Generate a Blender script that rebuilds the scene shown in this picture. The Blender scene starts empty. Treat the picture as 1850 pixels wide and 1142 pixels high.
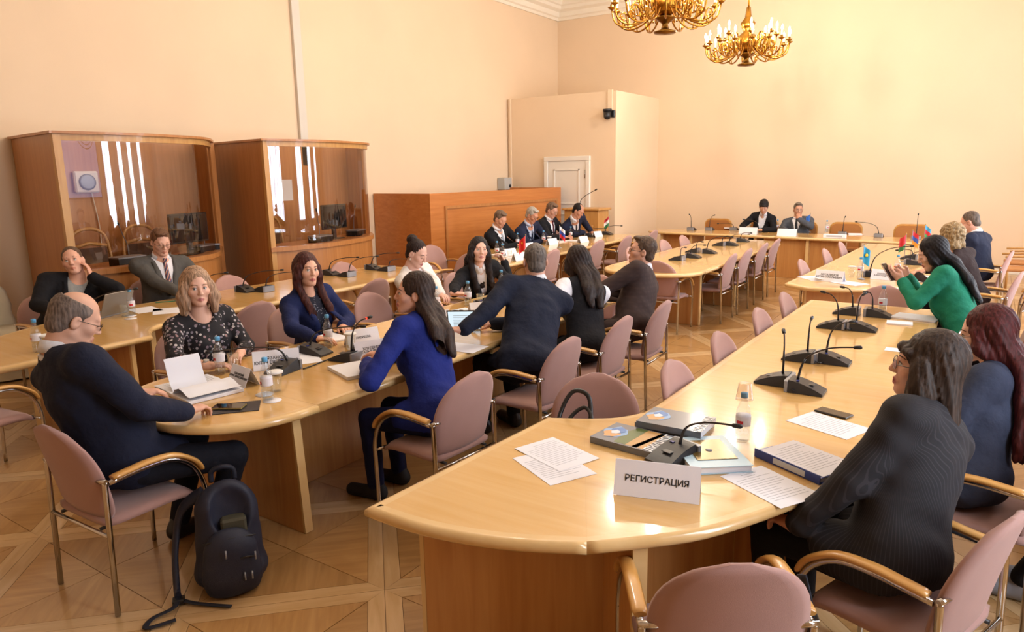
import bpy, bmesh, math, random
import numpy as np
from mathutils import Vector, Matrix, Euler

random.seed(7)
rng = np.random.default_rng(7)
SC = bpy.context.scene
COL = SC.collection
PI = math.pi
R_ = math.radians

# ------------------------------------------------------------------ camera, world, exposure
cam_d = bpy.data.cameras.new('camera'); cam = bpy.data.objects.new('camera', cam_d); COL.objects.link(cam)
cam_d.sensor_fit = 'HORIZONTAL'; cam_d.sensor_width = 36.0; cam_d.lens = 24.81
cam_d.clip_start = 0.05; cam_d.clip_end = 100
_yaw, _pitch, _roll = 0.593386, 0.200586, -0.0160206
_f = Vector((-math.sin(_yaw) * math.cos(_pitch), math.cos(_yaw) * math.cos(_pitch), -math.sin(_pitch)))
_r = Vector((math.cos(_yaw), math.sin(_yaw), 0)); _u = _r.cross(_f)
_c, _s = math.cos(_roll), math.sin(_roll)
_r2 = _c * _r + _s * _u; _u2 = -_s * _r + _c * _u
cam.matrix_world = Matrix(((_r2.x, _u2.x, -_f.x, 0), (_r2.y, _u2.y, -_f.y, 0), (_r2.z, _u2.z, -_f.z, 1.85), (0, 0, 0, 1)))
SC.camera = cam
world = bpy.data.worlds.new('world'); SC.world = world; world.use_nodes = True
world.node_tree.nodes['Background'].inputs[0].default_value = (0.75, 0.85, 1.0, 1)
world.node_tree.nodes['Background'].inputs[1].default_value = 1.0
SC.view_settings.view_transform = 'Standard'; SC.view_settings.look = 'None'
SC.view_settings.exposure = 0.12; SC.view_settings.gamma = 1.0
SC.view_settings.use_curve_mapping = False
SC.cycles.max_bounces = 6; SC.cycles.diffuse_bounces = 3; SC.cycles.glossy_bounces = 3; SC.cycles.transmission_bounces = 4
SC.cycles.transparent_max_bounces = 12; SC.cycles.caustics_reflective = False; SC.cycles.caustics_refractive = False
WINDOW_STRENGTH = 15.0
CHANDELIER_WATTS = 180.0

# ------------------------------------------------------------------ helpers
def lin(c):
    if isinstance(c, str):
        c = [int(c[i:i + 2], 16) / 255 for i in (1, 3, 5)]
    return tuple((x / 12.92 if x <= 0.04045 else ((x + 0.055) / 1.055) ** 2.4) for x in c[:3]) + (1.0,)

MATS = {}
def nt(name):
    m = bpy.data.materials.new(name); m.use_nodes = True
    t = m.node_tree; b = t.nodes['Principled BSDF']
    return m, t, b

def mat(name, col, rough=0.5, metal=0.0, bump=0.0, bscale=60, var=0.0, vscale=8, coat=0.0, spec=0.5, stretch=None, sheen=0.0, objvar=0.0, sub=0.0, bdist=0.005):
    if name in MATS: return MATS[name]
    m, t, b = nt(name); c = lin(col)
    b.inputs['Base Color'].default_value = c; b.inputs['Roughness'].default_value = rough
    b.inputs['Metallic'].default_value = metal
    b.inputs['Specular IOR Level'].default_value = spec
    if coat: b.inputs['Coat Weight'].default_value = coat; b.inputs['Coat Roughness'].default_value = 0.12
    if sheen: b.inputs['Sheen Weight'].default_value = sheen
    if sub:
        b.inputs['Subsurface Weight'].default_value = sub; b.inputs['Subsurface Radius'].default_value = (0.01, 0.004, 0.002)
    N, L = t.nodes.new, t.links.new
    tc = N('ShaderNodeTexCoord'); mp = N('ShaderNodeMapping'); L(tc.outputs['Object'], mp.inputs[0])
    if stretch: mp.inputs['Scale'].default_value = stretch
    src = None
    if var:
        n = N('ShaderNodeTexNoise'); n.inputs['Scale'].default_value = vscale; n.inputs['Detail'].default_value = 5
        L(mp.outputs[0], n.inputs['Vector'])
        r = N('ShaderNodeMix'); r.data_type = 'RGBA'
        r.inputs[6].default_value = tuple(x * (1 - var) for x in c[:3]) + (1,)
        r.inputs[7].default_value = tuple(min(1, x * (1 + var)) for x in c[:3]) + (1,)
        mr = N('ShaderNodeMapRange'); mr.inputs[1].default_value = 0.3; mr.inputs[2].default_value = 0.7
        L(n.outputs[0], mr.inputs[0]); L(mr.outputs[0], r.inputs[0]); src = r.outputs[2]
    if objvar:
        oi = N('ShaderNodeObjectInfo'); hs = N('ShaderNodeHueSaturation')
        mr2 = N('ShaderNodeMapRange'); mr2.inputs[3].default_value = 1 - objvar; mr2.inputs[4].default_value = 1 + objvar
        L(oi.outputs['Random'], mr2.inputs[0]); L(mr2.outputs[0], hs.inputs['Value'])
        if src: L(src, hs.inputs['Color'])
        else: hs.inputs['Color'].default_value = c
        src = hs.outputs[0]
    if src: L(src, b.inputs['Base Color'])
    if bump:
        n = N('ShaderNodeTexNoise'); n.inputs['Scale'].default_value = bscale; n.inputs['Detail'].default_value = 4
        L(mp.outputs[0], n.inputs['Vector'])
        bp = N('ShaderNodeBump'); bp.inputs['Strength'].default_value = bump; bp.inputs['Distance'].default_value = bdist
        L(n.outputs[0], bp.inputs['Height']); L(bp.outputs[0], b.inputs['Normal'])
    MATS[name] = m
    return m

def clear_mat(name, tint, gloss_col=(1, 1, 1, 1), rough=0.02, ior=1.4, f0=0.0):
    if name in MATS: return MATS[name]
    m = bpy.data.materials.new(name); m.use_nodes = True; t = m.node_tree; t.nodes.clear()
    N, L = t.nodes.new, t.links.new
    o = N('ShaderNodeOutputMaterial'); mx = N('ShaderNodeMixShader'); tr = N('ShaderNodeBsdfTransparent'); gl = N('ShaderNodeBsdfGlossy')
    tr.inputs[0].default_value = tint; gl.inputs['Roughness'].default_value = rough; gl.inputs[0].default_value = gloss_col
    fr = N('ShaderNodeLayerWeight'); fr.inputs[0].default_value = 0.5; pw = N('ShaderNodeMath'); pw.operation = 'POWER'; pw.inputs[1].default_value = 4.0; L(fr.outputs['Facing'], pw.inputs[0])
    ad = N('ShaderNodeMath'); ad.operation = 'MULTIPLY_ADD'; ad.inputs[1].default_value = 0.7; ad.inputs[2].default_value = f0 + 0.03; ad.use_clamp = True
    L(pw.outputs[0], ad.inputs[0]); L(ad.outputs[0], mx.inputs[0]); L(tr.outputs[0], mx.inputs[1]); L(gl.outputs[0], mx.inputs[2]); L(mx.outputs[0], o.inputs[0])
    MATS[name] = m
    return m

def emit_mat(name, col, strength):
    if name in MATS: return MATS[name]
    m = bpy.data.materials.new(name); m.use_nodes = True; t = m.node_tree; t.nodes.clear()
    o = t.nodes.new('ShaderNodeOutputMaterial'); e = t.nodes.new('ShaderNodeEmission')
    e.inputs[0].default_value = col; e.inputs[1].default_value = strength; t.links.new(e.outputs[0], o.inputs[0])
    m.cycles.emission_sampling = 'NONE'
    MATS[name] = m
    return m

def new_mesh(name, verts, faces, m=None, smooth=False, mats=None, midx=None):
    me = bpy.data.meshes.new(name); me.from_pydata([tuple(v) for v in verts], [], faces)
    for k in (mats or ([m] if m else [])): me.materials.append(k)
    if midx is not None: me.polygons.foreach_set('material_index', midx)
    if smooth: me.polygons.foreach_set('use_smooth', [True] * len(me.polygons))
    me.update()
    return me

def obj(name, me, parent=None, loc=None, rotz=None):
    o = bpy.data.objects.new(name, me); COL.objects.link(o)
    if parent: o.parent = parent
    if loc: o.location = loc
    if rotz is not None: o.rotation_euler = (0, 0, rotz)
    return o

def tag(o, label=None, cat=None, group=None, kind=None):
    if label: o['label'] = label
    if cat: o['category'] = cat
    if group: o['group'] = group
    if kind: o['kind'] = kind
    return o

def thing(name, label, cat, loc=(0, 0, 0), rotz=0, group=None):
    o = bpy.data.objects.new(name, None); COL.objects.link(o); o.empty_display_size = 0.1
    o.location = loc; o.rotation_euler = (0, 0, rotz)
    return tag(o, label, cat, group)

def dup(root, loc, rotz, label=None):
    r = root.copy(); COL.objects.link(r); r.location = loc; r.rotation_euler = (0, 0, rotz)
    if label: r['label'] = label
    for ch in list(root.children):
        c = ch.copy(); COL.objects.link(c); c.parent = r
        for g in list(ch.children):
            d = g.copy(); COL.objects.link(d); d.parent = c
    return r

class MB:
    """collects simple solids into one mesh"""
    def __init__(s): s.v = []; s.f = []; s.sm = []
    def add(s, vs, fs, smooth=False):
        n = len(s.v); s.v += [tuple(v) for v in vs]; s.f += [tuple(i + n for i in f) for f in fs]; s.sm += [smooth] * len(fs); return s
    def box(s, lo, hi, bev=0.0, M=None):
        x0, y0, z0 = lo; x1, y1, z1 = hi
        if bev <= 0:
            vs = [(x, y, z) for x in (x0, x1) for y in (y0, y1) for z in (z0, z1)]
            fs = [(0, 1, 3, 2), (4, 6, 7, 5), (0, 4, 5, 1), (2, 3, 7, 6), (0, 2, 6, 4), (1, 5, 7, 3)]
        else:
            b = bev; vs = []; 
            for x, sx in ((x0, 1), (x1, -1)):
                for y, sy in ((y0, 1), (y1, -1)):
                    for z, sz in ((z0, 1), (z1, -1)):
                        vs += [(x, y + sy * b, z + sz * b), (x + sx * b, y, z + sz * b), (x + sx * b, y + sy * b, z)]
            bm = bmesh.new(); bv = [bm.verts.new(v) for v in vs]; bmesh.ops.convex_hull(bm, input=bv)
            bmesh.ops.dissolve_limit(bm, angle_limit=0.01, verts=bm.verts[:], edges=bm.edges[:])
            bm.verts.ensure_lookup_table(); bm.verts.index_update()
            vs = [v.co[:] for v in bm.verts]; fs = [tuple(v.index for v in f.verts) for f in bm.faces]; bm.free()
        if M is not None: vs = [M @ Vector(v) for v in vs]
        return s.add(vs, fs)
    def tube(s, path, r, n=10, caps=True, flat=None):
        """round tube along a path; r number or list; flat=(up vector, factor) squashes the section along up"""
        P = [Vector(p) for p in path]; rr = r if isinstance(r, (list, tuple)) else [r] * len(P)
        vs = []; ref = None
        for i, p in enumerate(P):
            d = (P[min(i + 1, len(P) - 1)] - P[max(i - 1, 0)]).normalized()
            if flat is not None: ref = Vector(flat[0])
            if ref is None: ref = Vector((0, 0, 1)) if abs(d.z) < 0.9 else Vector((1, 0, 0))
            a = d.cross(ref); a = a.normalized() if a.length > 1e-6 else Vector((1, 0, 0)); b = a.cross(d).normalized(); ref = b
            k = flat[1] if flat else 1.0
            for j in range(n):
                t = 2 * PI * j / n
                vs.append(p + a * (math.cos(t) * rr[i]) + b * (math.sin(t) * rr[i] * k))
        fs = []
        for i in range(len(P) - 1):
            for j in range(n):
                k = (j + 1) % n
                fs.append((i * n + j, i * n + k, (i + 1) * n + k, (i + 1) * n + j))
        s.add(vs, fs, True)
        if caps:
            base = len(s.v) - len(vs)
            s.f += [tuple(base + j for j in range(n))[::-1], tuple(base + (len(P) - 1) * n + j for j in range(n))]; s.sm += [False, False]
        return s
    def lathe(s, prof, n=20, c=(0, 0, 0), M=None, smooth=True):
        vs = []
        for (r, z) in prof:
            for j in range(n):
                t = 2 * PI * j / n; vs.append((c[0] + r * math.cos(t), c[1] + r * math.sin(t), c[2] + z))
        fs = []
        for i in range(len(prof) - 1):
            for j in range(n):
                k = (j + 1) % n; fs.append((i * n + j, i * n + k, (i + 1) * n + k, (i + 1) * n + j))
        if prof[0][0] > 1e-4: fs.append(tuple(range(n))[::-1])
        if prof[-1][0] > 1e-4: fs.append(tuple((len(prof) - 1) * n + j for j in range(n)))
        if M is not None: vs = [M @ Vector(v) for v in vs]
        return s.add(vs, fs, smooth)
    def prism(s, poly, z0, z1, M=None):
        n = len(poly); vs = [(x, y, z0) for x, y in poly] + [(x, y, z1) for x, y in poly]
        fs = [tuple(range(n))[::-1], tuple(range(n, 2 * n))] + [(i, (i + 1) % n, n + (i + 1) % n, n + i) for i in range(n)]
        if M is not None: vs = [M @ Vector(v) for v in vs]
        return s.add(vs, fs)
    def sphere(s, c, r, n=10, m=6):
        r = r if isinstance(r, (tuple, list)) else (r, r, r)
        prof = []; vs = []
        for i in range(m + 1):
            a = -PI / 2 + PI * i / m
            for j in range(n):
                t = 2 * PI * j / n
                vs.append((c[0] + r[0] * math.cos(a) * math.cos(t), c[1] + r[1] * math.cos(a) * math.sin(t), c[2] + r[2] * math.sin(a)))
        fs = [(i * n + j, i * n + (j + 1) % n, (i + 1) * n + (j + 1) % n, (i + 1) * n + j) for i in range(m) for j in range(n)]
        return s.add(vs, fs, True)
    def mesh(s, name, m):
        me = bpy.data.meshes.new(name); me.from_pydata(s.v, [], s.f)
        for k in (m if isinstance(m, (list, tuple)) else [m]): me.materials.append(k)
        me.polygons.foreach_set('use_smooth', s.sm); me.update(); me.validate()
        return me
    def build(s, name, m, parent=None, loc=None, rotz=None): return obj(name, s.mesh(name, m), parent, loc, rotz)

def curve_pts(ctrl, n=8):
    """Catmull-Rom through the control points"""
    P = [Vector(p) for p in ctrl]; out = []
    for i in range(len(P) - 1):
        p0 = P[max(i - 1, 0)]; p1 = P[i]; p2 = P[i + 1]; p3 = P[min(i + 2, len(P) - 1)]
        for k in range(n):
            t = k / n
            out.append(0.5 * ((2 * p1) + (p2 - p0) * t + (2 * p0 - 5 * p1 + 4 * p2 - p3) * t * t + (3 * p1 - p0 - 3 * p2 + p3) * t ** 3))
    out.append(P[-1])
    return out

_text_cache = {}
def text_mesh(txt, size, m, depth=0.0004, shear=0.0, bold=0.0):
    key = (txt, size, m.name, bold)
    if key in _text_cache: return _text_cache[key]
    cu = bpy.data.curves.new('writing', 'FONT'); cu.body = txt; cu.size = size; cu.align_x = 'CENTER'; cu.align_y = 'CENTER'
    cu.extrude = depth; cu.resolution_u = 2; cu.offset = bold; cu.space_line = 0.95
    o = bpy.data.objects.new('writing', cu); COL.objects.link(o)
    dg = bpy.context.evaluated_depsgraph_get(); dg.update()
    me = bpy.data.meshes.new_from_object(o.evaluated_get(dg)); me.materials.clear(); me.materials.append(m)
    bpy.data.objects.remove(o); bpy.data.curves.remove(cu)
    _text_cache[key] = me
    return me

# ------------------------------------------------------------------ shared materials
def wood_mat(name, c1, c2, rough=0.3, coat=0.3, scale=(3, 40, 40), objvar=0.0, bump=0.02):
    if name in MATS: return MATS[name]
    m, t, b = nt(name); N, L = t.nodes.new, t.links.new
    tc = N('ShaderNodeTexCoord'); mp = N('ShaderNodeMapping'); L(tc.outputs['Object'], mp.inputs[0]); mp.inputs['Scale'].default_value = scale
    oi = N('ShaderNodeObjectInfo'); ad = N('ShaderNodeVectorMath'); ad.operation = 'ADD'
    sc = N('ShaderNodeMath'); sc.operation = 'MULTIPLY'; sc.inputs[1].default_value = 17.0 if objvar else 0.0
    L(oi.outputs['Random'], sc.inputs[0]); L(mp.outputs[0], ad.inputs[0]); L(sc.outputs[0], ad.inputs[1])
    n = N('ShaderNodeTexNoise'); n.inputs['Scale'].default_value = 1.0; n.inputs['Detail'].default_value = 6; n.inputs['Distortion'].default_value = 0.6
    L(ad.outputs[0], n.inputs['Vector'])
    rp = N('ShaderNodeValToRGB'); rp.color_ramp.elements[0].position = 0.28; rp.color_ramp.elements[1].position = 0.72
    rp.color_ramp.elements[0].color = lin(c1); rp.color_ramp.elements[1].color = lin(c2)
    L(n.outputs[0], rp.inputs[0]); out = rp.outputs[0]
    if objvar:
        hs = N('ShaderNodeHueSaturation'); mr = N('ShaderNodeMapRange'); mr.inputs[3].default_value = 1 - objvar; mr.inputs[4].default_value = 1 + objvar
        L(oi.outputs['Random'], mr.inputs[0]); L(mr.outputs[0], hs.inputs['Value']); L(out, hs.inputs['Color']); out = hs.outputs[0]
    L(out, b.inputs['Base Color']); b.inputs['Roughness'].default_value = rough
    b.inputs['Coat Weight'].default_value = coat; b.inputs['Coat Roughness'].default_value = 0.08
    bp = N('ShaderNodeBump'); bp.inputs['Strength'].default_value = bump; bp.inputs['Distance'].default_value = 0.003
    L(n.outputs[0], bp.inputs['Height']); L(bp.outputs[0], b.inputs['Normal'])
    MATS[name] = m
    return m

M_WALL = mat('wall_paint', '#ecd0b0', 0.85, var=0.03, vscale=0.7, bump=0.03, bscale=140)
M_CEIL = mat('ceiling_paint', '#f6ead8', 0.9)
M_WHITE = mat('white_paint', '#efe6da', 0.45)
M_TABLE = wood_mat('table_veneer', '#d8a860', '#deb272', 0.22, 0.55, (2, 26, 26))
M_EDGE = wood_mat('table_edge_wood', '#dab072', '#e6c188', 0.25, 0.5, (5, 5, 5))
M_LEGW = wood_mat('table_leg_veneer', '#bd8046', '#cf9658', 0.35, 0.25, (26, 26, 1.6))
M_BOOTH = wood_mat('booth_veneer', '#ad6f38', '#bf8148', 0.4, 0.2, (22, 22, 1.2))
M_PART = wood_mat('partition_veneer', '#bb6f33', '#cb8143', 0.38, 0.25, (9, 1.2, 22))
M_ARM = wood_mat('armrest_wood', '#c98f48', '#dba65e', 0.3, 0.4, (8, 3, 8))
M_PALE = wood_mat('pale_wood', '#b98345', '#cb9a5a', 0.4, 0.2, (18, 18, 2))
M_FAB = mat('mauve_fabric', '#b0877e', 0.9, bump=0.25, bscale=700, var=0.05, vscale=6, sheen=0.25, objvar=0.05)
M_TAN = mat('tan_leatherette', '#b5773f', 0.55, bump=0.05, bscale=300, var=0.05)
M_CHROME = mat('chrome', '#c9c6c2', 0.12, 1.0)
M_BLACKP = mat('black_plastic', '#17171a', 0.35)
M_DARKG = mat('charcoal_plastic', '#2b2a2c', 0.4, bump=0.02, bscale=400)
M_SILV = mat('silver_plastic', '#8e9098', 0.35, 0.3)
M_PAPER = mat('paper', '#eceaf0', 0.8)
M_CARD = mat('white_card', '#eeebf2', 0.7)
M_INK = mat('black_ink', '#1c1b20', 0.8)
M_GREYINK = mat('grey_print', '#b4b3ba', 0.8)
M_PET = clear_mat('clear_plastic', (0.93, 0.95, 0.97, 1), ior=1.45, rough=0.05, f0=0.03)
M_GLASS = clear_mat('clear_glass', (0.95, 0.97, 0.97, 1), ior=1.5, rough=0.01, f0=0.02)
M_WATER = clear_mat('bottle_water', (0.90, 0.93, 0.95, 1), ior=1.33, rough=0.02)
M_CAPB = mat('light_blue_cap', '#5fa9dc', 0.4)
M_LABEL = mat('bottle_label', '#e6e0e6', 0.5)
M_RED = mat('red_print', '#c9202c', 0.5)
# ------------------------------------------------------------------ the room: walls, ceiling, floor
XL, XR, YN, YB, ZC = -8.57, 2.05, -3.4, 14.75, 5.55
def struct(name, mb, m, parent=None):
    o = mb.build(name, m, parent)
    if parent is None: o['kind'] = 'structure'
    return o
wall_left = struct('wall_left', MB().box((XL - 0.2, YN, 0), (XL, YB, ZC)), M_WALL)
wall_back = struct('wall_back', MB().box((XL - 0.2, YB, 0), (XR + 0.2, YB + 0.2, ZC)), M_WALL)
wall_front = struct('wall_front', MB().box((XL - 0.2, YN - 0.2, 0), (XR + 0.2, YN, ZC)), M_WALL)
struct('ceiling', MB().box((XL - 0.2, YN - 0.2, ZC), (XR + 0.2, YB + 0.2, ZC + 0.1)), M_CEIL)
# the built-out corner behind the lectern
wall_corner = struct('wall_corner', MB().box((XL, 12.66, 0), (-6.08, YB, 3.34)), M_WALL)
# window wall: piers between four tall windows and a near one added for light
WINS = [(2.3, 0.80), (6.5, 0.72), (8.4, 0.72), (10.3, 0.72), (12.2, 0.72)]
mb = MB(); y = YN
for (wy, ww) in WINS:
    mb.box((XR, y, 0), (XR + 0.3, wy - ww / 2, ZC)); mb.box((XR, wy - ww / 2, 0), (XR + 0.3, wy + ww / 2, 0.75)); mb.box((XR, wy - ww / 2, 4.3), (XR + 0.3, wy + ww / 2, ZC)); y = wy + ww / 2
mb.box((XR, y, 0), (XR + 0.3, YB, ZC))
struct('wall_right', mb, M_WALL)
def sheer_mat():
    m = bpy.data.materials.new('daylit_sheer'); m.use_nodes = True; t = m.node_tree; t.nodes.clear(); N, L = t.nodes.new, t.links.new
    o = N('ShaderNodeOutputMaterial'); e = N('ShaderNodeEmission'); tc = N('ShaderNodeTexCoord'); mp = N('ShaderNodeMapping'); n = N('ShaderNodeTexNoise')
    mp.inputs['Scale'].default_value = (1, 26, 0.8); n.inputs['Scale'].default_value = 1.0; n.inputs['Detail'].default_value = 5
    L(tc.outputs['Object'], mp.inputs[0]); L(mp.outputs[0], n.inputs['Vector'])
    mr = N('ShaderNodeMapRange'); mr.inputs[1].default_value = 0.35; mr.inputs[2].default_value = 0.65; mr.inputs[3].default_value = 0.35 * WINDOW_STRENGTH; mr.inputs[4].default_value = 1.6 * WINDOW_STRENGTH
    L(n.outputs[0], mr.inputs[0]); L(mr.outputs[0], e.inputs[1]); e.inputs[0].default_value = (0.80, 0.89, 1.0, 1); L(e.outputs[0], o.inputs[0])
    return m
M_SHEER = sheer_mat()
for i, (wy, ww) in enumerate(WINS):
    y0, y1 = wy - ww / 2, wy + ww / 2
    w = struct('window_%d' % (i + 1), MB().box((XR + 0.2, y0, 0.75), (XR + 0.26, y0 + 0.07, 4.3)).box((XR + 0.2, y1 - 0.07, 0.75), (XR + 0.26, y1, 4.3)).box((XR + 0.2, y0, 0.75), (XR + 0.26, y1, 0.83)).box((XR + 0.2, y0, 4.22), (XR + 0.26, y1, 4.3)).box((XR + 0.2, y0, 3.1), (XR + 0.26, y1, 3.16)).box((XR + 0.2, wy - 0.03, 0.75), (XR + 0.26, wy + 0.03, 4.3)), M_WHITE)
    for (a, b) in ((y0 + 0.07, wy - 0.03), (wy + 0.03, y1 - 0.07)):
        for (c, d) in ((0.83, 3.1), (3.16, 4.22)):
            MB().box((XR + 0.225, a, c), (XR + 0.231, b, d)).build('pane', M_GLASS, w)
    # the sheer curtain glowing with daylight
    vs = []; fs = []; n = 40
    for k in range(n + 1):
        yy = y0 + ww * k / n; xx = XR + 0.12 + 0.02 * math.sin(k * 1.7)
        vs += [(xx, yy, 0.72), (xx, yy, 4.32)]
    for k in range(n): fs.append((2 * k, 2 * k + 1, 2 * k + 3, 2 * k + 2))
    c = obj('sheer_curtain', new_mesh('sheer_curtain', vs, fs, M_SHEER, True), w)
    MB().box((XR - 0.12, y0 - 0.05, 0.71), (XR + 0.2, y1 + 0.05, 0.75), 0.005).build('window_sill', M_WHITE, w)
# lit projection screen on the window wall (seen mirrored in the booth glass)
ps = thing('projection_screen', 'lit lavender projection screen mirrored in the booth glass', 'screen', (XR - 0.03, 4.95, 1.45))
MB().box((-0.005, -0.75, 0.0), (0.012, 0.75, 1.75), 0.003).build('frame', M_BLACKP, ps)
MB().box((-0.012, -0.72, 0.03), (-0.006, 0.72, 1.72)).build('screen', emit_mat('projected_light', (0.62, 0.60, 0.95, 1), 1.6), ps)
for k in range(3): MB().tube([(-0.014, 0.2 + (0.2 + 0.1 * k) * math.cos(a), 1.3 + (0.12 + 0.08 * k) * math.sin(a)) for a in [2 * PI * i / 24 for i in range(25)]], 0.012, 5).build('logo_ring', mat('screen_navy', '#2b2a6a', 0.6), ps)
# cornice: stepped profile along the walls
def cornice(name, a, b, inward):
    prof = [(0, 0), (0.03, 0), (0.05, 0.05), (0.09, 0.07), (0.11, 0.16), (0.2, 0.2), (0.22, 0.26), (0.26, 0.28), (0.3, 0.36), (0, 0.36)]
    vs = []
    for p in (a, b):
        for (o, z) in prof: vs.append((p[0] + inward[0] * o, p[1] + inward[1] * o, 5.14 + z + 0.05))
    n = len(prof); fs = [(i, (i + 1) % n, n + (i + 1) % n, n + i) for i in range(n)]
    o = obj(name, new_mesh(name, vs, fs, M_CEIL)); o['kind'] = 'structure'
cornice('trim_1', (XL, YN, 0), (XL, YB, 0), (1, 0)); cornice('trim_2', (XL, YB, 0), (XR, YB, 0), (0, -1))
cornice('trim_3', (XR, YN, 0), (XR, YB, 0), (-1, 0)); cornice('trim_4', (XL, YN, 0), (XR, YN, 0), (0, 1))
struct('baseboard_back', MB().box((-6.08, YB - 0.02, 0), (XR, YB, 0.11), 0.004), M_WHITE)
struct('baseboard_left', MB().box((XL, YN, 0), (XL + 0.02, 12.66, 0.11), 0.004), M_WHITE)
struct('baseboard_corner', MB().box((-8.5, 12.64, 0), (-7.72, 12.66, 0.11), 0.004).box((-6.55, 12.64, 0), (-6.06, 12.66, 0.11), 0.004).box((-6.08, 12.64, 0), (-6.06, YB, 0.11), 0.004), M_WHITE)
# white door in the built-out corner
def door():
    d = MB().box((-7.66, 12.60, 0), (-7.57, 12.66, 2.06), 0.008).box((-6.70, 12.60, 0), (-6.61, 12.66, 2.06), 0.008).box((-7.66, 12.60, 2.06), (-6.61, 12.66, 2.15), 0.008).build('door_1', M_WHITE); d['kind'] = 'structure'
    leaf = MB().box((-7.565, 12.62, 0.01), (-6.705, 12.66, 2.055)).build('door_leaf', M_WHITE, d)
    for (z0, z1) in ((0.25, 1.02), (1.2, 1.9)):
        fr = MB(); x0, x1 = -7.43, -6.84
        for (a, b, c, e) in ((x0, x1, z1 - 0.03, z1), (x0, x1, z0, z0 + 0.03), (x0, x0 + 0.03, z0, z1), (x1 - 0.03, x1, z0, z1)):
            fr.box((a, 12.606, c), (b, 12.62, e), 0.003)
        fr.build('door_panel', M_WHITE, leaf)
    MB().tube([(-6.72, 12.612, 1.72), (-6.72, 12.612, 1.88)], 0.008, 8).build('hinge', M_CHROME, leaf)
    MB().tube([(-6.72, 12.612, 0.3), (-6.72, 12.612, 0.46)], 0.008, 8).build('hinge', M_CHROME, leaf)
door()
# white cable conduits on the walls
o = MB().box((XL, 7.16, 2.0), (XL + 0.05, 7.30, 4.4), 0.004).build('cable_duct', mat('grey_white_plastic', '#d9cfc2', 0.5)); tag(o, 'tall pale plastic cable duct on wall above the farther booth', 'cable duct')
o = MB().box((-8.52, 12.62, 1.55), (-8.47, 12.66, 3.34), 0.004).build('cable_duct', M_WALL); tag(o, 'thin peach cable duct running up from the grey wall speaker', 'cable duct')
o = MB().box((-6.25, 12.625, 2.98), (-6.15, 12.66, 3.36), 0.004).build('cable_duct', M_WALL); tag(o, 'short peach cable duct above the black security camera', 'cable duct')
cw = thing('ceiling_camera', 'black dome camera fixed near the top of the projecting wall corner', 'camera', (-6.2, 12.66, 2.8))
MB().lathe([(0.085, 0.16), (0.09, 0.19), (0.085, 0.2)], 18, (0, -0.13, 0)).build('camera_base', M_DARKG, cw)
MB().lathe([(0.0, 0.0), (0.05, 0.015), (0.07, 0.06), (0.075, 0.16)], 18, (0, -0.13, 0)).build('camera_head', M_BLACKP, cw)
MB().lathe([(0.0, 0.0), (0.028, 0.0), (0.03, 0.02)], 14, M=Matrix.Translation((0.02, -0.205, 0.07)) @ Matrix.Rotation(R_(-90), 4, 'X')).build('lens', mat('lens_glass', '#30343c', 0.05), cw)
MB().box((0.03, -0.06, 0.05), (0.11, 0.0, 0.18), 0.01).build('bracket', M_BLACKP, cw)
sp = thing('wall_speaker', 'small grey box speaker above the wooden partition', 'speaker', (XL, 12.36, 1.5))
MB().box((0.005, -0.13, 0.0), (0.2, 0.13, 0.25), 0.012).build('cabinet', mat('light_grey_plastic', '#b9b7b2', 0.5), sp)
MB().sphere((0.205, 0.05, 0.08), (0.02, 0.035, 0.035)).build('knob', M_BLACKP, sp)

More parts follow.
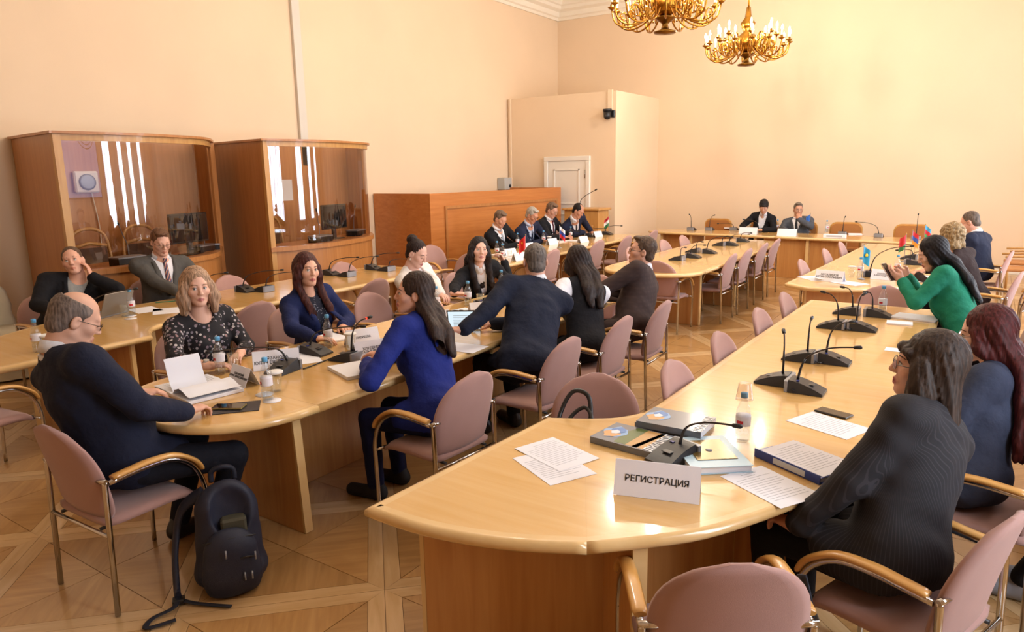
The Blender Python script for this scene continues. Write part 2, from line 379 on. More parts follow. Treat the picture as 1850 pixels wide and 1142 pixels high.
# parquet: diagonal lattice of double strips with quartered squares between
def parquet():
    fl = MB().box((XL - 0.2, YN - 0.2, -0.12), (XR + 0.3, YB + 0.2, -0.004)).build('floor', mat('subfloor', '#6b4a2b', 0.8)); fl['kind'] = 'structure'
    S, w, g, th = 0.89, 0.075, 0.0012, 0.006
    m_strip = wood_mat('parquet_strip', '#c49c6a', '#d6b284', 0.3, 0.35, (28, 3, 28), 0.07, 0.03)
    m_tri = wood_mat('parquet_field', '#a87c4a', '#c0945e', 0.3, 0.35, (30, 3, 30), 0.10, 0.03)
    q = S / 2 - w
    # strip plank: one half of a double strip, pointed at both ends towards the nodes (local: along y)
    def prism_mesh(name, poly, m):
        return MB().prism(poly, -th, 0.0).mesh(name, m)
    h = S / 2
    strip = prism_mesh('parquet_plank', [(g, -h + g), (w - g, -h + w), (w - g, h - w), (g, h - g)], m_strip)
    a = S / 2 - w - g
    tri = prism_mesh('parquet_tile', [(-a + g * 2, -a), (a - g * 2, -a), (0, -g * 2)], m_tri)
    u0, v0 = -0.035, 2.96     # a lattice node
    pieces = []
    c45 = math.cos(PI / 4)
    for i in range(-14, 22):
        for j in range(-14, 26):
            for kind in range(8):
                if kind < 4:
                    # strip centre on the lattice edge
                    if kind < 2: uu, vv, rot = u0 + i * S, v0 + j * S + h, 0 + PI * kind
                    else: uu, vv, rot = u0 + i * S + h, v0 + j * S, PI / 2 + PI * (kind - 2)
                    me = strip; extra = 0
                else:
                    uu, vv, rot = u0 + i * S + h, v0 + j * S + h, PI / 2 * (kind - 4); me = tri
                # u axis = (1,1)/sqrt2, v axis = (-1,1)/sqrt2 : a 45 degree turn
                x = (uu - vv) * c45; yv = (uu + vv) * c45
                if XL - 0.5 < x < XR + 0.5 and YN - 0.5 < yv < YB + 0.5: pieces.append((x, yv, rot + PI / 4, me))
    def seen_size(p):
        dx, dy = p[0], p[1]; fwd = -dx * math.sin(_yaw) + dy * math.cos(_yaw); rt = dx * math.cos(_yaw) + dy * math.sin(_yaw)
        if fwd < 1.6 or abs(rt) > fwd * 0.82: return 0
        # covered by tables and sitters
        return 1.0 / (dx * dx + dy * dy)
    pieces.sort(key=seen_size, reverse=True)
    for (x, yv, r, me) in pieces[:300]:
        o = obj('parquet_plank' if me is strip else 'parquet_tile', me, fl, (x, yv, 0), r)
    V = []; F = []; mi = []
    for (x, yv, r, me) in pieces[300:]:
        n = len(V); c, s = math.cos(r), math.sin(r)
        V += [(x + c * v.co.x - s * v.co.y, yv + s * v.co.x + c * v.co.y, v.co.z) for v in me.vertices]
        F += [tuple(n + k for k in p.vertices) for p in me.polygons]; mi += [0 if me is strip else 1] * len(me.polygons)
    o = obj('parquet_field', new_mesh('parquet_field', V, F, None, False, [mat('parquet_strip_far', '#cda777', 0.3, coat=0.35, var=0.12, vscale=5), mat('parquet_field_far', '#b48854', 0.3, coat=0.35, var=0.15, vscale=5)], mi), fl); o['kind'] = 'stuff'
parquet()

# ------------------------------------------------------------------ interpreter booths
M_BGLASS = clear_mat('booth_glass', (0.84, 0.79, 0.74, 1), (0.9, 0.93, 1, 1), 0.0, 1.45, 0.06)
def booth(label, back_y, depth, ang, width, right_x, bulge):
    """local frame: origin at the back left corner on the wall, X into the room along the side panel"""
    t = thing('interpreter_booth', label, 'booth', (XL + 0.02, back_y, 0))
    ca, sa = math.cos(ang), math.sin(ang)
    fx, fy = depth * ca, depth * sa                    # front corner of the side panel
    Z0, Z1 = 0.0, 2.27
    T = 0.03
    # side panel
    nrm = Vector((-sa, ca, 0)); d = Vector((ca, sa, 0))
    def slab(p, q, th, z0, z1):
        p, q = Vector((p[0], p[1], 0)), Vector((q[0], q[1], 0)); dd = (q - p).normalized(); nn = Vector((-dd.y, dd.x, 0)) * th
        return [tuple(v.xy) for v in (p, q, q + nn, p + nn)], z0, z1
    MB().prism(*slab((0, 0), (fx, fy), T, 0, Z1)).build('side_panel', M_BOOTH, t)
    # curved front: arc from the front corner to the far end at the wall
    A = Vector((fx, fy, 0)); B = Vector((right_x, width, 0))
    ctrl = [A, Vector((fx + 0.07 + bulge, fy + width * 0.30, 0)), Vector((fx - 0.02 + bulge, fy + width * 0.58, 0)), Vector((fx * 0.72 + right_x * 0.28 + bulge * 0.6, fy + width * 0.84, 0)), B]
    arc = curve_pts(ctrl, 8)
    def band(name, m, z0, z1, off, th, parent=t, i0=0, i1=None):
        pts = arc[i0:i1]
        vs = []
        for k, p in enumerate(pts):
            dd = (pts[min(k + 1, len(pts) - 1)] - pts[max(k - 1, 0)]).normalized(); nn = Vector((dd.y, -dd.x, 0))
            for o2 in (off, off - th):
                for z in (z0, z1): vs.append((p.x + nn.x * o2, p.y + nn.y * o2, z))
        fs = []; n = len(pts)
        for k in range(n - 1):
            a, b = 4 * k, 4 * k + 4
            fs += [(a, b, b + 1, a + 1), (a + 2, a + 3, b + 3, b + 2), (a + 1, b + 1, b + 3, a + 3), (a, a + 2, b + 2, b)]
        fs += [(0, 1, 3, 2), (4 * n - 4, 4 * n - 2, 4 * n - 1, 4 * n - 3)]
        return obj(name, new_mesh(name, vs, fs, m, False), parent)
    band('apron', M_BOOTH, 0.0, 0.93, 0.0, 0.03)
    band('ledge', M_BOOTH, 0.93, 0.985, 0.03, 0.16)
    vs = []; fs = []; n = len(arc)
    for off in (-0.02,):
        for k, p in enumerate(arc):
            dd = (arc[min(k + 1, n - 1)] - arc[max(k - 1, 0)]).normalized()
            for z in (0.985, Z1 - 0.06): vs.append((p.x + dd.y * off, p.y - dd.x * off, z))
    for k in range(n - 1):
        a = 2 * k; fs.append((a, a + 2, a + 3, a + 1))
    obj('glass_front', new_mesh('glass_front', vs, fs, M_BGLASS, True), t)
    # front post by the side panel, far post
    p2 = A + nrm * 0.0
    MB().prism([(A.x - 0.03, A.y), (A.x + 0.02, A.y), (A.x + 0.02, A.y + 0.07), (A.x - 0.03, A.y + 0.07)], 0, Z1 - 0.001).build('front_post', M_PALE, t)
    MB().prism([(B.x - 0.04, B.y - 0.05), (B.x + 0.03, B.y - 0.03), (B.x + 0.03, B.y + 0.03), (B.x - 0.04, B.y + 0.03)], 0, Z1 - 0.001).build('end_post', M_BOOTH, t)
    # rim alone, roof left open so light reaches the interior
    roof_old = [(0.0, -0.02), (A.x + 0.03, A.y - 0.03)] + [(p.x + 0.04 * (1 - k / len(arc)), p.y + 0.04 * k / len(arc)) for k, p in enumerate(arc)] + [(0.0, width + 0.05)]
    band('top_cornice', M_BOOTH, Z1, Z1 + 0.025, 0.04, 0.14)
    MB().prism([(0.0, -0.03), (fx + 0.04, fy - 0.03), (fx + 0.03, fy + 0.06), (0.0, 0.06)], Z1, Z1 + 0.025).build('top_cornice', M_BOOTH, t)
    band('top_rail', M_PALE, Z1 - 0.06, Z1, 0.005, 0.04)
    # inside: back panel, far side panel, floor shelf, counter
    MB().box((0.002, 0.02, 0), (0.03, width, Z1)).build('back_panel', M_BOOTH, t)
    MB().prism(*slab((0.03, width), (B.x, B.y), 0.03, 0, Z1)).build('side_panel', M_BOOTH, t)
    inner = [(p.x - 0.04, p.y) for p in arc[1:-1]]
    MB().prism(inner + [(max(0.35, right_x - 0.1), width - 0.1), (0.75, fy + 0.12)], 0.93, 0.968).build('desk', M_BOOTH, t)
    return t, arc
B1, ARC1 = booth('curved glass interpreter booth nearer the camera, behind the two seated men', 3.39, 1.31, R_(-8), 2.02, 0.42, 0)
B2, ARC2 = booth('curved glass interpreter booth beside the wooden partition', 5.74, 1.22, R_(-8), 2.28, 0.38, 0.09)
# bentwood chairs inside the booths
def booth_chair(x, y, rz, label):
    t = thing('bentwood_chair', label, 'chair', (x, y, 0), rz); t.scale = (1.1, 1, 1.22)
    arch = curve_pts([(-0.2, -0.2, 0.44), (-0.19, -0.23, 0.8), (-0.15, -0.25, 1.02), (0, -0.26, 1.08), (0.15, -0.25, 1.02), (0.19, -0.23, 0.8), (0.2, -0.2, 0.44)], 6)
    MB().tube(arch, 0.016, 8).build('back_frame', M_PALE, t)
    MB().tube([(-0.165, -0.24, 0.92), (0, -0.25, 0.95), (0.165, -0.24, 0.92)], 0.016, 8).build('top_rail', M_PALE, t)
    MB().box((-0.155, -0.235, 0.5), (0.155, -0.215, 0.91), 0.008).build('back_pad', mat('brown_fabric', '#5b4030', 0.9), t)
    MB().box((-0.21, -0.2, 0.42), (0.21, 0.2, 0.47), 0.015).build('seat', MATS['brown_fabric'], t)
    for sx in (-0.19, 0.19):
        for sy in (-0.19, 0.18): MB().tube([(sx, sy, 0), (sx, sy, 0.42)], 0.016, 8).build('leg', M_PALE, t)
    return t
booth_chair(-7.95, 3.86, R_(-90), 'bentwood chair inside the nearer booth, beside the bright wall')
booth_chair(-8.0, 4.45, R_(-90), 'bentwood chair inside the nearer booth, next to the dark monitor')
booth_chair(-8.0, 6.25, R_(-90), 'single bentwood chair inside the booth beside the partition')
def console(x, y, rz, label, neck=True, z=0.969):
    t = thing('interpreter_console', label, 'console', (x, y, z), rz)
    pr = [(-0.15, -0.09), (0.15, -0.09), (0.17, 0.05), (0.12, 0.1), (-0.12, 0.1), (-0.17, 0.05)]
    MB().prism(pr, 0, 0.075).build('console_base', M_BLACKP, t)
    MB().prism([(a * 1.03, b * 1.03) for a, b in pr], 0.075, 0.09).build('console_rim', M_SILV, t)
    MB().tube(curve_pts([(0.06, 0.06, 0.09), (0.05, 0.05, 0.2), (-0.02, 0.0, 0.32), (-0.08, -0.05, 0.42)], 5), 0.005, 6).build('gooseneck', M_SILV, t)
    MB().tube([(-0.08, -0.05, 0.42), (-0.105, -0.07, 0.45)], 0.011, 8).build('microphone_head', M_BLACKP, t)
    return t
console(-7.44, 3.86, R_(95), 'black interpreter console on the desk of the nearer booth, by the bentwood chairs')
console(-7.83, 5.0, R_(100), 'black interpreter console at the far end of the nearer booth desk')
console(-7.5, 6.5, R_(95), 'black interpreter console by the lone bentwood chair in the far booth')
console(-7.8, 7.45, R_(110), 'black interpreter console at the partition end of the far booth desk')
def monitor(x, y, rz, label):
    t = thing('monitor', label, 'monitor', (x, y, 0.969), rz)
    MB().box((-0.27, -0.02, 0.14), (0.27, 0.02, 0.48), 0.008).build('screen_housing', M_BLACKP, t)
    MB().box((-0.25, -0.024, 0.16), (0.25, -0.02, 0.46)).build('screen', mat('dark_screen', '#15181d', 0.1), t)
    MB().box((-0.03, -0.01, 0.01), (0.03, 0.035, 0.2), 0.004).build('stand', M_DARKG, t)
    MB().box((-0.12, -0.08, 0), (0.12, 0.08, 0.012), 0.004).build('base', M_DARKG, t)
monitor(-7.72, 4.75, R_(100), 'dark flat monitor standing in the nearer interpreter booth')
monitor(-7.7, 6.95, R_(100), 'dark flat monitor standing in the booth beside the partition')
o = MB().box((XL + 0.053, 6.72, 1.5), (XL + 0.056, 6.93, 1.8)).build('notice_sheet', M_PAPER); tag(o, 'pale paper notice taped up inside the booth beside the partition', 'notice')
for (yy, lb) in ((4.05, 'white wall lamp box with hanging cord inside the nearer booth'), (6.05, 'white wall lamp box with hanging cord inside the far booth')):
    t = thing('ventilation_fan', lb, 'fan', (XL + 0.052, yy, 1.7))
    MB().box((0, -0.13, 0), (0.06, 0.13, 0.24), 0.015).build('housing', M_WHITE, t)
    MB().lathe([(0.09, 0), (0.09, 0.012), (0.07, 0.014)], 18, M=Matrix.Translation((0.06, 0, 0.12)) @ Matrix.Rotation(R_(90), 4, 'Y')).build('grille', M_SILV, t)
    MB().tube(curve_pts([(0.02, 0.05, 0), (0.02, 0.09, -0.4), (0.02, 0.07, -0.75)], 5), 0.006, 6).build('cord', M_WHITE, t)

# ------------------------------------------------------------------ wooden partition and lectern
pt = thing('wooden_partition', 'tall brown wooden partition behind the row of four men', 'partition', (0, 0, 0))
a, b, c, d = (-8.55, 8.61), (-7.33, 8.61), (-7.17, 12.45), (-8.55, 12.45)
MB().prism([a, b, (b[0], b[1] + 0.04), (a[0], a[1] + 0.04)], 0, 1.545).build('end_panel', M_PART, pt)
MB().prism([(b[0] - 0.04, b[1] + 0.041), (b[0], b[1] + 0.041), c, (c[0] - 0.04, c[1])], 0, 1.545).build('front_panel', M_PART, pt)
MB().prism([(c[0] - 1.3, c[1] - 0.04), (c[0] - 0.041, c[1] - 0.04), (c[0] - 0.041, c[1]), (c[0] - 1.3, c[1])], 0, 1.545).build('end_panel', M_PART, pt)
def along(yy, off): # a point on the front face
    k = (yy - b[1]) / (c[1] - b[1]); return (b[0] + k * (c[0] - b[0]) + off, yy)
fr = MB()
for (y0, y1, z0, z1) in ((8.95, 12.3, 1.29, 1.335), (8.95, 8.995, 0.1, 1.29), (12.255, 12.3, 0.1, 1.29)):
    p, q = along(y0, 0.001), along(y1, 0.001); fr.prism([p, q, (q[0] + 0.02, q[1]), (p[0] + 0.02, p[1])][::-1], z0, z1)
fr.build('moulding', M_BOOTH, pt)  # darker veneer paints in the shade that outlines the frame
le = thing('lectern', 'pale wooden lectern with a gooseneck microphone before the white door', 'lectern', (-6.32, 12.05, 0))
MB().box((-0.42, -0.22, 0), (0.30, 0.22, 1.13), 0.006).build('body', M_PALE, le)
MB().box((-0.46, -0.26, 1.13), (0.34, 0.26, 1.17), 0.008).build('top', M_PALE, le)
MB().box((-0.28, -0.232, 0.25), (0.16, -0.222, 0.82), 0.003).build('front_panel', M_PALE, le)
MB().box((-0.32, -0.245, 0.82), (0.2, -0.222, 0.86), 0.003).build('moulding', M_PALE, le)
MB().lathe([(0.05, 0), (0.045, 0.02), (0.015, 0.05)], 14, (-0.22, 0, 1.17)).build('microphone_base', M_BLACKP, le)
MB().tube(curve_pts([(-0.22, 0, 1.2), (-0.16, 0, 1.34), (-0.02, 0, 1.43), (0.12, 0, 1.5)], 5), 0.006, 6).build('gooseneck', M_BLACKP, le)
MB().tube([(0.12, 0, 1.5), (0.16, 0, 1.52)], 0.013, 8).build('microphone_head', M_BLACKP, le)

# ------------------------------------------------------------------ chandeliers
M_BRASS = mat('brass', '#a9792f', 0.25, 1.0, var=0.2, vscale=30)
M_BRASSD = mat('dark_brass', '#7a5522', 0.3, 1.0)
M_BULB = emit_mat('candle_bulb', (1.0, 0.86, 0.58, 1), 26.0)
M_CANDLE = mat('candle_sleeve', '#efe0bd', 0.6)
def chandelier(x, y, label):
    t = thing('chandelier', label, 'chandelier', (x, y, 3.38))
    MB().lathe([(0.0, 0.0), (0.12, 0.012), (0.13, 0.03), (0.05, 0.055), (0.035, 0.1), (0.04, 0.12), (0.11, 0.17), (0.12, 0.185), (0.06, 0.2)], 24).build('pendant', M_BRASSD, t)
    MB().lathe([(0.06, 0.2), (0.15, 0.27), (0.17, 0.36), (0.13, 0.44), (0.06, 0.5), (0.09, 0.56), (0.11, 0.62), (0.05, 0.7), (0.03, 0.85)], 24).build('body', M_BRASS, t)
    MB().tube([(0, 0, 0.85), (0, 0, 2.13)], 0.016, 8).build('rod', M_BRASS, t)
    MB().lathe([(0.02, 1.15), (0.06, 1.2), (0.03, 1.3), (0.05, 1.4), (0.02, 1.5)], 12).build('finial', M_BRASS, t)
    MB().lathe([(0.02, 1.98), (0.11, 2.1), (0.12, 2.12)], 20).build('ceiling_rose', M_BRASS, t)
    arm_me = None; am = MB(); bulbs = []
    def one(rad, z, tilt, amb):
        pts = curve_pts([(0.1, 0, 0.32), (rad * 0.4, 0, 0.16 + z), (rad * 0.7, 0, 0.1 + z), (rad * 0.93, 0, 0.16 + z), (rad, 0, 0.30 + z)], 4)
        amb.tube(pts, 0.011, 5)
        amb.tube(curve_pts([(rad * 0.45, 0, 0.17 + z), (rad * 0.5, 0, 0.32 + z), (rad * 0.62, 0, 0.34 + z), (rad * 0.66, 0, 0.24 + z), (rad * 0.58, 0, 0.2 + z)], 3), 0.012, 5)
        amb.tube(curve_pts([(rad * 0.75, 0, 0.11 + z), (rad * 0.8, 0, 0.22 + z), (rad * 0.88, 0, 0.2 + z), (rad * 0.85, 0, 0.14 + z)], 3), 0.009, 5)
        amb.lathe([(0.012, 0), (0.045, 0.02), (0.048, 0.03), (0.02, 0.03), (0.022, 0.06)], 10, (rad, 0, 0.30 + z))
        return (rad, 0.36 + z)
    a1 = MB(); r1 = one(0.61, 0.0, 0, a1); me1 = a1.mesh('arm', M_BRASS)
    a2 = MB(); r2 = one(0.42, 0.12, 0, a2); me2 = a2.mesh('arm', M_BRASS)
    c1 = MB().lathe([(0.012, 0), (0.012, 0.07)], 8).mesh('candle', M_CANDLE)
    bl = MB().lathe([(0.006, 0.0), (0.017, 0.02), (0.016, 0.04), (0.004, 0.075), (0.0, 0.08)], 8).mesh('bulb', M_BULB)
    for (n, me, rr, off) in ((16, me1, r1, 0), (8, me2, r2, 0.5)):
        for k in range(n):
            ang = 2 * PI * (k + off) / n
            o = obj('arm', me, t, (0, 0, 0), ang)
            cs = obj('candle', c1, o, (rr[0], 0, rr[1])); obj('bulb', bl, o, (rr[0], 0, rr[1] + 0.07))
    # the light of its bulbs
    ld = bpy.data.lights.new('chandelier_light', 'POINT'); ld.energy = CHANDELIER_WATTS / 4; ld.color = (1.0, 0.91, 0.79); ld.shadow_soft_size = 0.03
    for k in range(4):
        lo = bpy.data.objects.new('chandelier_light', ld); COL.objects.link(lo); lo.parent = t; lo.location = (0.5 * math.cos(k * PI / 2 + 0.4), 0.5 * math.sin(k * PI / 2 + 0.4), 0.56)
chandelier(-3.31, 8.15, 'brass chandelier cut by the top edge of the picture')
chandelier(-3.31, 11.4, 'brass chandelier with glowing candles nearest the back wall')
chandelier(-3.31, 4.9, 'unseen brass chandelier added for light, overhead between camera and the visible ones')  # out of view, added for its light
# ------------------------------------------------------------------ conference tables
ZT = 0.71                      # table top height
def offset_poly(P, D):
    """inset the polygon (ccw) by D[i] on the edge that starts at vertex i"""
    n = len(P); out = []
    for i in range(n):
        p0, p1, p2 = Vector(P[i - 1]), Vector(P[i]), Vector(P[(i + 1) % n])
        d0 = (p1 - p0).normalized(); d1 = (p2 - p1).normalized()
        n0 = Vector((-d0.y, d0.x)); n1 = Vector((-d1.y, d1.x)); a, b = D[i - 1], D[i]
        cr = d0.x * d1.y - d0.y * d1.x
        if abs(cr) < 0.05: out.append(p1 + (n0 + n1).normalized() * ((a + b) / 2) if abs(a - b) < 1e-6 else p1 + n0 * max(a, b))
        else:
            q0 = p1 + n0 * a; q1 = p1 + n1 * b; w = q1 - q0
            t = (w.x * d1.y - w.y * d1.x) / cr; out.append(q0 + d0 * t)
    return out
def area2(P): return sum(P[i - 1][0] * P[i][1] - P[i][0] * P[i - 1][1] for i in range(len(P)))
SEAM = [0.0001]
def table_section(parent, pts, grain):
    """pts: (x, y, joint?) ; joint marks the edge that starts there as a seam to the next section"""
    if area2([p[:2] for p in pts]) < 0:
        q = pts[::-1]; pts = [(q[i][0], q[i][1], q[(i + 1) % len(q)][2]) for i in range(len(q))]
    P = [Vector(p[:2]) for p in pts]; J = [bool(p[2]) for p in pts]
    th = 0.044; r = th / 2; prof = []
    for k in range(7):
        a = -PI / 2 + PI * k / 6; prof.append((r * (1 - math.cos(a)), ZT - r + r * math.sin(a)))
    prof = [(0.05, ZT - th)] + prof + [(0.05, ZT)]
    n = len(P); vs = []; fs = []
    for (ins, z) in prof:
        for v in offset_poly(P, [SEAM[0] if j else ins for j in J]): vs.append((v.x, v.y, z))
    for k in range(len(prof) - 1):
        for i in range(n):
            j = (i + 1) % n; fs.append((k * n + i, k * n + j, (k + 1) * n + j, (k + 1) * n + i))
    top = vs[-n:]; bot = vs[:n]
    tp = new_mesh('tabletop', [(x, y, ZT) for x, y, z in top] + [(x, y, ZT - th) for x, y, z in bot], [tuple(range(n)), tuple(range(n, 2 * n))[::-1]], M_TABLE)
    t = obj('tabletop', tp, parent)
    e = new_mesh('edge_band', vs, fs, M_EDGE); e.polygons.foreach_set('use_smooth', [(i // n) not in (0, len(prof) - 2) for i in range(len(fs))])
    obj('edge_band', e, t)
    return t
def leg_slab(parent, p, q, th=0.05, z1=ZT - 0.046, flare=0.0):
    p, q = Vector((*p, 0)), Vector((*q, 0)); d = (q - p).normalized(); nn = Vector((-d.y, d.x, 0)) * (th / 2)
    mb = MB(); lo = [p - d * flare - nn, q + d * flare - nn, q + d * flare + nn, p - d * flare + nn]; hi = [p - nn, q - nn, q + nn, p + nn]
    vs = [(v.x, v.y, 0.002) for v in lo] + [(v.x, v.y, z1) for v in hi]
    mb.add(vs, [(3, 2, 1, 0), (4, 5, 6, 7), (0, 1, 5, 4), (1, 2, 6, 5), (2, 3, 7, 6), (3, 0, 4, 7)])
    o = mb.build('leg_panel', M_LEGW, parent)
    for (e, s) in ((p, -1), (q, 1)):
        cap = MB(); a = e + d * (s * flare); cap.add([(a - nn + d * s * 0.001).to_tuple()[:2] + (0.003,), (a + nn + d * s * 0.001).to_tuple()[:2] + (0.003,), (a + nn + d * s * 0.016).to_tuple()[:2] + (0.003,), (a - nn + d * s * 0.016).to_tuple()[:2] + (0.003,),
                 (e - nn + d * s * 0.001).to_tuple()[:2] + (z1,), (e + nn + d * s * 0.001).to_tuple()[:2] + (z1,), (e + nn + d * s * 0.016).to_tuple()[:2] + (z1,), (e - nn + d * s * 0.016).to_tuple()[:2] + (z1,)],
                [(0, 1, 2, 3), (7, 6, 5, 4), (0, 4, 5, 1), (1, 5, 6, 2), (2, 6, 7, 3), (3, 7, 4, 0)])
        cap.build('edge_strip', M_EDGE, o)
    return o
AX = -3.36
def mir(p): return (2 * AX - p[0],) + tuple(p[1:])
OUT_A = [(-1.72, 1.60), (-1.46, 1.605), (-1.19, 1.67), (-0.94, 1.79)]
OUT_B = [(-0.94, 1.79), (-0.69, 2.04), (-0.55, 2.27), (-0.45, 2.48)]
OUT_C = [(-0.45, 2.48), (-0.37, 2.70), (-0.28, 3.0), (-0.24, 3.5), (-0.22, 4.6)]
IN_A = [(-1.66, 2.74), (-1.50, 2.82)]; IN_B = [(-1.50, 2.82), (-1.38, 2.91), (-1.30, 3.04)]; IN_C = [(-1.30, 3.04), (-1.285, 3.4), (-1.28, 4.6)]
def sm(pts, n=5): return [tuple(v.xy) for v in curve_pts([(x, y, 0) for x, y in pts], n)]
def ring_table(label, f, near_legs=(((-1.62, 1.80), (-1.06, 2.16)), ((-1.05, 2.17), (-0.84, 1.96)))):
    t = thing('conference_table', label, 'table')
    def sec(out, inn, j0, j1):
        o = [(x, y, 0) for x, y in sm(out)]; i = [(x, y, 0) for x, y in sm(inn)][::-1]
        o[-1] = o[-1][:2] + (1 if j1 else 0,); i[-1] = i[-1][:2] + (1 if j0 else 0,)
        pts = o + i
        m = [f(p) for p in pts]
        table_section(t, m, 0)
    sec(OUT_A, IN_A, False, True); sec(OUT_B, IN_B, True, True); sec(OUT_C, IN_C, True, True)
    sec([(-0.22, 4.6), (-0.25, 6.56)], [(-1.28, 4.6), (-1.25, 6.56)], True, False)
    for (p, q) in near_legs + (((-1.20, 2.98), (-0.48, 2.78)), ((-1.18, 4.6), (-0.34, 4.6)), ((-1.16, 6.3), (-0.36, 6.3)), ((-1.06, 2.16), (-0.80, 2.84)), ((-0.76, 2.9), (-0.72, 4.57)), ((-0.72, 4.63), (-0.72, 6.27))):
        a = f(p + (0,)); b = f(q + (0,)); leg_slab(t, a[:2], b[:2])
    return t
ring_table('long yellow wooden conference table with curved near end, holding the registration sign', lambda p: p)
ring_table('long yellow wooden conference table by the booths, seating two men', lambda p: (2 * AX - p[0],) + tuple(p[1:]), (((-1.60, 2.60), (-1.12, 2.30)),))
def far_ring(label, f):
    t = thing('conference_table', label, 'table')
    o = [(x, y, 0) for x, y in sm([(-1.66, 7.42), (-1.38, 7.24), (-1.02, 7.36), (-0.60, 7.75), (-0.33, 8.4), (-0.24, 9.4)])]; o[-1] = o[-1][:2] + (1,)
    table_section(t, [f(p) for p in o + [(-1.58, 9.4, 0)]], 0)
    table_section(t, [f(p) for p in [(-0.24, 9.4, 0), (-0.22, 11.9, 0), (-1.50, 11.9, 0), (-1.58, 9.4, 1)]], 0)
    for (p, q) in (((-1.48, 7.55), (-0.75, 8.0)), ((-1.48, 9.4), (-0.36, 9.4)), ((-1.42, 11.6), (-0.36, 11.6)), ((-0.9, 8.0), (-0.85, 9.37)), ((-0.85, 9.43), (-0.85, 11.57))):
        leg_slab(t, f(p + (0,))[:2], f(q + (0,))[:2])
far_ring('yellow wooden conference table with blue flag and name cards before the green-jacketed woman', lambda p: p)
far_ring('yellow wooden conference table in front of the wooden partition, seating four men', lambda p: (2 * AX + 0.06 - p[0],) + tuple(p[1:]))
def oval(label, x0, x1, ya, yb, capa, capb, seams, legs):
    t = thing('conference_table', label, 'table'); cx = (x0 + x1) / 2; hw = (x1 - x0) / 2
    n = 20
    near = [(cx + hw * math.copysign(abs(math.cos(a)) ** 0.8, math.cos(a)), ya + capa - capa * abs(math.sin(a)) ** 0.85) for a in [PI * k / n for k in range(n + 1)]]   # right to left through the near tip
    s = [(x, y, 0) for x, y in near]; s[-1] = s[-1][:2] + (1,); table_section(t, s, 0)
    ys = [ya + capa] + seams + [yb - capb]
    for a, b in zip(ys[:-1], ys[1:]): table_section(t, [(x0, a, 1), (x1, a, 0), (x1, b, 1), (x0, b, 0)], 0)
    far = [(cx + hw * math.copysign(abs(math.cos(a)) ** 0.8, math.cos(a)), yb - capb + capb * abs(math.sin(a)) ** 0.85) for a in [PI * k / n for k in range(n + 1)]]
    s = [(x, y, 0) for x, y in far]; s[-1] = s[-1][:2] + (1,); table_section(t, s, 0)
    for (p, q, fl) in legs: leg_slab(t, p, q, flare=fl)
SEAM[0] = 0.0009
oval('long wooden table with rounded near end and eight people seated around it', -3.92, -2.72, 1.68, 6.0, 0.6, 0.55, [4.0],
     [((-3.8, 2.24), (-2.88, 2.24), 0.04), ((-3.75, 4.0), (-2.9, 4.0), 0), ((-3.75, 5.4), (-2.9, 5.4), 0), ((-3.34, 2.29), (-3.34, 3.95), 0), ((-3.34, 4.05), (-3.34, 5.35), 0)])
oval('empty yellow wooden table with rounded ends and rows of microphones, mauve chairs pushed against it', -3.86, -2.64, 7.38, 11.8, 0.55, 0.5, [9.6],
     [((-3.72, 8.18), (-2.8, 8.18), 0), ((-3.72, 9.6), (-2.8, 9.6), 0), ((-3.72, 11.1), (-2.8, 11.1), 0), ((-3.3, 8.23), (-3.3, 9.55), 0), ((-3.3, 9.65), (-3.3, 11.05), 0)])
t = thing('conference_table', 'yellow wooden head table along the back wall', 'table')
fr = sm([(-5.46, 12.86), (-5.2, 12.68), (-4.6, 12.62), (-3.5, 12.57), (-2.2, 12.44), (-1.0, 12.3), (-0.1, 12.16)], 4); bk = sm([(-5.3, 13.22), (-4.6, 13.44), (-3.3, 13.40), (-2.0, 13.26), (-0.05, 13.0)], 4)
def cut(x0, x1, j0, j1):
    f = [p for p in fr if x0 - 0.02 <= p[0] <= x1 + 0.02]; b = [p for p in bk if x0 - 0.02 <= p[0] <= x1 + 0.02]
    if x0 > -5.4: f = [(x0, f[0][1] + 0.004)] + [p for p in f if p[0] > x0 + 0.03]; b = [(x0, b[0][1])] + [p for p in b if p[0] > x0 + 0.03]
    if x1 < -0.2: f = [p for p in f if p[0] < x1 - 0.03] + [(x1, f[-1][1])]; b = [p for p in b if p[0] < x1 - 0.03] + [(x1, b[-1][1])]
    pts = [(x, y, 0) for x, y in f] + [(x, y, 0) for x, y in b[::-1]]
    if j1: pts[len(f) - 1] = pts[len(f) - 1][:2] + (1,)
    if j0: pts[-1] = pts[-1][:2] + (1,)
    table_section(t, pts, 0)
cut(-5.6, -3.0, False, True); cut(-3.0, 0.2, True, False)
for (p, q) in (((-5.15, 12.80), (-5.15, 13.2)), ((-4.55, 12.72), (-4.5, 13.2)), ((-5.12, 12.9), (-4.6, 12.86)), ((-3.36, 12.63), (-3.36, 13.2)), ((-3.2, 12.66), (-2.5, 12.62)), ((-2.48, 12.55), (-2.46, 13.1)), ((-2.44, 12.62), (-1.9, 12.56)), ((-0.9, 12.4), (-0.88, 13.0)), ((-0.86, 12.5), (-0.3, 12.44))):
    leg_slab(t, p, q)

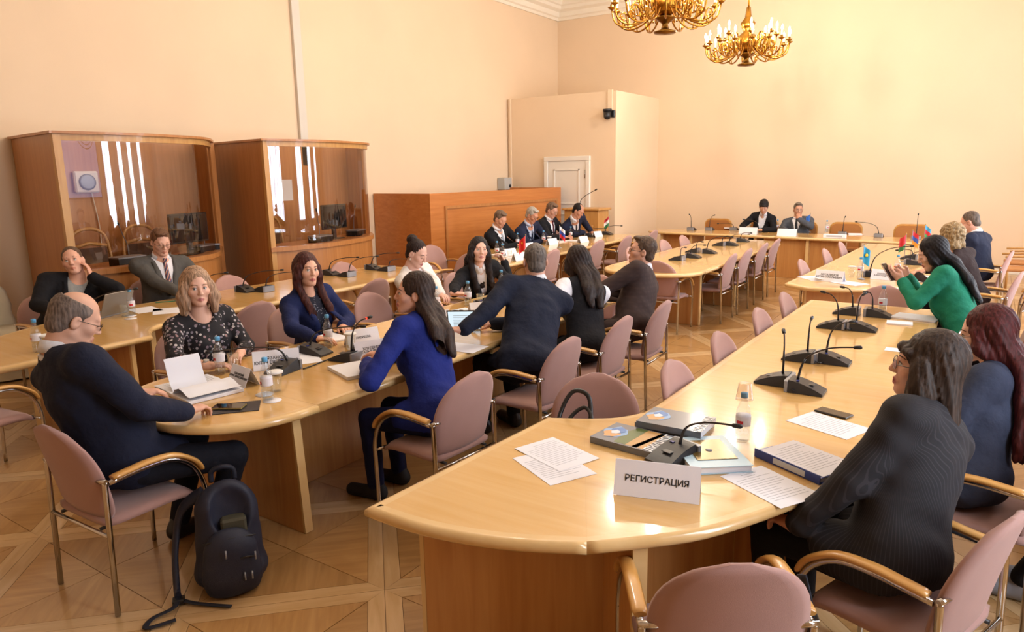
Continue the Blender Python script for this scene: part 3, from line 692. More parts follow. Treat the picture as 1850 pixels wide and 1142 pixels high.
# ------------------------------------------------------------------ conference chairs
def rounded_back(w, z0, z1, y0, y1, th, p=2.6, bend=0.035, taper=0.90):
    """upholstered shell: rounded top outline, bent around the sitter, leaning back"""
    zc = z0 + (z1 - z0) * 0.42; nu, nv = 14, 14; front = []; 
    for j in range(nv + 1):
        v = j / nv; z = z0 + (z1 - z0) * v
        if z > zc: hw = w / 2 * max(0.0, 1 - ((z - zc) / (z1 - zc)) ** p) ** (1 / 2.0)
        else: hw = w / 2 * (taper + (1 - taper) * math.sin((z - z0) / (zc - z0) * PI / 2))
        if z < z0 + 0.04: hw -= 0.02 * (1 - (z - z0) / 0.04)
        hw = max(hw, 0.012 if j < nv else 0.03)
        y = y0 + (y1 - y0) * v ** 1.15
        front.append([(hw * (2 * i / nu - 1), y + bend * (2 * i / nu - 1) ** 2 * (hw / (w / 2)) ** 2, z) for i in range(nu + 1)])
    vs = []; fs = []
    W = nu + 1
    for s in (0, 1):
        for j in range(nv + 1):
            for i in range(nu + 1):
                x, y, z = front[j][i]; e = min(i, nu - i, j, nv - j) == 0
                k = 0.0
                vs.append((x, y - (th if s else 0) + (0 if not e else (th * 0.3 if s else -th * 0.3)), z))
    B = W * (nv + 1)
    for j in range(nv):
        for i in range(nu):
            a = j * W + i; fs.append((a, a + W, a + W + 1, a + 1)); fs.append((B + a, B + a + 1, B + a + W + 1, B + a + W))
    rim = [i for i in range(W)] + [j * W + nu for j in range(1, nv + 1)] + [nv * W + i for i in range(nu - 1, -1, -1)] + [j * W for j in range(nv - 1, 0, -1)]
    for k in range(len(rim)):
        a, b = rim[k], rim[(k + 1) % len(rim)]; fs.append((a, b, B + b, B + a))
    return vs, fs
def chair_meshes(kind):
    fab = M_FAB
    vs, fs = rounded_back(0.45, 0.415, 0.845, -0.185, -0.285, 0.034)
    D = {}
    D['backrest'] = [new_mesh('backrest', vs, fs, fab, True)]
    # seat cushion
    S = MB(); nx, ny = 10, 10; vs = []; fs = []
    for s in (0, 1):
        for j in range(ny + 1):
            for i in range(nx + 1):
                u, v = 2 * i / nx - 1, 2 * j / ny - 1
                x = 0.215 * math.copysign(abs(u) ** 0.9, u) * (1 - 0.06 * abs(v) ** 6); y = 0.0 + 0.215 * math.copysign(abs(v) ** 0.9, v) * (1 - 0.06 * abs(u) ** 6)
                e = max(abs(u), abs(v)); zz = 0.43 - 0.012 * (1 - abs(u) ** 2) * (1 - abs(v) ** 2) - 0.03 * max(0, v) ** 4
                if s: zz -= 0.05 - 0.012 * 0
                if e > 0.99: zz += (0.014 if s else -0.014)
                vs.append((x, y, zz))
    W = nx + 1; B = W * (ny + 1)
    for j in range(ny):
        for i in range(nx):
            a = j * W + i; fs.append((a, a + 1, a + W + 1, a + W)); fs.append((B + a, B + a + W, B + a + W + 1, B + a + 1))
    rim = [i for i in range(W)] + [j * W + nx for j in range(1, ny + 1)] + [ny * W + i for i in range(nx - 1, -1, -1)] + [j * W for j in range(ny - 1, 0, -1)]
    for k in range(len(rim)):
        a, b = rim[k], rim[(k + 1) % len(rim)]; fs.append((b, a, B + a, B + b))
    D['seat'] = [new_mesh('seat', vs, fs, fab, True)]
    D['leg'] = []; D['armrest'] = []; D['bracket'] = []
    for s in (-1, 1):
        x = 0.238 * s
        rear = MB().tube([(x, -0.235, 0.004), (x, -0.215, 0.6), (x, -0.214, 0.612)], 0.0125, 8)
        D['leg'].append(rear.mesh('leg', M_CHROME))
        fr = MB().tube(curve_pts([(x, 0.225, 0.004), (x, 0.235, 0.30), (x, 0.232, 0.42), (x, 0.19, 0.53), (x, 0.10, 0.598), (x, -0.02, 0.612), (x, -0.20, 0.600)], 4), 0.0115, 8)
        fr.tube([(x, 0.234, 0.37), (x * 0.82, 0.2, 0.385)], 0.009, 6)
        D['leg'].append(fr.mesh('leg', M_CHROME))
        am = MB().tube(curve_pts([(x, 0.228, 0.505), (x, 0.195, 0.56), (x, 0.10, 0.619), (x, -0.02, 0.632), (x, -0.10, 0.627), (x, -0.185, 0.62)], 4), [0.019] + [0.024] * 19 + [0.019], 10, flat=((0, 0.35, 1), 0.5))
        D['armrest'].append(am.mesh('armrest', M_ARM))
        D['bracket'].append(MB().tube([(x * 1.05, -0.215, 0.612), (x * 0.8, -0.222, 0.612)], 0.011, 8).mesh('bracket', M_CHROME))
    D['crossbar'] = [MB().tube([(-0.238, -0.225, 0.365), (0.238, -0.225, 0.365)], 0.009, 8).mesh('crossbar', M_CHROME), MB().tube([(-0.2, 0.2, 0.385), (0.2, 0.2, 0.385)], 0.009, 8).tube([(-0.16, -0.22, 0.38), (-0.16, 0.2, 0.385)], 0.008, 6).tube([(0.16, -0.22, 0.38), (0.16, 0.2, 0.385)], 0.008, 6).mesh('seat_frame', M_DARKG)]
    return D
CH = chair_meshes('mauve')
def chair(x, y, head, label, group=None, D=CH, name='conference_chair'):
    """head: direction the sitter faces, degrees counter-clockwise from +Y"""
    t = thing(name, label, 'chair', (x, y, 0), R_(head), group)
    for k, ms in D.items():
        for me in ms: obj(k, me, t)
    return t
chair(-3.2, 1.53, 2, 'mauve armchair under the bald man in navy suit')
chair(-5.06, 1.60, 8, 'empty mauve armchair tucked under the near end of the booth-side table')
chair(-2.42, 2.82, 86, 'mauve armchair under the speaking woman in royal blue jacket')
chair(-2.38, 3.75, 88, 'mauve armchair under the navy-suited man seen from behind')
chair(-2.36, 4.5, 90, 'mauve armchair under the woman in black vest')
chair(-2.34, 5.2, 92, 'mauve armchair under the man in brown suit')
chair(-3.14, 5.93, 180, 'empty mauve armchair at the far head of the busy middle table')
chair(-4.22, 2.62, -90, 'mauve armchair under the blonde woman in floral blouse')
chair(-4.24, 3.52, -90, 'mauve armchair under the woman in navy cardigan')
chair(-4.16, 4.34, -90, 'empty mauve armchair beside the woman in white jacket')
chair(-4.22, 4.92, -90, 'mauve armchair under the woman in white jacket')
chair(-4.26, 5.66, -92, 'mauve armchair under the woman resting her cheek on her hand')
# inner side of the tables by the booths, backs towards the middle
chair(-5.22, 3.58, 90, 'empty mauve armchair between blonde woman and woman in navy cardigan')
chair(-5.26, 5.0, 90, 'empty mauve armchair behind the woman in navy cardigan, its back to her')
# outer side
chair(-6.74, 2.82, -90, 'mauve armchair under the man with hand on cheek')
chair(-6.80, 3.82, -90, 'mauve armchair under the man in grey suit')
chair(-6.28, 4.42, -90, 'empty mauve chair at the booth-side table, directly right of the grey-suited man')
chair(-6.05, 5.78, -90, 'empty mauve chair in front of the far booth')
chair(-6.38, 7.75, -100, 'empty armchair directly before the wooden partition')
chair(-5.55, 6.95, 172, 'empty armchair behind the woman in white jacket, end of booth-side table')
# in front of the four men
chair(-5.05, 8.1, 90, 'empty mauve armchair facing the leftmost of the four men')
chair(-5.08, 9.5, 88, 'empty mauve armchair, nearer of two with full backs facing the four men')
chair(-5.02, 10.35, 90, 'empty mauve armchair, farther of two with full backs facing the four men')
chair(-5.05, 11.5, 90, 'empty mauve armchair near the gap between head table and four men')
for (yy, lb) in ((9.08, 'leftmost'), (9.82, 'second'), (10.52, 'third'), (11.34, 'rightmost')):
    chair(-6.42, yy, -90, 'mauve armchair under the %s of the four men' % lb)
# middle empty table
chair(-3.08, 7.82, 0, 'empty mauve armchair at the near head of the empty middle table')
for yy, lb in ((8.6, 'first'), (9.27, 'second'), (10.05, 'third'), (10.75, 'fourth')):
    chair(-2.82, yy, 90, 'empty mauve armchair, %s in the row along the empty middle table' % lb)
for yy, lb in ((8.75, 'first'), (9.9, 'second'), (10.7, 'third')):
    chair(-3.68, yy, -90, 'empty mauve armchair, %s along the far side of the empty middle table' % lb)
# right-hand tables, inner side
chair(-1.47, 2.82, 200, 'mauve armchair with a black bag strap over its back')
for yy, lb in ((3.52, 'first'), (4.32, 'second'), (5.24, 'third'), (6.02, 'fourth')):
    chair(-1.06, yy, -90, 'empty mauve chair tucked under the microphone table, %s beyond the strap chair' % lb)
chair(-0.68, 6.50, 180, 'empty mauve armchair between the microphone table and the table with blue flag')
chair(-1.42, 8.35, -90, 'empty mauve armchair behind the folded name card with papers')
chair(-1.40, 9.6, -90, 'empty mauve armchair beside the far right table, near the head table gap')
chair(-1.38, 10.6, -90, 'empty mauve armchair closest to the head table on the right row')
# near outer side
chair(-0.61, 1.96, 33, 'empty mauve armchair in the foreground at the rounded table end')
chair(-0.13, 2.50, 70, 'mauve armchair under the woman in pinstripe jacket')
chair(0.08, 3.42, 80, 'mauve chair under the red-haired woman')
chair(0.06, 5.95, 88, 'mauve chair under the woman in green jacket')
chair(0.02, 8.3, 84, 'mauve armchair under the curly-haired woman in brown')
chair(-0.02, 10.3, 86, 'mauve armchair under the man in navy seen from behind at right')
# row along the windows
chair(0.62, 7.55, 92, 'empty armchair behind the green-jacketed woman, its seat showing')
chair(0.60, 9.0, 90, 'empty armchair behind the curly-haired woman near the windows')
chair(0.66, 5.25, 90, 'empty armchair behind the red-haired woman at the picture edge')
chair(0.72, 4.35, 90, 'armchair at the picture edge with a black-shoed sitter')
chair(0.76, 3.55, 92, 'armchair at the picture edge with a sitter in grey sneakers')
# head table armchairs: wide tan backs
def wide_meshes():
    D = {}
    def rr(w, z0, z1, r, n=6):
        out = []
        for (cx, cz, a0) in ((w / 2 - r, z1 - r, 0), (-w / 2 + r, z1 - r, 90), (-w / 2 + 0.03, z0 + 0.03, 180), (w / 2 - 0.03, z0 + 0.03, 270)):
            rad = r if a0 < 180 else 0.03
            for k in range(n + 1):
                a = R_(a0 + 90 * k / n); out.append((cx + rad * math.cos(a), cz + rad * math.sin(a)))
        return out
    Mx = Matrix.Translation((0, -0.21, 0)) @ Matrix.Rotation(R_(82), 4, 'X')
    D['back_frame'] = [MB().prism(rr(0.54, 0.42, 0.90, 0.12), -0.012, 0.024, Mx).mesh('back_frame', M_ARM)]
    D['backrest'] = [MB().prism(rr(0.49, 0.44, 0.875, 0.10), -0.03, -0.0125, Mx).prism(rr(0.49, 0.44, 0.875, 0.10), 0.0245, 0.034, Mx).mesh('backrest', M_TAN)]
    D['seat'] = [MB().box((-0.25, -0.2, 0.38), (0.25, 0.25, 0.45), 0.03).mesh('seat', M_TAN)]
    D['armrest'] = [MB().tube(curve_pts([(0.28 * s, 0.2, 0.40), (0.285 * s, 0.2, 0.58), (0.28 * s, 0.1, 0.63), (0.275 * s, -0.2, 0.64)], 4), 0.02, 8).mesh('armrest', M_ARM) for s in (-1, 1)]
    D['leg'] = [MB().tube([(0.25 * sx, 0.22 * sy, 0.003), (0.25 * sx, 0.2 * sy, 0.385)], 0.018, 8).mesh('leg', M_ARM) for sx in (-1, 1) for sy in (-1, 1)]
    return D
WC = wide_meshes()
chair(-4.46, 13.9, 180, 'wide tan armchair at the head table, empty and beside the short-haired woman', None, WC, 'head_table_armchair')
chair(-3.56, 13.86, 180, 'wide tan armchair under the short-haired woman in black jacket', None, WC, 'head_table_armchair')
chair(-2.86, 13.8, 180, 'wide tan armchair under the man with hand on chin', None, WC, 'head_table_armchair')
chair(-2.10, 13.72, 182, 'wide tan armchair, empty, directly right of the man with hand on chin', None, WC, 'head_table_armchair')
chair(-1.06, 13.6, 183, 'wide tan armchair, empty, at the right end of the head table', None, WC, 'head_table_armchair')
# wooden slat chairs stacked by the far wall
def slat_chair(x, y, h, label):
    t = thing('slat_chair', label, 'chair', (x, y, 0), R_(h))
    for s in (-0.2, 0.2):
        MB().tube([(s, -0.2, 0.003), (s, -0.24, 0.95)], 0.017, 8).build('leg', M_PALE, t)
        MB().tube([(s, 0.2, 0.003), (s, 0.2, 0.44)], 0.017, 8).build('leg', M_PALE, t)
        MB().tube([(s, -0.22, 0.64), (s, 0.2, 0.62)], 0.014, 8).build('armrest', M_PALE, t)
    MB().box((-0.21, -0.2, 0.42), (0.21, 0.22, 0.46), 0.01).build('seat', M_TAN, t)
    MB().box((-0.2, -0.25, 0.88), (0.2, -0.225, 0.95), 0.006).build('top_rail', M_PALE, t)
    for k in range(6):
        xx = -0.15 + 0.06 * k; MB().box((xx - 0.012, -0.24, 0.47), (xx + 0.012, -0.222, 0.88)).build('slat', M_PALE, t)
slat_chair(0.42, 11.9, 95, 'wooden slat-back chair near the far wall beside the navy-suited man')
slat_chair(0.48, 12.7, 95, 'wooden slat-back chair closest to the back wall at the picture edge')
# chair under a cream slip cover by the wall
def covered_chair():
    t = thing('covered_chair', 'chair under a loose cream slip cover by the nearer booth', 'chair', (-7.72, 2.74, 0), R_(-75))
    vs, fs = rounded_back(0.56, 0.30, 0.98, -0.20, -0.28, 0.09, 2.4, 0.05, 1.0)
    vs = [(x + 0.008 * math.sin(z * 40 + x * 9), y + 0.01 * math.sin(x * 35 + z * 14), z) for x, y, z in vs]
    m = mat('cream_cover', '#cbbfa6', 0.9, bump=0.2, bscale=25)
    obj('back_cover', new_mesh('back_cover', vs, fs, m, True), t)
    mb = MB(); n = 32; prof = [(0.30, 0.02), (0.285, 0.25), (0.27, 0.42), (0.24, 0.46), (0.0, 0.47)]; vs = []
    for (r, z) in prof:
        for k in range(n):
            a = 2 * PI * k / n; rr = r * (1 + 0.18 * math.cos(2 * a) ** 2 * 0.6 + (0.04 * math.sin(a * 9) if z < 0.4 else 0)); vs.append((rr * math.cos(a), rr * math.sin(a) - 0.02, z))
    fs = [(i * n + j, i * n + (j + 1) % n, (i + 1) * n + (j + 1) % n, (i + 1) * n + j) for i in range(len(prof) - 1) for j in range(n)]
    obj('seat_skirt', new_mesh('seat_skirt', vs, fs, m, True), t)
covered_chair()
# ------------------------------------------------------------------ people: signed-distance bodies turned into smooth meshes
F32 = np.float32
class Field:
    def __init__(s, lo, hi, h):
        s.lo = np.array(lo, F32); s.h = h
        s.n = np.maximum(2, np.ceil((np.array(hi) - np.array(lo)) / h).astype(int) + 1)
        s.ax = [(s.lo[i] + h * np.arange(s.n[i])).astype(F32) for i in range(3)]
        s.D = np.full(s.n, 1.0, F32)
    def win(s, lo, hi):
        sl = []
        for i in range(3):
            a = int(np.clip(math.floor((lo[i] - s.lo[i]) / s.h), 0, s.n[i])); b = int(np.clip(math.ceil((hi[i] - s.lo[i]) / s.h) + 1, 0, s.n[i]))
            if b <= a: return None, None
            sl.append(slice(a, b))
        return tuple(sl), (s.ax[0][sl[0]][:, None, None], s.ax[1][sl[1]][None, :, None], s.ax[2][sl[2]][None, None, :])
    def put(s, sl, d, k, mode):
        A = s.D[sl]
        if mode == '+':
            if k > 0:
                h = np.clip(0.5 + 0.5 * (A - d) / k, 0, 1); s.D[sl] = A + (d - A) * h - k * h * (1 - h)
            else: s.D[sl] = np.minimum(A, d)
        else:
            if k > 0:
                h = np.clip(0.5 - 0.5 * (A + d) / k, 0, 1); s.D[sl] = A + (-d - A) * h + k * h * (1 - h)
            else: s.D[sl] = np.maximum(A, -d)
    def rc(s, a, b, ra, rb, k=0.02, mode='+', flat=None):
        a = np.array(a, F32); b = np.array(b, F32); m = max(ra, rb) + k + 3 * s.h
        sl, g = s.win(np.minimum(a, b) - m, np.maximum(a, b) + m)
        if sl is None: return s
        ba = b - a; L2 = float(ba @ ba) + 1e-9
        px, py, pz = g[0] - a[0], g[1] - a[1], g[2] - a[2]
        t = np.clip((px * ba[0] + py * ba[1] + pz * ba[2]) / L2, 0, 1)
        qx, qy, qz = px - t * ba[0], py - t * ba[1], pz - t * ba[2]
        q2 = qx * qx + qy * qy + qz * qz
        if flat is not None:
            n, f = flat; c = qx * n[0] + qy * n[1] + qz * n[2]; q2 = q2 + c * c * (1 / (f * f) - 1)
        s.put(sl, np.sqrt(q2) - (ra + t * (rb - ra)), k, mode); return s
    def chain(s, pts, rad, k=0.02, mode='+', flat=None):
        for i in range(len(pts) - 1): s.rc(pts[i], pts[i + 1], rad[i], rad[i + 1], k, mode, flat)
        return s
    def ell(s, c, r, R=None, k=0.02, mode='+'):
        c = np.array(c, F32); r = np.array(r, F32); m = float(r.max()) + k + 3 * s.h
        sl, g = s.win(c - m, c + m)
        if sl is None: return s
        p = (g[0] - c[0], g[1] - c[1], g[2] - c[2])
        if R is not None: p = tuple(p[0] * R[i][0] + p[1] * R[i][1] + p[2] * R[i][2] for i in range(3))
        k0 = np.sqrt((p[0] / r[0]) ** 2 + (p[1] / r[1]) ** 2 + (p[2] / r[2]) ** 2); k1 = np.sqrt((p[0] / r[0] ** 2) ** 2 + (p[1] / r[1] ** 2) ** 2 + (p[2] / r[2] ** 2) ** 2) + 1e-9
        s.put(sl, k0 * (k0 - 1) / k1, k, mode); return s
    def torus(s, c, axis, R0, r, k=0.01, mode='+', squash=1.0):
        c = np.array(c, F32); m = R0 + r + k + 3 * s.h; sl, g = s.win(c - m, c + m)
        if sl is None: return s
        p = (g[0] - c[0], g[1] - c[1], g[2] - c[2]); a = p[0] * axis[0] + p[1] * axis[1] + p[2] * axis[2]
        rad = np.sqrt(np.maximum(0, p[0] ** 2 + p[1] ** 2 + p[2] ** 2 - a * a)); s.put(sl, np.sqrt((rad - R0) ** 2 + (a * squash) ** 2) - r, k, mode); return s
    def grid(s): return s.ax[0][:, None, None], s.ax[1][None, :, None], s.ax[2][None, None, :]
    def noise(s, amp, freq, seed=0):
        x, y, z = s.grid(); f = freq
        s.D += amp * (np.sin(f * x + 1.3 * np.sin(f * 0.7 * z + seed) + seed) * np.sin(f * 0.83 * y + 1.1 * np.sin(f * 0.6 * x) + 2 * seed) + 0.6 * np.sin(f * 1.7 * z + 1.5 * np.sin(f * 0.9 * y + seed) + 1.7 * np.sin(f * x * 0.8))).astype(F32)
        return s
    def mesh(s, relax=1):
        D = s.D; inside = D < 0
        # keep clear of the grid border
        c = inside[:-1, :-1, :-1].astype(np.int8)
        cnt = np.zeros(tuple(s.n - 1), np.int8)
        for dx in (0, 1):
            for dy in (0, 1):
                for dz in (0, 1): cnt += inside[dx:s.n[0] - 1 + dx, dy:s.n[1] - 1 + dy, dz:s.n[2] - 1 + dz]
        act = (cnt > 0) & (cnt < 8); ix, iy, iz = np.nonzero(act)
        if len(ix) == 0: return np.zeros((0, 3)), np.zeros((0, 4), int)
        idx = np.full(act.shape, -1, np.int64); idx[ix, iy, iz] = np.arange(len(ix))
        cv = {}
        for dx in (0, 1):
            for dy in (0, 1):
                for dz in (0, 1): cv[(dx, dy, dz)] = D[ix + dx, iy + dy, iz + dz]
        acc = np.zeros((len(ix), 3), F32); num = np.zeros(len(ix), F32)
        for a in cv:
            for ax in range(3):
                if a[ax] == 0:
                    b = tuple(1 if i == ax else a[i] for i in range(3)); va, vb = cv[a], cv[b]; cr = (va < 0) != (vb < 0)
                    t = np.where(cr, va / np.where(cr, va - vb, 1), 0)
                    for i in range(3): acc[:, i] += np.where(cr, (t if i == ax else a[i]), 0)
                    num += cr
        V = s.lo + s.h * (np.stack([ix, iy, iz], 1) + acc / num[:, None])
        Q = []
        for ax in range(3):
            o1, o2 = [(1, 2), (2, 0), (0, 1)][ax]
            a = [slice(None)] * 3; b = [slice(None)] * 3; a[ax] = slice(0, -1); b[ax] = slice(1, None)
            ch = inside[tuple(a)] != inside[tuple(b)]
            sub = [slice(None)] * 3; sub[o1] = slice(1, -1); sub[o2] = slice(1, -1)
            full = np.zeros_like(ch); full[tuple(sub)] = ch[tuple(sub)]
            e = np.stack(np.nonzero(full), 1)
            if len(e) == 0: continue
            def cell(d1, d2):
                q = e.copy(); q[:, o1] += d1; q[:, o2] += d2; return idx[q[:, 0], q[:, 1], q[:, 2]]
            q = np.stack([cell(-1, -1), cell(0, -1), cell(0, 0), cell(-1, 0)], 1)
            fl = ~inside[e[:, 0], e[:, 1], e[:, 2]]
            q[fl] = q[fl][:, ::-1]
            Q.append(q)
        Q = np.concatenate(Q); Q = Q[(Q >= 0).all(1)]
        for _ in range(relax):
            S = np.zeros_like(V); N = np.zeros(len(V), F32)
            for i in range(4):
                a, b = Q[:, i], Q[:, (i + 1) % 4]
                for k in range(3):
                    S[:, k] += np.bincount(a, V[b, k], len(V)) + np.bincount(b, V[a, k], len(V))
                N += np.bincount(a, minlength=len(V)) + np.bincount(b, minlength=len(V))
            V = 0.5 * V + 0.5 * S / np.maximum(N, 1)[:, None]
        return V, Q

def quad_mesh(name, V, Q, m, col=None):
    me = bpy.data.meshes.new(name); me.vertices.add(len(V)); me.vertices.foreach_set('co', np.asarray(V, F32).ravel())
    me.loops.add(len(Q) * 4); me.loops.foreach_set('vertex_index', np.asarray(Q, np.int32).ravel())
    me.polygons.add(len(Q)); me.polygons.foreach_set('loop_start', np.arange(0, len(Q) * 4, 4, dtype=np.int32))
    me.polygons.foreach_set('use_smooth', np.ones(len(Q), bool))
    me.materials.append(m)
    if col is not None:
        a = me.color_attributes.new('tone', 'FLOAT_COLOR', 'POINT'); a.data.foreach_set('color', np.asarray(col, F32).ravel())
    me.update(calc_edges=True)
    return me

def skin_mat():
    m, t, b = nt('skin'); N, L = t.nodes.new, t.links.new
    at_ = N('ShaderNodeAttribute'); at_.attribute_name = 'tone'; L(at_.outputs['Color'], b.inputs['Base Color'])
    b.inputs['Roughness'].default_value = 0.5; b.inputs['Specular IOR Level'].default_value = 0.35
    b.inputs['Subsurface Weight'].default_value = 0.0
    return m
M_SKIN = skin_mat()
def hair_mat(name, c):
    if name in MATS: return MATS[name]
    m, t, b = nt(name); N, L = t.nodes.new, t.links.new; c = lin(c)
    tc = N('ShaderNodeTexCoord'); mp = N('ShaderNodeMapping'); mp.inputs['Scale'].default_value = (110, 110, 7); L(tc.outputs['Object'], mp.inputs[0])
    n = N('ShaderNodeTexNoise'); n.inputs['Scale'].default_value = 1.0; n.inputs['Detail'].default_value = 3; L(mp.outputs[0], n.inputs['Vector'])
    r = N('ShaderNodeMix'); r.data_type = 'RGBA'; r.inputs[6].default_value = tuple(x * 0.55 for x in c[:3]) + (1,); r.inputs[7].default_value = tuple(min(1, x * 1.5) for x in c[:3]) + (1,)
    mr = N('ShaderNodeMapRange'); mr.inputs[1].default_value = 0.35; mr.inputs[2].default_value = 0.65; L(n.outputs[0], mr.inputs[0]); L(mr.outputs[0], r.inputs[0]); L(r.outputs[2], b.inputs['Base Color'])
    bp = N('ShaderNodeBump'); bp.inputs['Strength'].default_value = 0.5; bp.inputs['Distance'].default_value = 0.004; L(n.outputs[0], bp.inputs['Height']); L(bp.outputs[0], b.inputs['Normal'])
    b.inputs['Roughness'].default_value = 0.55; b.inputs['Specular IOR Level'].default_value = 0.25
    MATS[name] = m
    return m
def cloth_mat(name, c, kind='plain', c2=None, rough=0.85):
    if name in MATS: return MATS[name]
    if kind == 'plain': return mat(name, c, rough, bump=0.6, bscale=13, var=0.06, vscale=12, spec=0.25, bdist=0.02)
    m, t, b = nt(name); N, L = t.nodes.new, t.links.new; b.inputs['Roughness'].default_value = rough
    tc = N('ShaderNodeTexCoord'); mx = N('ShaderNodeMix'); mx.data_type = 'RGBA'; mx.inputs[6].default_value = lin(c); mx.inputs[7].default_value = lin(c2)
    if kind == 'pinstripe':
        sp = N('ShaderNodeSeparateXYZ'); L(tc.outputs['Object'], sp.inputs[0])
        a0 = N('ShaderNodeMath'); a0.operation = 'ARCTAN2'; L(sp.outputs[0], a0.inputs[0]); L(sp.outputs[1], a0.inputs[1])
        a = N('ShaderNodeMath'); a.operation = 'MULTIPLY'; a.inputs[1].default_value = 13.0; L(a0.outputs[0], a.inputs[0])
        ad = N('ShaderNodeMath'); ad.operation = 'MULTIPLY_ADD'; ad.inputs[1].default_value = 0.0; L(sp.outputs[1], ad.inputs[0]); L(a.outputs[0], ad.inputs[2])
        f = N('ShaderNodeMath'); f.operation = 'FRACT'; L(ad.outputs[0], f.inputs[0]); g = N('ShaderNodeMath'); g.operation = 'LESS_THAN'; g.inputs[1].default_value = 0.22; L(f.outputs[0], g.inputs[0]); L(g.outputs[0], mx.inputs[0])
    elif kind in ('floral', 'dots'):
        v = N('ShaderNodeTexVoronoi'); v.inputs['Scale'].default_value = 42 if kind == 'floral' else 75; L(tc.outputs['Object'], v.inputs['Vector'])
        if kind == 'floral': v.inputs['Randomness'].default_value = 1.0
        g = N('ShaderNodeMath'); g.operation = 'LESS_THAN'; g.inputs[1].default_value = 0.40 if kind == 'floral' else 0.2; L(v.outputs['Distance'], g.inputs[0])
        if kind == 'floral':
            n = N('ShaderNodeTexNoise'); n.inputs['Scale'].default_value = 9; L(tc.outputs['Object'], n.inputs['Vector']); h = N('ShaderNodeMath'); h.operation = 'GREATER_THAN'; h.inputs[1].default_value = 0.45; L(n.outputs[0], h.inputs[0])
            k = N('ShaderNodeMath'); k.operation = 'MULTIPLY'; L(g.outputs[0], k.inputs[0]); L(h.outputs[0], k.inputs[1]); L(k.outputs[0], mx.inputs[0])
            rp = N('ShaderNodeValToRGB'); e = rp.color_ramp.elements; e[0].color = lin('#9a7a78'); e[1].color = lin('#d9cfc9'); e2 = e.new(0.5); e2.color = lin('#6f6676'); sp = N('ShaderNodeSeparateColor'); L(v.outputs['Color'], sp.inputs[0]); L(sp.outputs[0], rp.inputs[0]); L(rp.outputs[0], mx.inputs[7])
        else: L(g.outputs[0], mx.inputs[0])
    elif kind == 'check':
        w = N('ShaderNodeTexWave'); w.inputs['Scale'].default_value = 9; w.bands_direction = 'X'; w2 = N('ShaderNodeTexWave'); w2.inputs['Scale'].default_value = 9; w2.bands_direction = 'Z'
        L(tc.outputs['Object'], w.inputs['Vector']); L(tc.outputs['Object'], w2.inputs['Vector']); k = N('ShaderNodeMath'); k.operation = 'MULTIPLY'; L(w.outputs[1], k.inputs[0]); L(w2.outputs[1], k.inputs[1]); L(k.outputs[0], mx.inputs[0])
    elif kind == 'stripe':
        sp = N('ShaderNodeSeparateXYZ'); L(tc.outputs['Object'], sp.inputs[0]); a = N('ShaderNodeMath'); a.operation = 'MULTIPLY_ADD'; a.inputs[1].default_value = 1.4; L(sp.outputs[0], a.inputs[0]); L(sp.outputs[2], a.inputs[2])
        a2 = N('ShaderNodeMath'); a2.operation = 'MULTIPLY'; a2.inputs[1].default_value = 22; L(a.outputs[0], a2.inputs[0]); f = N('ShaderNodeMath'); f.operation = 'FRACT'; L(a2.outputs[0], f.inputs[0])
        rp = N('ShaderNodeValToRGB'); rp.color_ramp.interpolation = 'CONSTANT'; e = rp.color_ramp.elements; e[0].color = lin(c); e[1].color = lin(c2); e[1].position = 0.5; q = e.new(0.72); q.color = lin('#d8d2cc'); q2 = e.new(0.8); q2.color = lin('#c07a3c'); L(f.outputs[0], rp.inputs[0]); L(rp.outputs[0], b.inputs['Base Color'])
        MATS[name] = m; return m
    L(mx.outputs[2], b.inputs['Base Color']); MATS[name] = m
    return m

def rot3(yaw, pitch, roll):
    """head turn: yaw ccw seen from above, pitch up positive, roll to the sitter's right positive (degrees)"""
    return np.array(Matrix.Rotation(R_(yaw), 3, 'Z') @ Matrix.Rotation(R_(pitch), 3, 'X') @ Matrix.Rotation(R_(roll), 3, 'Y'))
def unit(v): v = np.array(v, float); return v / (np.linalg.norm(v) + 1e-9)
def ik(s, w, l1, l2, pole):
    s, w = np.array(s, float), np.array(w, float); d = w - s; L = np.linalg.norm(d); mx = l1 + l2 - 0.004
    if L > mx: w = s + d / L * mx; d = w - s; L = mx
    L = max(L, abs(l1 - l2) + 0.01)
    a = (l1 * l1 - l2 * l2 + L * L) / (2 * L); h = math.sqrt(max(0, l1 * l1 - a * a)); u = d / (np.linalg.norm(d) + 1e-9)
    p = np.array(pole, float); p = p - u * (p @ u); p = unit(p)
    return s + u * a + p * h, w

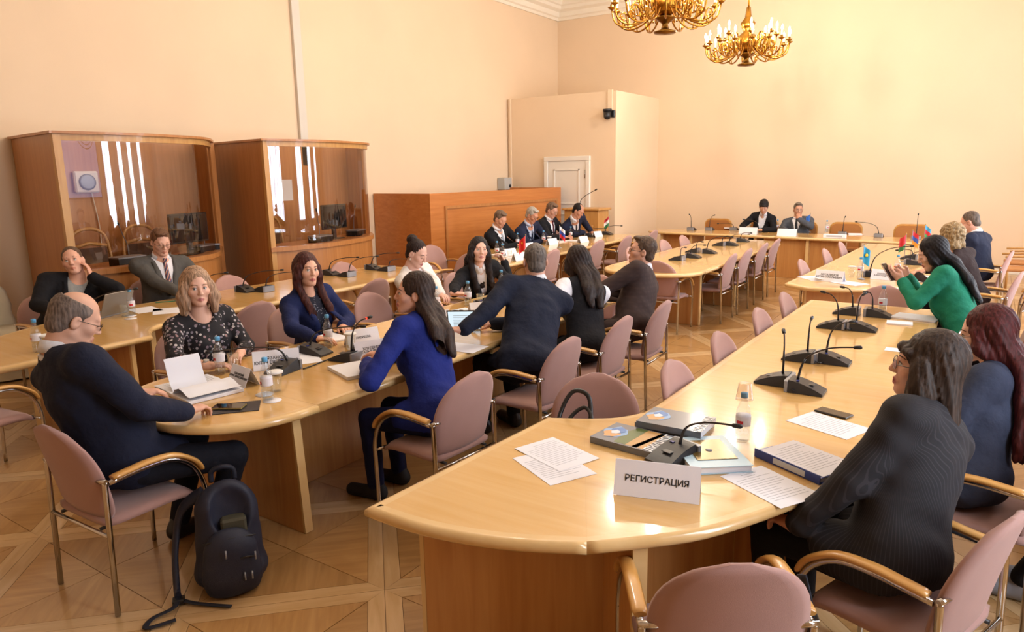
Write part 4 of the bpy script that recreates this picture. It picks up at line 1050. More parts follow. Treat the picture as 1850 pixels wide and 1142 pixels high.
def hand_mesh(w, d, n, side, curl, h=0.0042, fore=None, spread=0.0, thumb=0.5):
    """w wrist, d finger direction, n palm normal, side +1 right / -1 left; curl per finger 0..1"""
    d = unit(d); n = np.array(n, float); n = unit(n - d * (n @ d)); s = np.cross(d, n)          # thumb side of a right hand, palm along n
    s = s * (1 if side > 0 else -1)
    pts = [w - 0.03 * d, w + 0.2 * d, w + 0.09 * s, w - 0.06 * s, w + 0.1 * n + 0.1 * d, w - 0.05 * n]
    if fore is not None: pts.append(fore)
    P = np.array(pts); F = Field(P.min(0) - 0.05, P.max(0) + 0.05, h)
    R = [s, d, n]
    if fore is not None: F.rc(fore, w, 0.036, 0.026, 0.01)
    F.rc(w - 0.02 * d, w + 0.02 * d, 0.025, 0.025, 0.01)
    F.ell(w + 0.05 * d + 0.0 * s, (0.038, 0.05, 0.016), R, 0.012)
    F.ell(w + 0.035 * d + 0.022 * s + 0.006 * n, (0.018, 0.032, 0.014), R, 0.012)
    if not isinstance(curl, (list, tuple)): curl = [curl] * 4
    for i, (off, ln) in enumerate(((0.029, 0.074), (0.010, 0.084), (-0.010, 0.078), (-0.028, 0.062))):
        p = w + 0.088 * d * (1 if i in (1, 2) else 0.95) + off * s; ang = 0.12; dirs = d + (spread * off * 10) * s
        dirs = unit(dirs)
        segs = (0.45, 0.30, 0.25); q = p; r = 0.0092 if i < 3 else 0.008
        for k, sg in enumerate(segs):
            ang += curl[i] * (1.15 if k else 0.95); dd = dirs * math.cos(ang) + n * math.sin(ang); e = q + dd * ln * sg
            F.rc(q, e, r, r - 0.0009, 0.003); q = e; r -= 0.0009
    tb = w + 0.022 * d + 0.03 * s + 0.006 * n; t1 = tb + 0.036 * unit(0.75 * d + (0.75 - 0.4 * thumb) * s + 0.45 * thumb * n + 0.15 * n); t2 = t1 + 0.03 * unit(1.0 * d + (0.2 - 0.5 * thumb) * s + 0.5 * thumb * n)
    F.rc(tb, t1, 0.0125, 0.0105, 0.01); F.rc(t1, t2, 0.0103, 0.0082, 0.003)
    return F.mesh(1)

def add_mesh(parts, V, Q): parts.append((V, Q))
def merge(parts):
    Vs, Qs, n = [], [], 0
    for V, Q in parts:
        if len(V) == 0: continue
        Vs.append(V); Qs.append(Q + n); n += len(V)
    return np.concatenate(Vs), np.concatenate(Qs)

def person(label, hip, heading, top, head=(0, 0, 0), s=1.0, w=1.0, belly=0.0, female=False, skin='#d9a98c', lips=None,
           hair=None, hair_col='#3a2a20', top_kind='suit', jacket=None, shirt=None, tie=None, trousers=None, shoes=None, lower=None,
           rhand=None, lhand=None, glasses=None, eyes='open', gaze=(0, 0), twist=0, fine=1.0, knees=None, feet=None, sleeves=None, vdepth=0.22, vwidth=0.075,
           collar=True, brow=None, extra=None, legs=True, neckline=0.0, earrings=False, fall='back', tucked=False):
    """hip: world xy of the seat, heading degrees ccw from +Y, top: world position of the crown of the head.
    rhand / lhand: dict(w=wrist world, pole=..., d=finger dir world, n=palm normal world, curl=..)"""
    root = thing('person', label, 'person', (hip[0], hip[1], 0), R_(heading)); root.scale = (s, s, s)
    Rz = np.array(Matrix.Rotation(R_(-heading), 3, 'Z'))
    def loc(p): return Rz @ (np.array(p, float) - np.array([hip[0], hip[1], 0])) / s
    def locd(d): return Rz @ np.array(d, float)
    HR = rot3(*head)                                   # head frame -> person frame
    crown = loc(top); hc = crown - HR @ np.array([0, -0.01, 0.122])
    O = np.array([0, -0.02, 0.535])
    nb = hc + HR @ np.array([0, -0.035, -0.1]) - np.array([0, 0, 0.045])
    U = unit(nb - O); L = np.linalg.norm(nb - O) / 0.5
    ex = np.array(Matrix.Rotation(R_(twist), 3, 'Z')) @ np.array([1.0, 0, 0]); X = unit(ex - U * (ex @ U)); Fw = np.cross(U, X)
    def T(x, f, u): return O + X * x + Fw * f + U * (u * L)
    RT = [X, Fw, U]
    sw = (0.175 if female else 0.195) * w
    SH = {1: T(sw, -0.012, 0.415), -1: T(-sw, -0.012, 0.415)}
    arms = {}
    for sd, hd in ((1, rhand), (-1, lhand)):
        hd = hd or {}
        wt = loc(hd['w']) if 'w' in hd else np.array([sd * 0.16, 0.30, 0.70 / s])
        pole = locd(hd['pole']) if 'pole' in hd else np.array([sd * 0.8, -0.5, -0.9])
        el, wr = ik(SH[sd], wt, 0.285, 0.25, pole)
        if 'el' in hd: el, wr = loc(hd['el']), wt
        d = locd(hd['d']) if 'd' in hd else unit(wr - el) * np.array([1, 1, 0.4])
        n = locd(hd['n']) if 'n' in hd else np.array([0, 0, -1.0])
        arms[sd] = (el, wr, unit(d), n, hd)
    kn = knees or {1: (0.11, 0.40, 0.50), -1: (-0.11, 0.40, 0.50)}; ft = feet or {1: (0.12, 0.40, 0.0), -1: (-0.12, 0.40, 0.0)}
    hb = 0.011 * fine; hcl = 0.0105 * fine; hh = 0.0045 * fine
    # ---- torso and limbs as one field, inflated for each layer of clothing
    def torso(F, inf, k=0.05, hips=True):
        wf = w * (0.93 if female else 1.0)
        if hips: F.ell(T(0, -0.01, 0.03), (0.175 * wf + inf, 0.125 + inf + belly * 0.4, 0.13 + inf), RT, k)
        F.ell(T(0, 0.012 + belly * 0.6, 0.16), (0.140 * wf + belly * 0.5 + inf, 0.105 + belly + inf, 0.17 * L), RT, k)
        if inf > 0.012: F.rc(T(-sw * 0.93, -0.014, 0.428 if not female else 0.42), T(sw * 0.93, -0.014, 0.428 if not female else 0.42), 0.042 + inf, 0.042 + inf, 0.03)
        if inf > 0.0: F.rc(T(0, 0.004, 0.06), T(0, 0.0, 0.30), (0.152 if not female else 0.142) * wf + inf, (0.155 if not female else 0.148) * wf + inf, k, flat=(Fw, 0.70))
        F.ell(T(0, 0.0, 0.31), (0.155 * wf + inf, 0.108 + belly * 0.3 + inf, 0.165 * L + inf), RT, k)
        F.rc(T(-sw * 0.75, -0.012, 0.41), T(sw * 0.75, -0.012, 0.41), 0.062 + inf, 0.062 + inf, k)
        for sd in (1, -1): F.rc(T(sd * sw * 0.72, -0.016, 0.425), T(sd * 0.03, -0.026, 0.478), 0.052 + inf, 0.042 + inf, 0.03)
        if female:
            for sd in (1, -1): F.ell(T(sd * 0.068, 0.085, 0.285), (0.062 + inf, 0.058 + inf, 0.066 + inf), RT, 0.04)
    def sleeve(F, sd, inf, upto=1.0, k=0.03, puff=0.0):
        el, wr, d, n, hd = arms[sd]; fa = 0.9 if female else 1.0
        F.rc(SH[sd], el, 0.056 * fa * math.sqrt(w) + inf + puff, 0.044 * fa + inf + puff, k)
        if upto > 0.02: F.rc(el, el + (wr - el) * upto, 0.044 * fa + inf, (0.044 + (0.031 - 0.044) * upto) * fa + inf * 1.0, 0.012)
    pmin = np.minimum.reduce([T(-0.3, -0.2, -0.1), T(0.3, 0.25, 0.55), SH[1], SH[-1], arms[1][0], arms[-1][0], arms[1][1], arms[-1][1]]) - 0.13
    pmax = np.maximum.reduce([T(-0.3, -0.2, 0.0), T(0.3, 0.25, 0.56), SH[1], SH[-1], arms[1][0], arms[-1][0], arms[1][1], arms[-1][1]]) + 0.13
    # ---- the body: head and neck, torso with limbs, hands; one mesh
    base = np.array(lin(skin)[:3])
    parts = []; cols = []
    FH = Field((-0.115, -0.15, -0.27), (0.115, 0.14, 0.14), hh)
    fm = 0.95 if female else 1.0
    FH.ell((0, -0.014, 0.03), (0.074, 0.095, 0.092), None, 0.01)
    FH.ell((0, 0.02, -0.04), (0.057 * fm, 0.066, 0.075), None, 0.03)
    for sd in (1, -1): FH.rc((sd * 0.05 * fm, -0.01, -0.055), (sd * 0.016, 0.058, -0.098), 0.022 * fm, 0.018, 0.025)
    FH.ell((0, 0.065, -0.097), (0.022 * fm, 0.02, 0.016), None, 0.02)
    for sd in (1, -1): FH.ell((sd * 0.042, 0.05, -0.022), (0.024, 0.026, 0.022), None, 0.025)
    FH.rc((-0.032, 0.071, 0.028), (0.032, 0.071, 0.028), 0.014 if not female else 0.010, 0.014 if not female else 0.010, 0.02)
    for sd in (1, -1): FH.ell((sd * 0.031, 0.092, 0.004), (0.017, 0.012, 0.0115), None, 0.012, '-')
    FH.rc((0, 0.083, 0.014), (0, 0.103, -0.027), 0.008, 0.0115, 0.012)
    for sd in (1, -1): FH.ell((sd * 0.0105, 0.093, -0.031), (0.008, 0.011, 0.0075), None, 0.006)
    FH.chain([(-0.021, 0.078, -0.064), (0, 0.088, -0.0605), (0.021, 0.078, -0.064)], [0.004, 0.0068, 0.004], 0.008)
    FH.chain([(-0.019, 0.077, -0.068), (0, 0.086, -0.0735), (0.019, 0.077, -0.068)], [0.004, 0.0078, 0.004], 0.007)
    FH.rc((-0.018, 0.09, -0.0668), (0.018, 0.09, -0.0668), 0.0022, 0.0022, 0.003, '-')
    for sd in (1, -1):
        FH.ell((sd * 0.077, -0.014, -0.006), (0.011, 0.022, 0.032), [unit((1, 0.35 * sd, 0)), unit((-0.35 * sd, 1, -0.15)), unit((0, 0.15, 1))], 0.006)
        FH.ell((sd * 0.088, -0.008, -0.002), (0.008, 0.011, 0.017), None, 0.005, '-')
        # lids over the eyeballs
        lid = 0.0 if eyes == 'open' else 1.0
        FH.chain([(sd * 0.017, 0.0735, 0.008 - 0.004 * lid), (sd * 0.031, 0.0800, 0.0158 - 0.009 * lid), (sd * 0.046, 0.070, 0.009 - 0.005 * lid)], [0.0035, 0.0052 + 0.005 * lid, 0.0035], 0.005)
        FH.chain([(sd * 0.018, 0.0725, 0.000), (sd * 0.031, 0.0770, -0.0075), (sd * 0.045, 0.069, -0.001)], [0.003, 0.004, 0.003], 0.005)
    nbh = HR.T @ (nb - hc)
    nr = 0.056 * (0.86 if female else 1.04) * (1 + 0.5 * (w - 1))
    FH.rc((0, -0.028, -0.05), nbh, nr * 0.95, nr * 1.08, 0.02)
    if nbh[2] > -0.27: FH.rc(nbh, nbh + HR.T @ (-U * 0.09 * 1.0), nr * 1.08, nr * 1.6, 0.02)
    V, Q = FH.mesh(1)
    # colour of the skin: lips, flush, brows stay separate
    C = np.tile(base, (len(V), 1))
    lp = np.array(lin(lips)[:3]) if lips else base * np.array([0.82, 0.62, 0.60])
    dl = np.sqrt((V[:, 0] / 0.024) ** 2 + ((V[:, 2] + 0.067) / 0.0125) ** 2); ml = np.clip((1.05 - dl) / 0.25, 0, 1) * (V[:, 1] > 0.068)
    C = C * (1 - ml[:, None]) + lp * ml[:, None]
    for sd in (1, -1):
        dc = np.sqrt(((V[:, 0] - sd * 0.045) / 0.03) ** 2 + ((V[:, 2] + 0.03) / 0.025) ** 2 + ((V[:, 1] - 0.06) / 0.05) ** 2); mc = np.clip(1 - dc, 0, 1) * 0.25
        C = C * (1 - mc[:, None]) + base * np.array([1.05, 0.72, 0.68]) * mc[:, None]
    V = V @ HR.T + hc
    add_mesh(parts, V, Q); cols.append(C)
    FB = Field(pmin, pmax, 0.02); torso(FB, -0.012)
    for sd in (1, -1):
        sleeve(FB, sd, -0.008)
        if legs: 
            FB.rc((sd * 0.09, 0.0, 0.53), kn[sd], 0.078, 0.056, 0.03)
    FB.rc(T(0, -0.02, 0.43), nb, 0.055, nr * 0.8, 0.02)
    Vb, Qb = FB.mesh(1)
    add_mesh(parts, Vb, Qb); cols.append(np.tile(base, (len(Vb), 1)))
    if legs:
        lm = np.array([-0.25, 0.2, 0.0]); lM = np.array([0.25, 0.75, 0.6])
        FL = Field(np.minimum.reduce([kn[1], kn[-1], ft[1], ft[-1]]) - 0.09, np.maximum.reduce([kn[1], kn[-1], ft[1], ft[-1]]) + 0.09, 0.02)
        for sd in (1, -1): FL.rc(kn[sd], (ft[sd][0], ft[sd][1] - 0.03, 0.09), 0.054, 0.036, 0.02)
        Vl, Ql = FL.mesh(1); add_mesh(parts, Vl, Ql); cols.append(np.tile(base, (len(Vl), 1)))
    for sd in (1, -1):
        el, wr, d, n, hd = arms[sd]
        if hd.get('none'): continue
        Vh, Qh = hand_mesh(wr, d, n, sd, hd.get('curl', 0.35), 0.0045 * max(1, fine * 0.9), fore=(wr + (el - wr) * (hd.get('bare', 0.25))), thumb=hd.get('thumb', 0.5))
        add_mesh(parts, Vh, Qh); cols.append(np.tile(base * np.array([1.0, 0.95, 0.93]), (len(Vh), 1)))
    V, Q = merge(parts); C = np.concatenate(cols); C = np.concatenate([C, np.ones((len(C), 1))], 1)
    body = obj('body', quad_mesh('body', V, Q, M_SKIN, C), root)
    HM = Matrix([list(HR[i]) + [hc[i]] for i in range(3)] + [[0, 0, 0, 1]])
    # ---- eyes, brows, lashes
    m_dark = mat('lash_dark', '#1d1512', 0.6)
    if eyes:
        for sd in (1, -1):
            c = (sd * 0.031, 0.0722, 0.0045)
            if eyes == 'open':
                e = MB().sphere(c, 0.0125, 12, 8)
                vs = [HM @ Vector(v) for v in e.v]; obj('eye', new_mesh('eye', vs, e.f, mat('eye_white', '#d9d2cc', 0.3), True), root)
                g = unit((math.sin(R_(gaze[0])), math.cos(R_(gaze[0])), math.sin(R_(gaze[1])))); q = np.array(c) + g * 0.0106
                ir = MB().sphere(tuple(q), (0.0053, 0.0030, 0.0053), 10, 6); obj('iris', new_mesh('iris', [HM @ Vector(v) for v in ir.v], ir.f, mat('iris_dark', '#2e221c', 0.15), True), root)
            lz = 0.0118 if eyes == 'open' else 0.0005
            la = MB().tube([HM @ Vector(p) for p in ((sd * 0.0175, 0.0785, lz - 0.003), (sd * 0.026, 0.0845, lz + 0.0005), (sd * 0.036, 0.0845, lz), (sd * 0.046, 0.0755, lz - 0.0035))], [0.0008, 0.0017, 0.0018, 0.0009], 5); la.build('eyelash', m_dark, root)
            br = MB().tube([HM @ Vector(p) for p in ((sd * 0.013, 0.0845, 0.0255), (sd * 0.026, 0.0848, 0.031), (sd * 0.040, 0.0775, 0.0305), (sd * 0.051, 0.064, 0.024))], [0.0024, 0.0034, 0.0028, 0.001], 6, flat=((0, 0, 1), 0.75)); br.build('eyebrow', mat('brow_' + (brow or hair_col), brow or hair_col, 0.8), root)
    if glasses:
        m_fr = mat('spectacle_' + glasses, glasses, 0.3, 0.6); gl = MB(); ln = MB()
        for sd in (1, -1):
            ring = [(sd * (0.033 + 0.025 * math.cos(a)), 0.0965 - 0.006 * math.cos(a) * (1 if True else 0), -0.001 + 0.0165 * math.sin(a)) for a in [2 * PI * k / 16 for k in range(17)]]
            gl.tube([HM @ Vector(p) for p in ring], 0.0014, 5)
            ln.add([HM @ Vector(p) for p in ring[:-1]], [tuple(range(16))])
            gl.tube([HM @ Vector(p) for p in ((sd * 0.058, 0.091, 0.004), (sd * 0.074, 0.06, 0.005), (sd * 0.081, -0.01, 0.006), (sd * 0.081, -0.03, -0.008))], 0.0016, 5)
        gl.tube([HM @ Vector(p) for p in ((-0.009, 0.099, 0.002), (0, 0.101, 0.004), (0.009, 0.099, 0.002))], 0.0014, 5)
        g = gl.build('glasses', m_fr, root); ln.build('lens', M_GLASS, g)
    # ---- hair
    grav = HR.T @ np.array([0, 0, -1.0])
    if hair:
        H = Field((-0.2, -0.24, -0.22), (0.2, 0.16, 0.2), (0.0055) * fine) if hair in ('short', 'ring', 'crop', 'balding', 'bun', 'cap', 'curly') else Field((-0.26, -0.38, -0.62), (0.26, 0.3, 0.2), (0.0055 if hair in ('short', 'ring', 'crop', 'balding') else 0.0075) * fine)
        x, y, z = H.grid()
        big = {'crop': 0.004, 'short': 0.012, 'ring': 0.008, 'balding': 0.008}.get(hair, 0.014)
        if hair in ('crop', 'short', 'balding'): H.ell((0, -0.022 - big * 0.6, 0.042 + big * 0.35), (0.0755 + big * 0.6, 0.093 + big * 0.45, 0.0865 + big * 0.6), None, 0.0)
        elif hair == 'bun': H.ell((0, -0.0295, 0.0465), (0.0805, 0.0955, 0.090), None, 0.0)
        elif hair == 'ring': H.ell((0, -0.018, 0.034), (0.074 + big, 0.095 + big, 0.092 + big), None, 0.0)
        else: H.ell((0, -0.022 - big * 0.5, 0.040), (0.075 + big, 0.094 + big * 0.7, 0.090 + big), None, 0.0)
        if hair in ('crop', 'short', 'ring', 'balding', 'sweep'):
            for sd in (1, -1): H.rc((sd * 0.064, 0.012, 0.03), (sd * 0.066, 0.012, -0.018), 0.014, 0.009, 0.012)
            H.ell((0, -0.055, -0.03), (0.062 + big * 0.6, 0.05 + big, 0.06), None, 0.02)
            pl = -((y - 0.078) * (-0.62) + (z - 0.070) * 0.785)                      # below the hairline plane
            # let the sideburns and the nape reach lower
            pl = np.minimum(pl, np.maximum(-(z + 0.085 + 0 * x), (y + 0.0 - 0.012 + 0 * z)) + 0 * x) if True else pl
            H.D = np.maximum(H.D, pl.astype(F32))
            # free the ears
            for sd in (1, -1): H.ell((sd * 0.09, -0.008, -0.012), (0.028, 0.028, 0.036), None, 0.006, '-')
            if hair == 'ring': H.ell((0, 0.030, 0.135), (0.092, 0.135, 0.085), None, 0.012, '-'); H.D = np.maximum(H.D, (y - 0.022 - 0.25 * z + 0 * x).astype(F32))
            if hair == 'balding': H.ell((0, 0.055, 0.115), (0.045, 0.085, 0.05), None, 0.015, '-')
            if hair == 'short': H.ell((0.008, 0.045, 0.108), (0.058, 0.040, 0.020), None, 0.02)
            H.noise(0.0014, 130, 1.0)
        else:
            if True:
                ln = {'long': 0.42, 'straight': 0.36, 'shoulder': 0.25, 'bob': 0.17, 'chin': 0.15, 'curly': 0.10, 'cap': 0.07, 'bun': 0.05, 'fringe': 0.17}[hair]
                wd = {'long': 0.062, 'straight': 0.055, 'shoulder': 0.062, 'bob': 0.058, 'chin': 0.06, 'curly': 0.068, 'cap': 0.055, 'bun': 0.045, 'fringe': 0.058}[hair]
                back = np.array((0, -0.05, 0.0)); end = back + grav * ln + HR.T @ (-Fw * 0.03)
                if hair not in ('bun', 'cap'):
                    H.rc(back + (0.03, 0, 0.02), end + (0.035, 0, 0), wd + 0.012, wd * (0.9 if hair != 'long' else 0.6), 0.03, flat=((0, 1, 0), 0.8))
                    H.rc(back + (-0.03, 0, 0.02), end + (-0.035, 0, 0), wd + 0.012, wd * (0.9 if hair != 'long' else 0.6), 0.03, flat=((0, 1, 0), 0.8))
                    hf = lambda p: HR.T @ (p - hc)
                    if hair in ('long', 'straight'):
                        lo_u = {'long': 0.14, 'straight': 0.27}[hair]
                        for sd in (1, -1):
                            if fall != 'front': H.chain([back + (sd * 0.035, -0.01, 0.0), hf(T(sd * 0.045, -0.105, 0.50)), hf(T(sd * 0.05, -0.142, 0.38)), hf(T(sd * 0.045, -0.155, lo_u))], [0.06, 0.055, 0.05, 0.03], 0.03, flat=(hf(hc + Fw), 0.7))
                            if fall != 'back': H.chain([np.array((sd * 0.082, 0.0, 0.01)), np.array((sd * 0.09, 0.0, -0.09)), hf(T(sd * 0.085, 0.075, 0.45)), hf(T(sd * 0.08, 0.135, 0.36)), hf(T(sd * 0.085, 0.165, 0.27))], [0.026, 0.03, 0.03, 0.03, 0.018], 0.025, flat=(hf(hc + Fw), 0.75))
                    for sd in (() if tucked else (1, -1)):
                        a = np.array((sd * 0.072, 0.02, 0.02)); b = a + grav * ln * 0.85 + HR.T @ (Fw * 0.02 + X * sd * 0.012)
                        H.chain([a, a + (sd * 0.012, -0.004, -0.07), (b if hair not in ('long', 'straight') else a + (sd * 0.012, -0.02, -0.1))], [0.026, 0.028, 0.02], 0.025)
                    if hair in ('shoulder', 'bob', 'fringe'):
                        for sd in (1, -1): H.chain([np.array((sd * 0.085, 0.01, 0.0)), np.array((sd * 0.10, 0.0, -0.08)), np.array((sd * 0.095, 0.02, -ln * 0.9))], [0.03, 0.034, 0.026], 0.03)
                elif hair == 'bun':
                    H.ell((0, -0.06, -0.03), (0.06, 0.05, 0.06), None, 0.02); H.ell((0, -0.105, 0.105), (0.05, 0.045, 0.042), None, 0.01); H.torus((0, -0.105, 0.105), unit((0, -0.7, 0.7)), 0.03, 0.02, 0.01)
                elif hair == 'cap':
                    H.ell((0, -0.05, -0.02), (0.082, 0.06, 0.09), None, 0.02)
                if hair == 'curly': H.ell((0, -0.03, 0.03), (0.105, 0.12, 0.11), None, 0.02)
            # open the face
            fz = 0.0; 
            H.ell((0, 0.128, -0.03 if hair not in ('cap', 'fringe') else -0.05), (0.066, 0.100, 0.118 if hair not in ('cap', 'fringe') else 0.088), None, 0.010, '-')
            if tucked:
                for sd in (1, -1): H.ell((sd * 0.075, 0.045, -0.075), (0.05, 0.062, 0.075), None, 0.01, '-'); H.ell((sd * 0.092, -0.008, -0.008), (0.028, 0.026, 0.034), None, 0.006, '-')
            H.D = np.maximum(H.D, ((y - 0.085) + 0.0 * (z + x)).astype(F32))
            if hair == 'bun':
                H.D = np.maximum(H.D, (-((y - 0.07) * (-0.72) + (z - 0.070) * 0.69) + 0 * x).astype(F32))
                for sd in (1, -1): H.ell((sd * 0.09, -0.006, -0.012), (0.026, 0.026, 0.036), None, 0.006, '-')
            if hair in ('fringe', 'cap'): H.chain([(-0.055, 0.062, 0.052), (0, 0.080, 0.060), (0.055, 0.062, 0.052)], [0.016, 0.018, 0.016], 0.012)
            az = np.arctan2(x, -(y + 0.02)); 
            amp = 0.0028 if hair != 'curly' else 0.004
            if hair == 'curly': H.noise(0.0075, 85, 0.7)
            else: H.D += (amp * np.sin(az * 23 + 7 * np.sin(z * 11)) + amp * 0.6 * np.sin(az * 51 + 5 * np.sin(z * 17 + 1))).astype(F32) * (np.sqrt(x * x + (y + 0.02) ** 2) > 0.03)
            if hair in ('long', 'shoulder', 'bob'): H.D += (0.004 * np.sin(z * 38 + az * 3) * (z < -0.03)).astype(F32)
        V, Q = H.mesh(1); V = V @ HR.T + hc
        obj('hair', quad_mesh('hair', V, Q, hair_mat('hair_' + hair_col, hair_col)), root)
    if earrings:
        for sd in (1, -1): e = MB().sphere((sd * 0.084, -0.006, -0.048), (0.006, 0.008, 0.011), 8, 6); obj('earring', new_mesh('earring', [HM @ Vector(v) for v in e.v], e.f, mat('pearl', '#e8e0d4', 0.2), True), root)
    # ---- clothes
    def vcut(F, depth_u, hw, round_=False):
        """open the front of a garment: wedge from neck base down to depth_u"""
        g = F.grid(); p = [g[0] - O[0], g[1] - O[1], g[2] - O[2]]
        xx = p[0] * X[0] + p[1] * X[1] + p[2] * X[2]; ff = p[0] * Fw[0] + p[1] * Fw[1] + p[2] * Fw[2]; uu = (p[0] * U[0] + p[1] * U[1] + p[2] * U[2]) / L
        if round_: d = np.maximum(np.sqrt(xx ** 2 + ((uu - 0.50) * 1.0) ** 2) - hw, -(ff + 0.02))
        else: d = np.maximum((np.abs(xx) - hw * np.clip((uu - depth_u) / (0.46 - depth_u), 0, 1.2)) * 0.92, np.maximum(depth_u - uu, -(ff - 0.015)))
        F.D = np.maximum(F.D, (-d).astype(F32))
    def front(F, x, u, off):
        """point of the garment's front surface at torso coordinates"""
        for f in np.arange(0.32, -0.05, -0.004):
            p = T(x, f, u); i = np.round((p - F.lo) / F.h).astype(int)
            if (i >= 0).all() and (i < F.n).all() and F.D[tuple(i)] < 0: return p + Fw * (off + 0.002)
        return T(x, 0.1 + off, u)
    def collar_band(name, m, parent, r0, r1, h0, h1, th, gap, lift=0.0):
        """standing collar around the neck, open at the front by gap degrees"""
        ax = unit(unit(hc + HR @ np.array([0, -0.03, -0.05]) - nb) + U * 0.8); c0 = nb + ax * (0.002 + lift); xx = unit(X - ax * (X @ ax)); ff = np.cross(ax, xx); n = 24; vs = []
        for k in range(n + 1):
            a = R_(gap / 2 + (360 - gap) * k / n); dr = xx * math.sin(a) + ff * math.cos(a); q = (1 - math.cos(a)) / 2; hh_ = h0 + (h1 - h0) * q; low = -0.034 * (1 - q)
            for (r, z) in ((r0 + 0.012, low - 0.004), (r1, low + hh_), (r1 - th, low + hh_ - 0.001), (r0 + 0.012 - th, low - 0.004)): vs.append(c0 + dr * r + ax * z)
        fs = [(4 * k + i, 4 * k + (i + 1) % 4, 4 * k + 4 + (i + 1) % 4, 4 * k + 4 + i) for k in range(n) for i in range(4)] + [(3, 2, 1, 0), (4 * n, 4 * n + 1, 4 * n + 2, 4 * n + 3)]
        obj(name, new_mesh(name, vs, fs, m, True), parent)
    def garment(name, m, inf, slv=None, hips=True, cut=None, k=0.05, ncol=None, wr_amp=0.0022, puff=0.0, slv_inf=None, seed=0.0):
        F = Field(pmin, pmax, hcl); torso(F, inf, k, hips)
        if ncol: F.torus(T(0, -0.016, 0.475 + ncol[2]), unit(U + Fw * -0.25), nr + ncol[0], ncol[1], 0.012, '+', 0.55)
        if cut and cut[0] == 'v': vcut(F, cut[1], cut[2])
        if cut and cut[0] == 'round': vcut(F, 0, cut[1], True)
        # neck hole
        _ax = unit(hc + HR @ np.array([0, -0.03, -0.05]) - nb); F.rc(nb - _ax * 0.015, nb + _ax * 0.14, nr + 0.004, nr + 0.018, 0.0, '-') if name != 'shirt' or not collar else F.rc(nb + _ax * 0.022, nb + _ax * 0.14, nr * 0.98, nr + 0.01, 0.0, '-')
        if name == 'shirt' and collar: F.rc(nb - _ax * 0.03, nb + _ax * 0.02, nr + 0.012, nr + 0.006, 0.012); F.rc(nb + _ax * 0.024, nb + _ax * 0.14, nr + 0.02, nr + 0.03, 0.0, '-')
        for sd in (1, -1):
            if slv and slv > 0: sleeve(F, sd, inf if slv_inf is None else slv_inf, slv, puff=puff)
        if hips and lower != 'none':
            for sd in (1, -1): F.rc((sd * 0.09, 0.0, 0.535), np.array((sd * 0.095, 0.14, 0.535)), 0.088 + inf, 0.082 + inf, 0.03)
        F.D = np.maximum(F.D, -(F.grid()[2] - 0.455) + 0 * F.D) if True else F.D
        F.noise(wr_amp, 34, seed + len(label) * 0.37)
        V, Q = F.mesh(2); return obj(name, quad_mesh(name, V, Q, m), root), F
    if top_kind == 'suit':
        so, SF = garment('shirt', shirt, 0.002, 0.0 if not sleeves else sleeves, True, None, ncol=None, wr_amp=0.0008)
        if collar: collar_band('collar', shirt, so, nr + 0.012, nr + 0.007, 0.042, 0.050, 0.005, 34)
        jo, JF = garment('jacket', jacket, 0.017, 0.93, True, ('v', vdepth, vwidth), ncol=None, wr_amp=0.0032)
        if collar and abs(head[1]) < 25: collar_band('collar', jacket, jo, nr + 0.010, nr + 0.014, 0.016, 0.030, 0.006, 120, -0.014)
        # shirt cuffs
        for sd in (1, -1):
            el, wr, d, n, hd = arms[sd]
            if hd.get('none'): continue
            a = el + (wr - el) * 0.9; b = el + (wr - el) * 1.0
            MB().tube([a, b], [0.036, 0.035], 14).build('cuff', shirt, root)
        # lapels lying on the jacket front
        for sd in (1, -1):
            u0, u1 = vdepth, 0.45; ns = 7; vs = []
            for k in range(ns + 1):
                q = k / ns; u = u0 + (u1 - u0) * q; xi = vwidth * (u - u0) / (0.46 - u0) + 0.003; wd = 0.05 * math.sin(min(1, q * 1.25 + 0.12) * PI * 0.62) * (1 if q < 0.78 else 0.75)
                for xx in (xi, xi + wd * 0.5, xi + wd): vs.append(front(JF, sd * xx, u, 0.004))
            for xx in range(len(vs)): vs.append(vs[xx] - Fw * 0.008)
            B = 3 * (ns + 1); fs = []
            for k in range(ns):
                for j in range(2): a = 3 * k + j; fs += [(a, a + 1, a + 4, a + 3), (B + a, B + a + 3, B + a + 4, B + a + 1)]
                fs += [(3 * k, 3 * k + 3, B + 3 * k + 3, B + 3 * k), (3 * k + 2, B + 3 * k + 2, B + 3 * k + 5, 3 * k + 5)]
            fs += [(0, B, B + 1, 1), (1, B + 1, B + 2, 2)]
            lo = obj('lapel', new_mesh('lapel', vs, fs, jacket, True), jo)
        if tie:
            vs = []; ns = 8
            for k in range(ns + 1):
                q = k / ns; u = 0.476 - q * (0.476 - vdepth + 0.01); hw = 0.014 + 0.018 * q if q > 0.12 else 0.017
                for xx in (-hw, 0, hw): vs.append(front(SF, xx, u, 0.010 if q <= 0.12 else 0.006))
            vs += [v - Fw * 0.006 for v in vs]; B = 3 * (ns + 1); fs = []
            for k in range(ns):
                for j in range(2): a = 3 * k + j; fs += [(a, a + 1, a + 4, a + 3), (B + a, B + a + 3, B + a + 4, B + a + 1)]
                fs += [(3 * k, 3 * k + 3, B + 3 * k + 3, B + 3 * k), (3 * k + 2, B + 3 * k + 2, B + 3 * k + 5, 3 * k + 5)]
            obj('tie', new_mesh('tie', vs, fs, tie, True), root)
    elif top_kind == 'blouse':
        go, GF = garment('blouse', jacket, 0.008, sleeves or 0.93, True, ('round', 0.075 + neckline) if not collar else None, ncol=None, wr_amp=0.0025, slv_inf=0.012)
    elif top_kind == 'vest':
        so, SF = garment('blouse', shirt, 0.003, 0.6, True, None, ncol=None, wr_amp=0.003, slv_inf=0.016, puff=0.012)
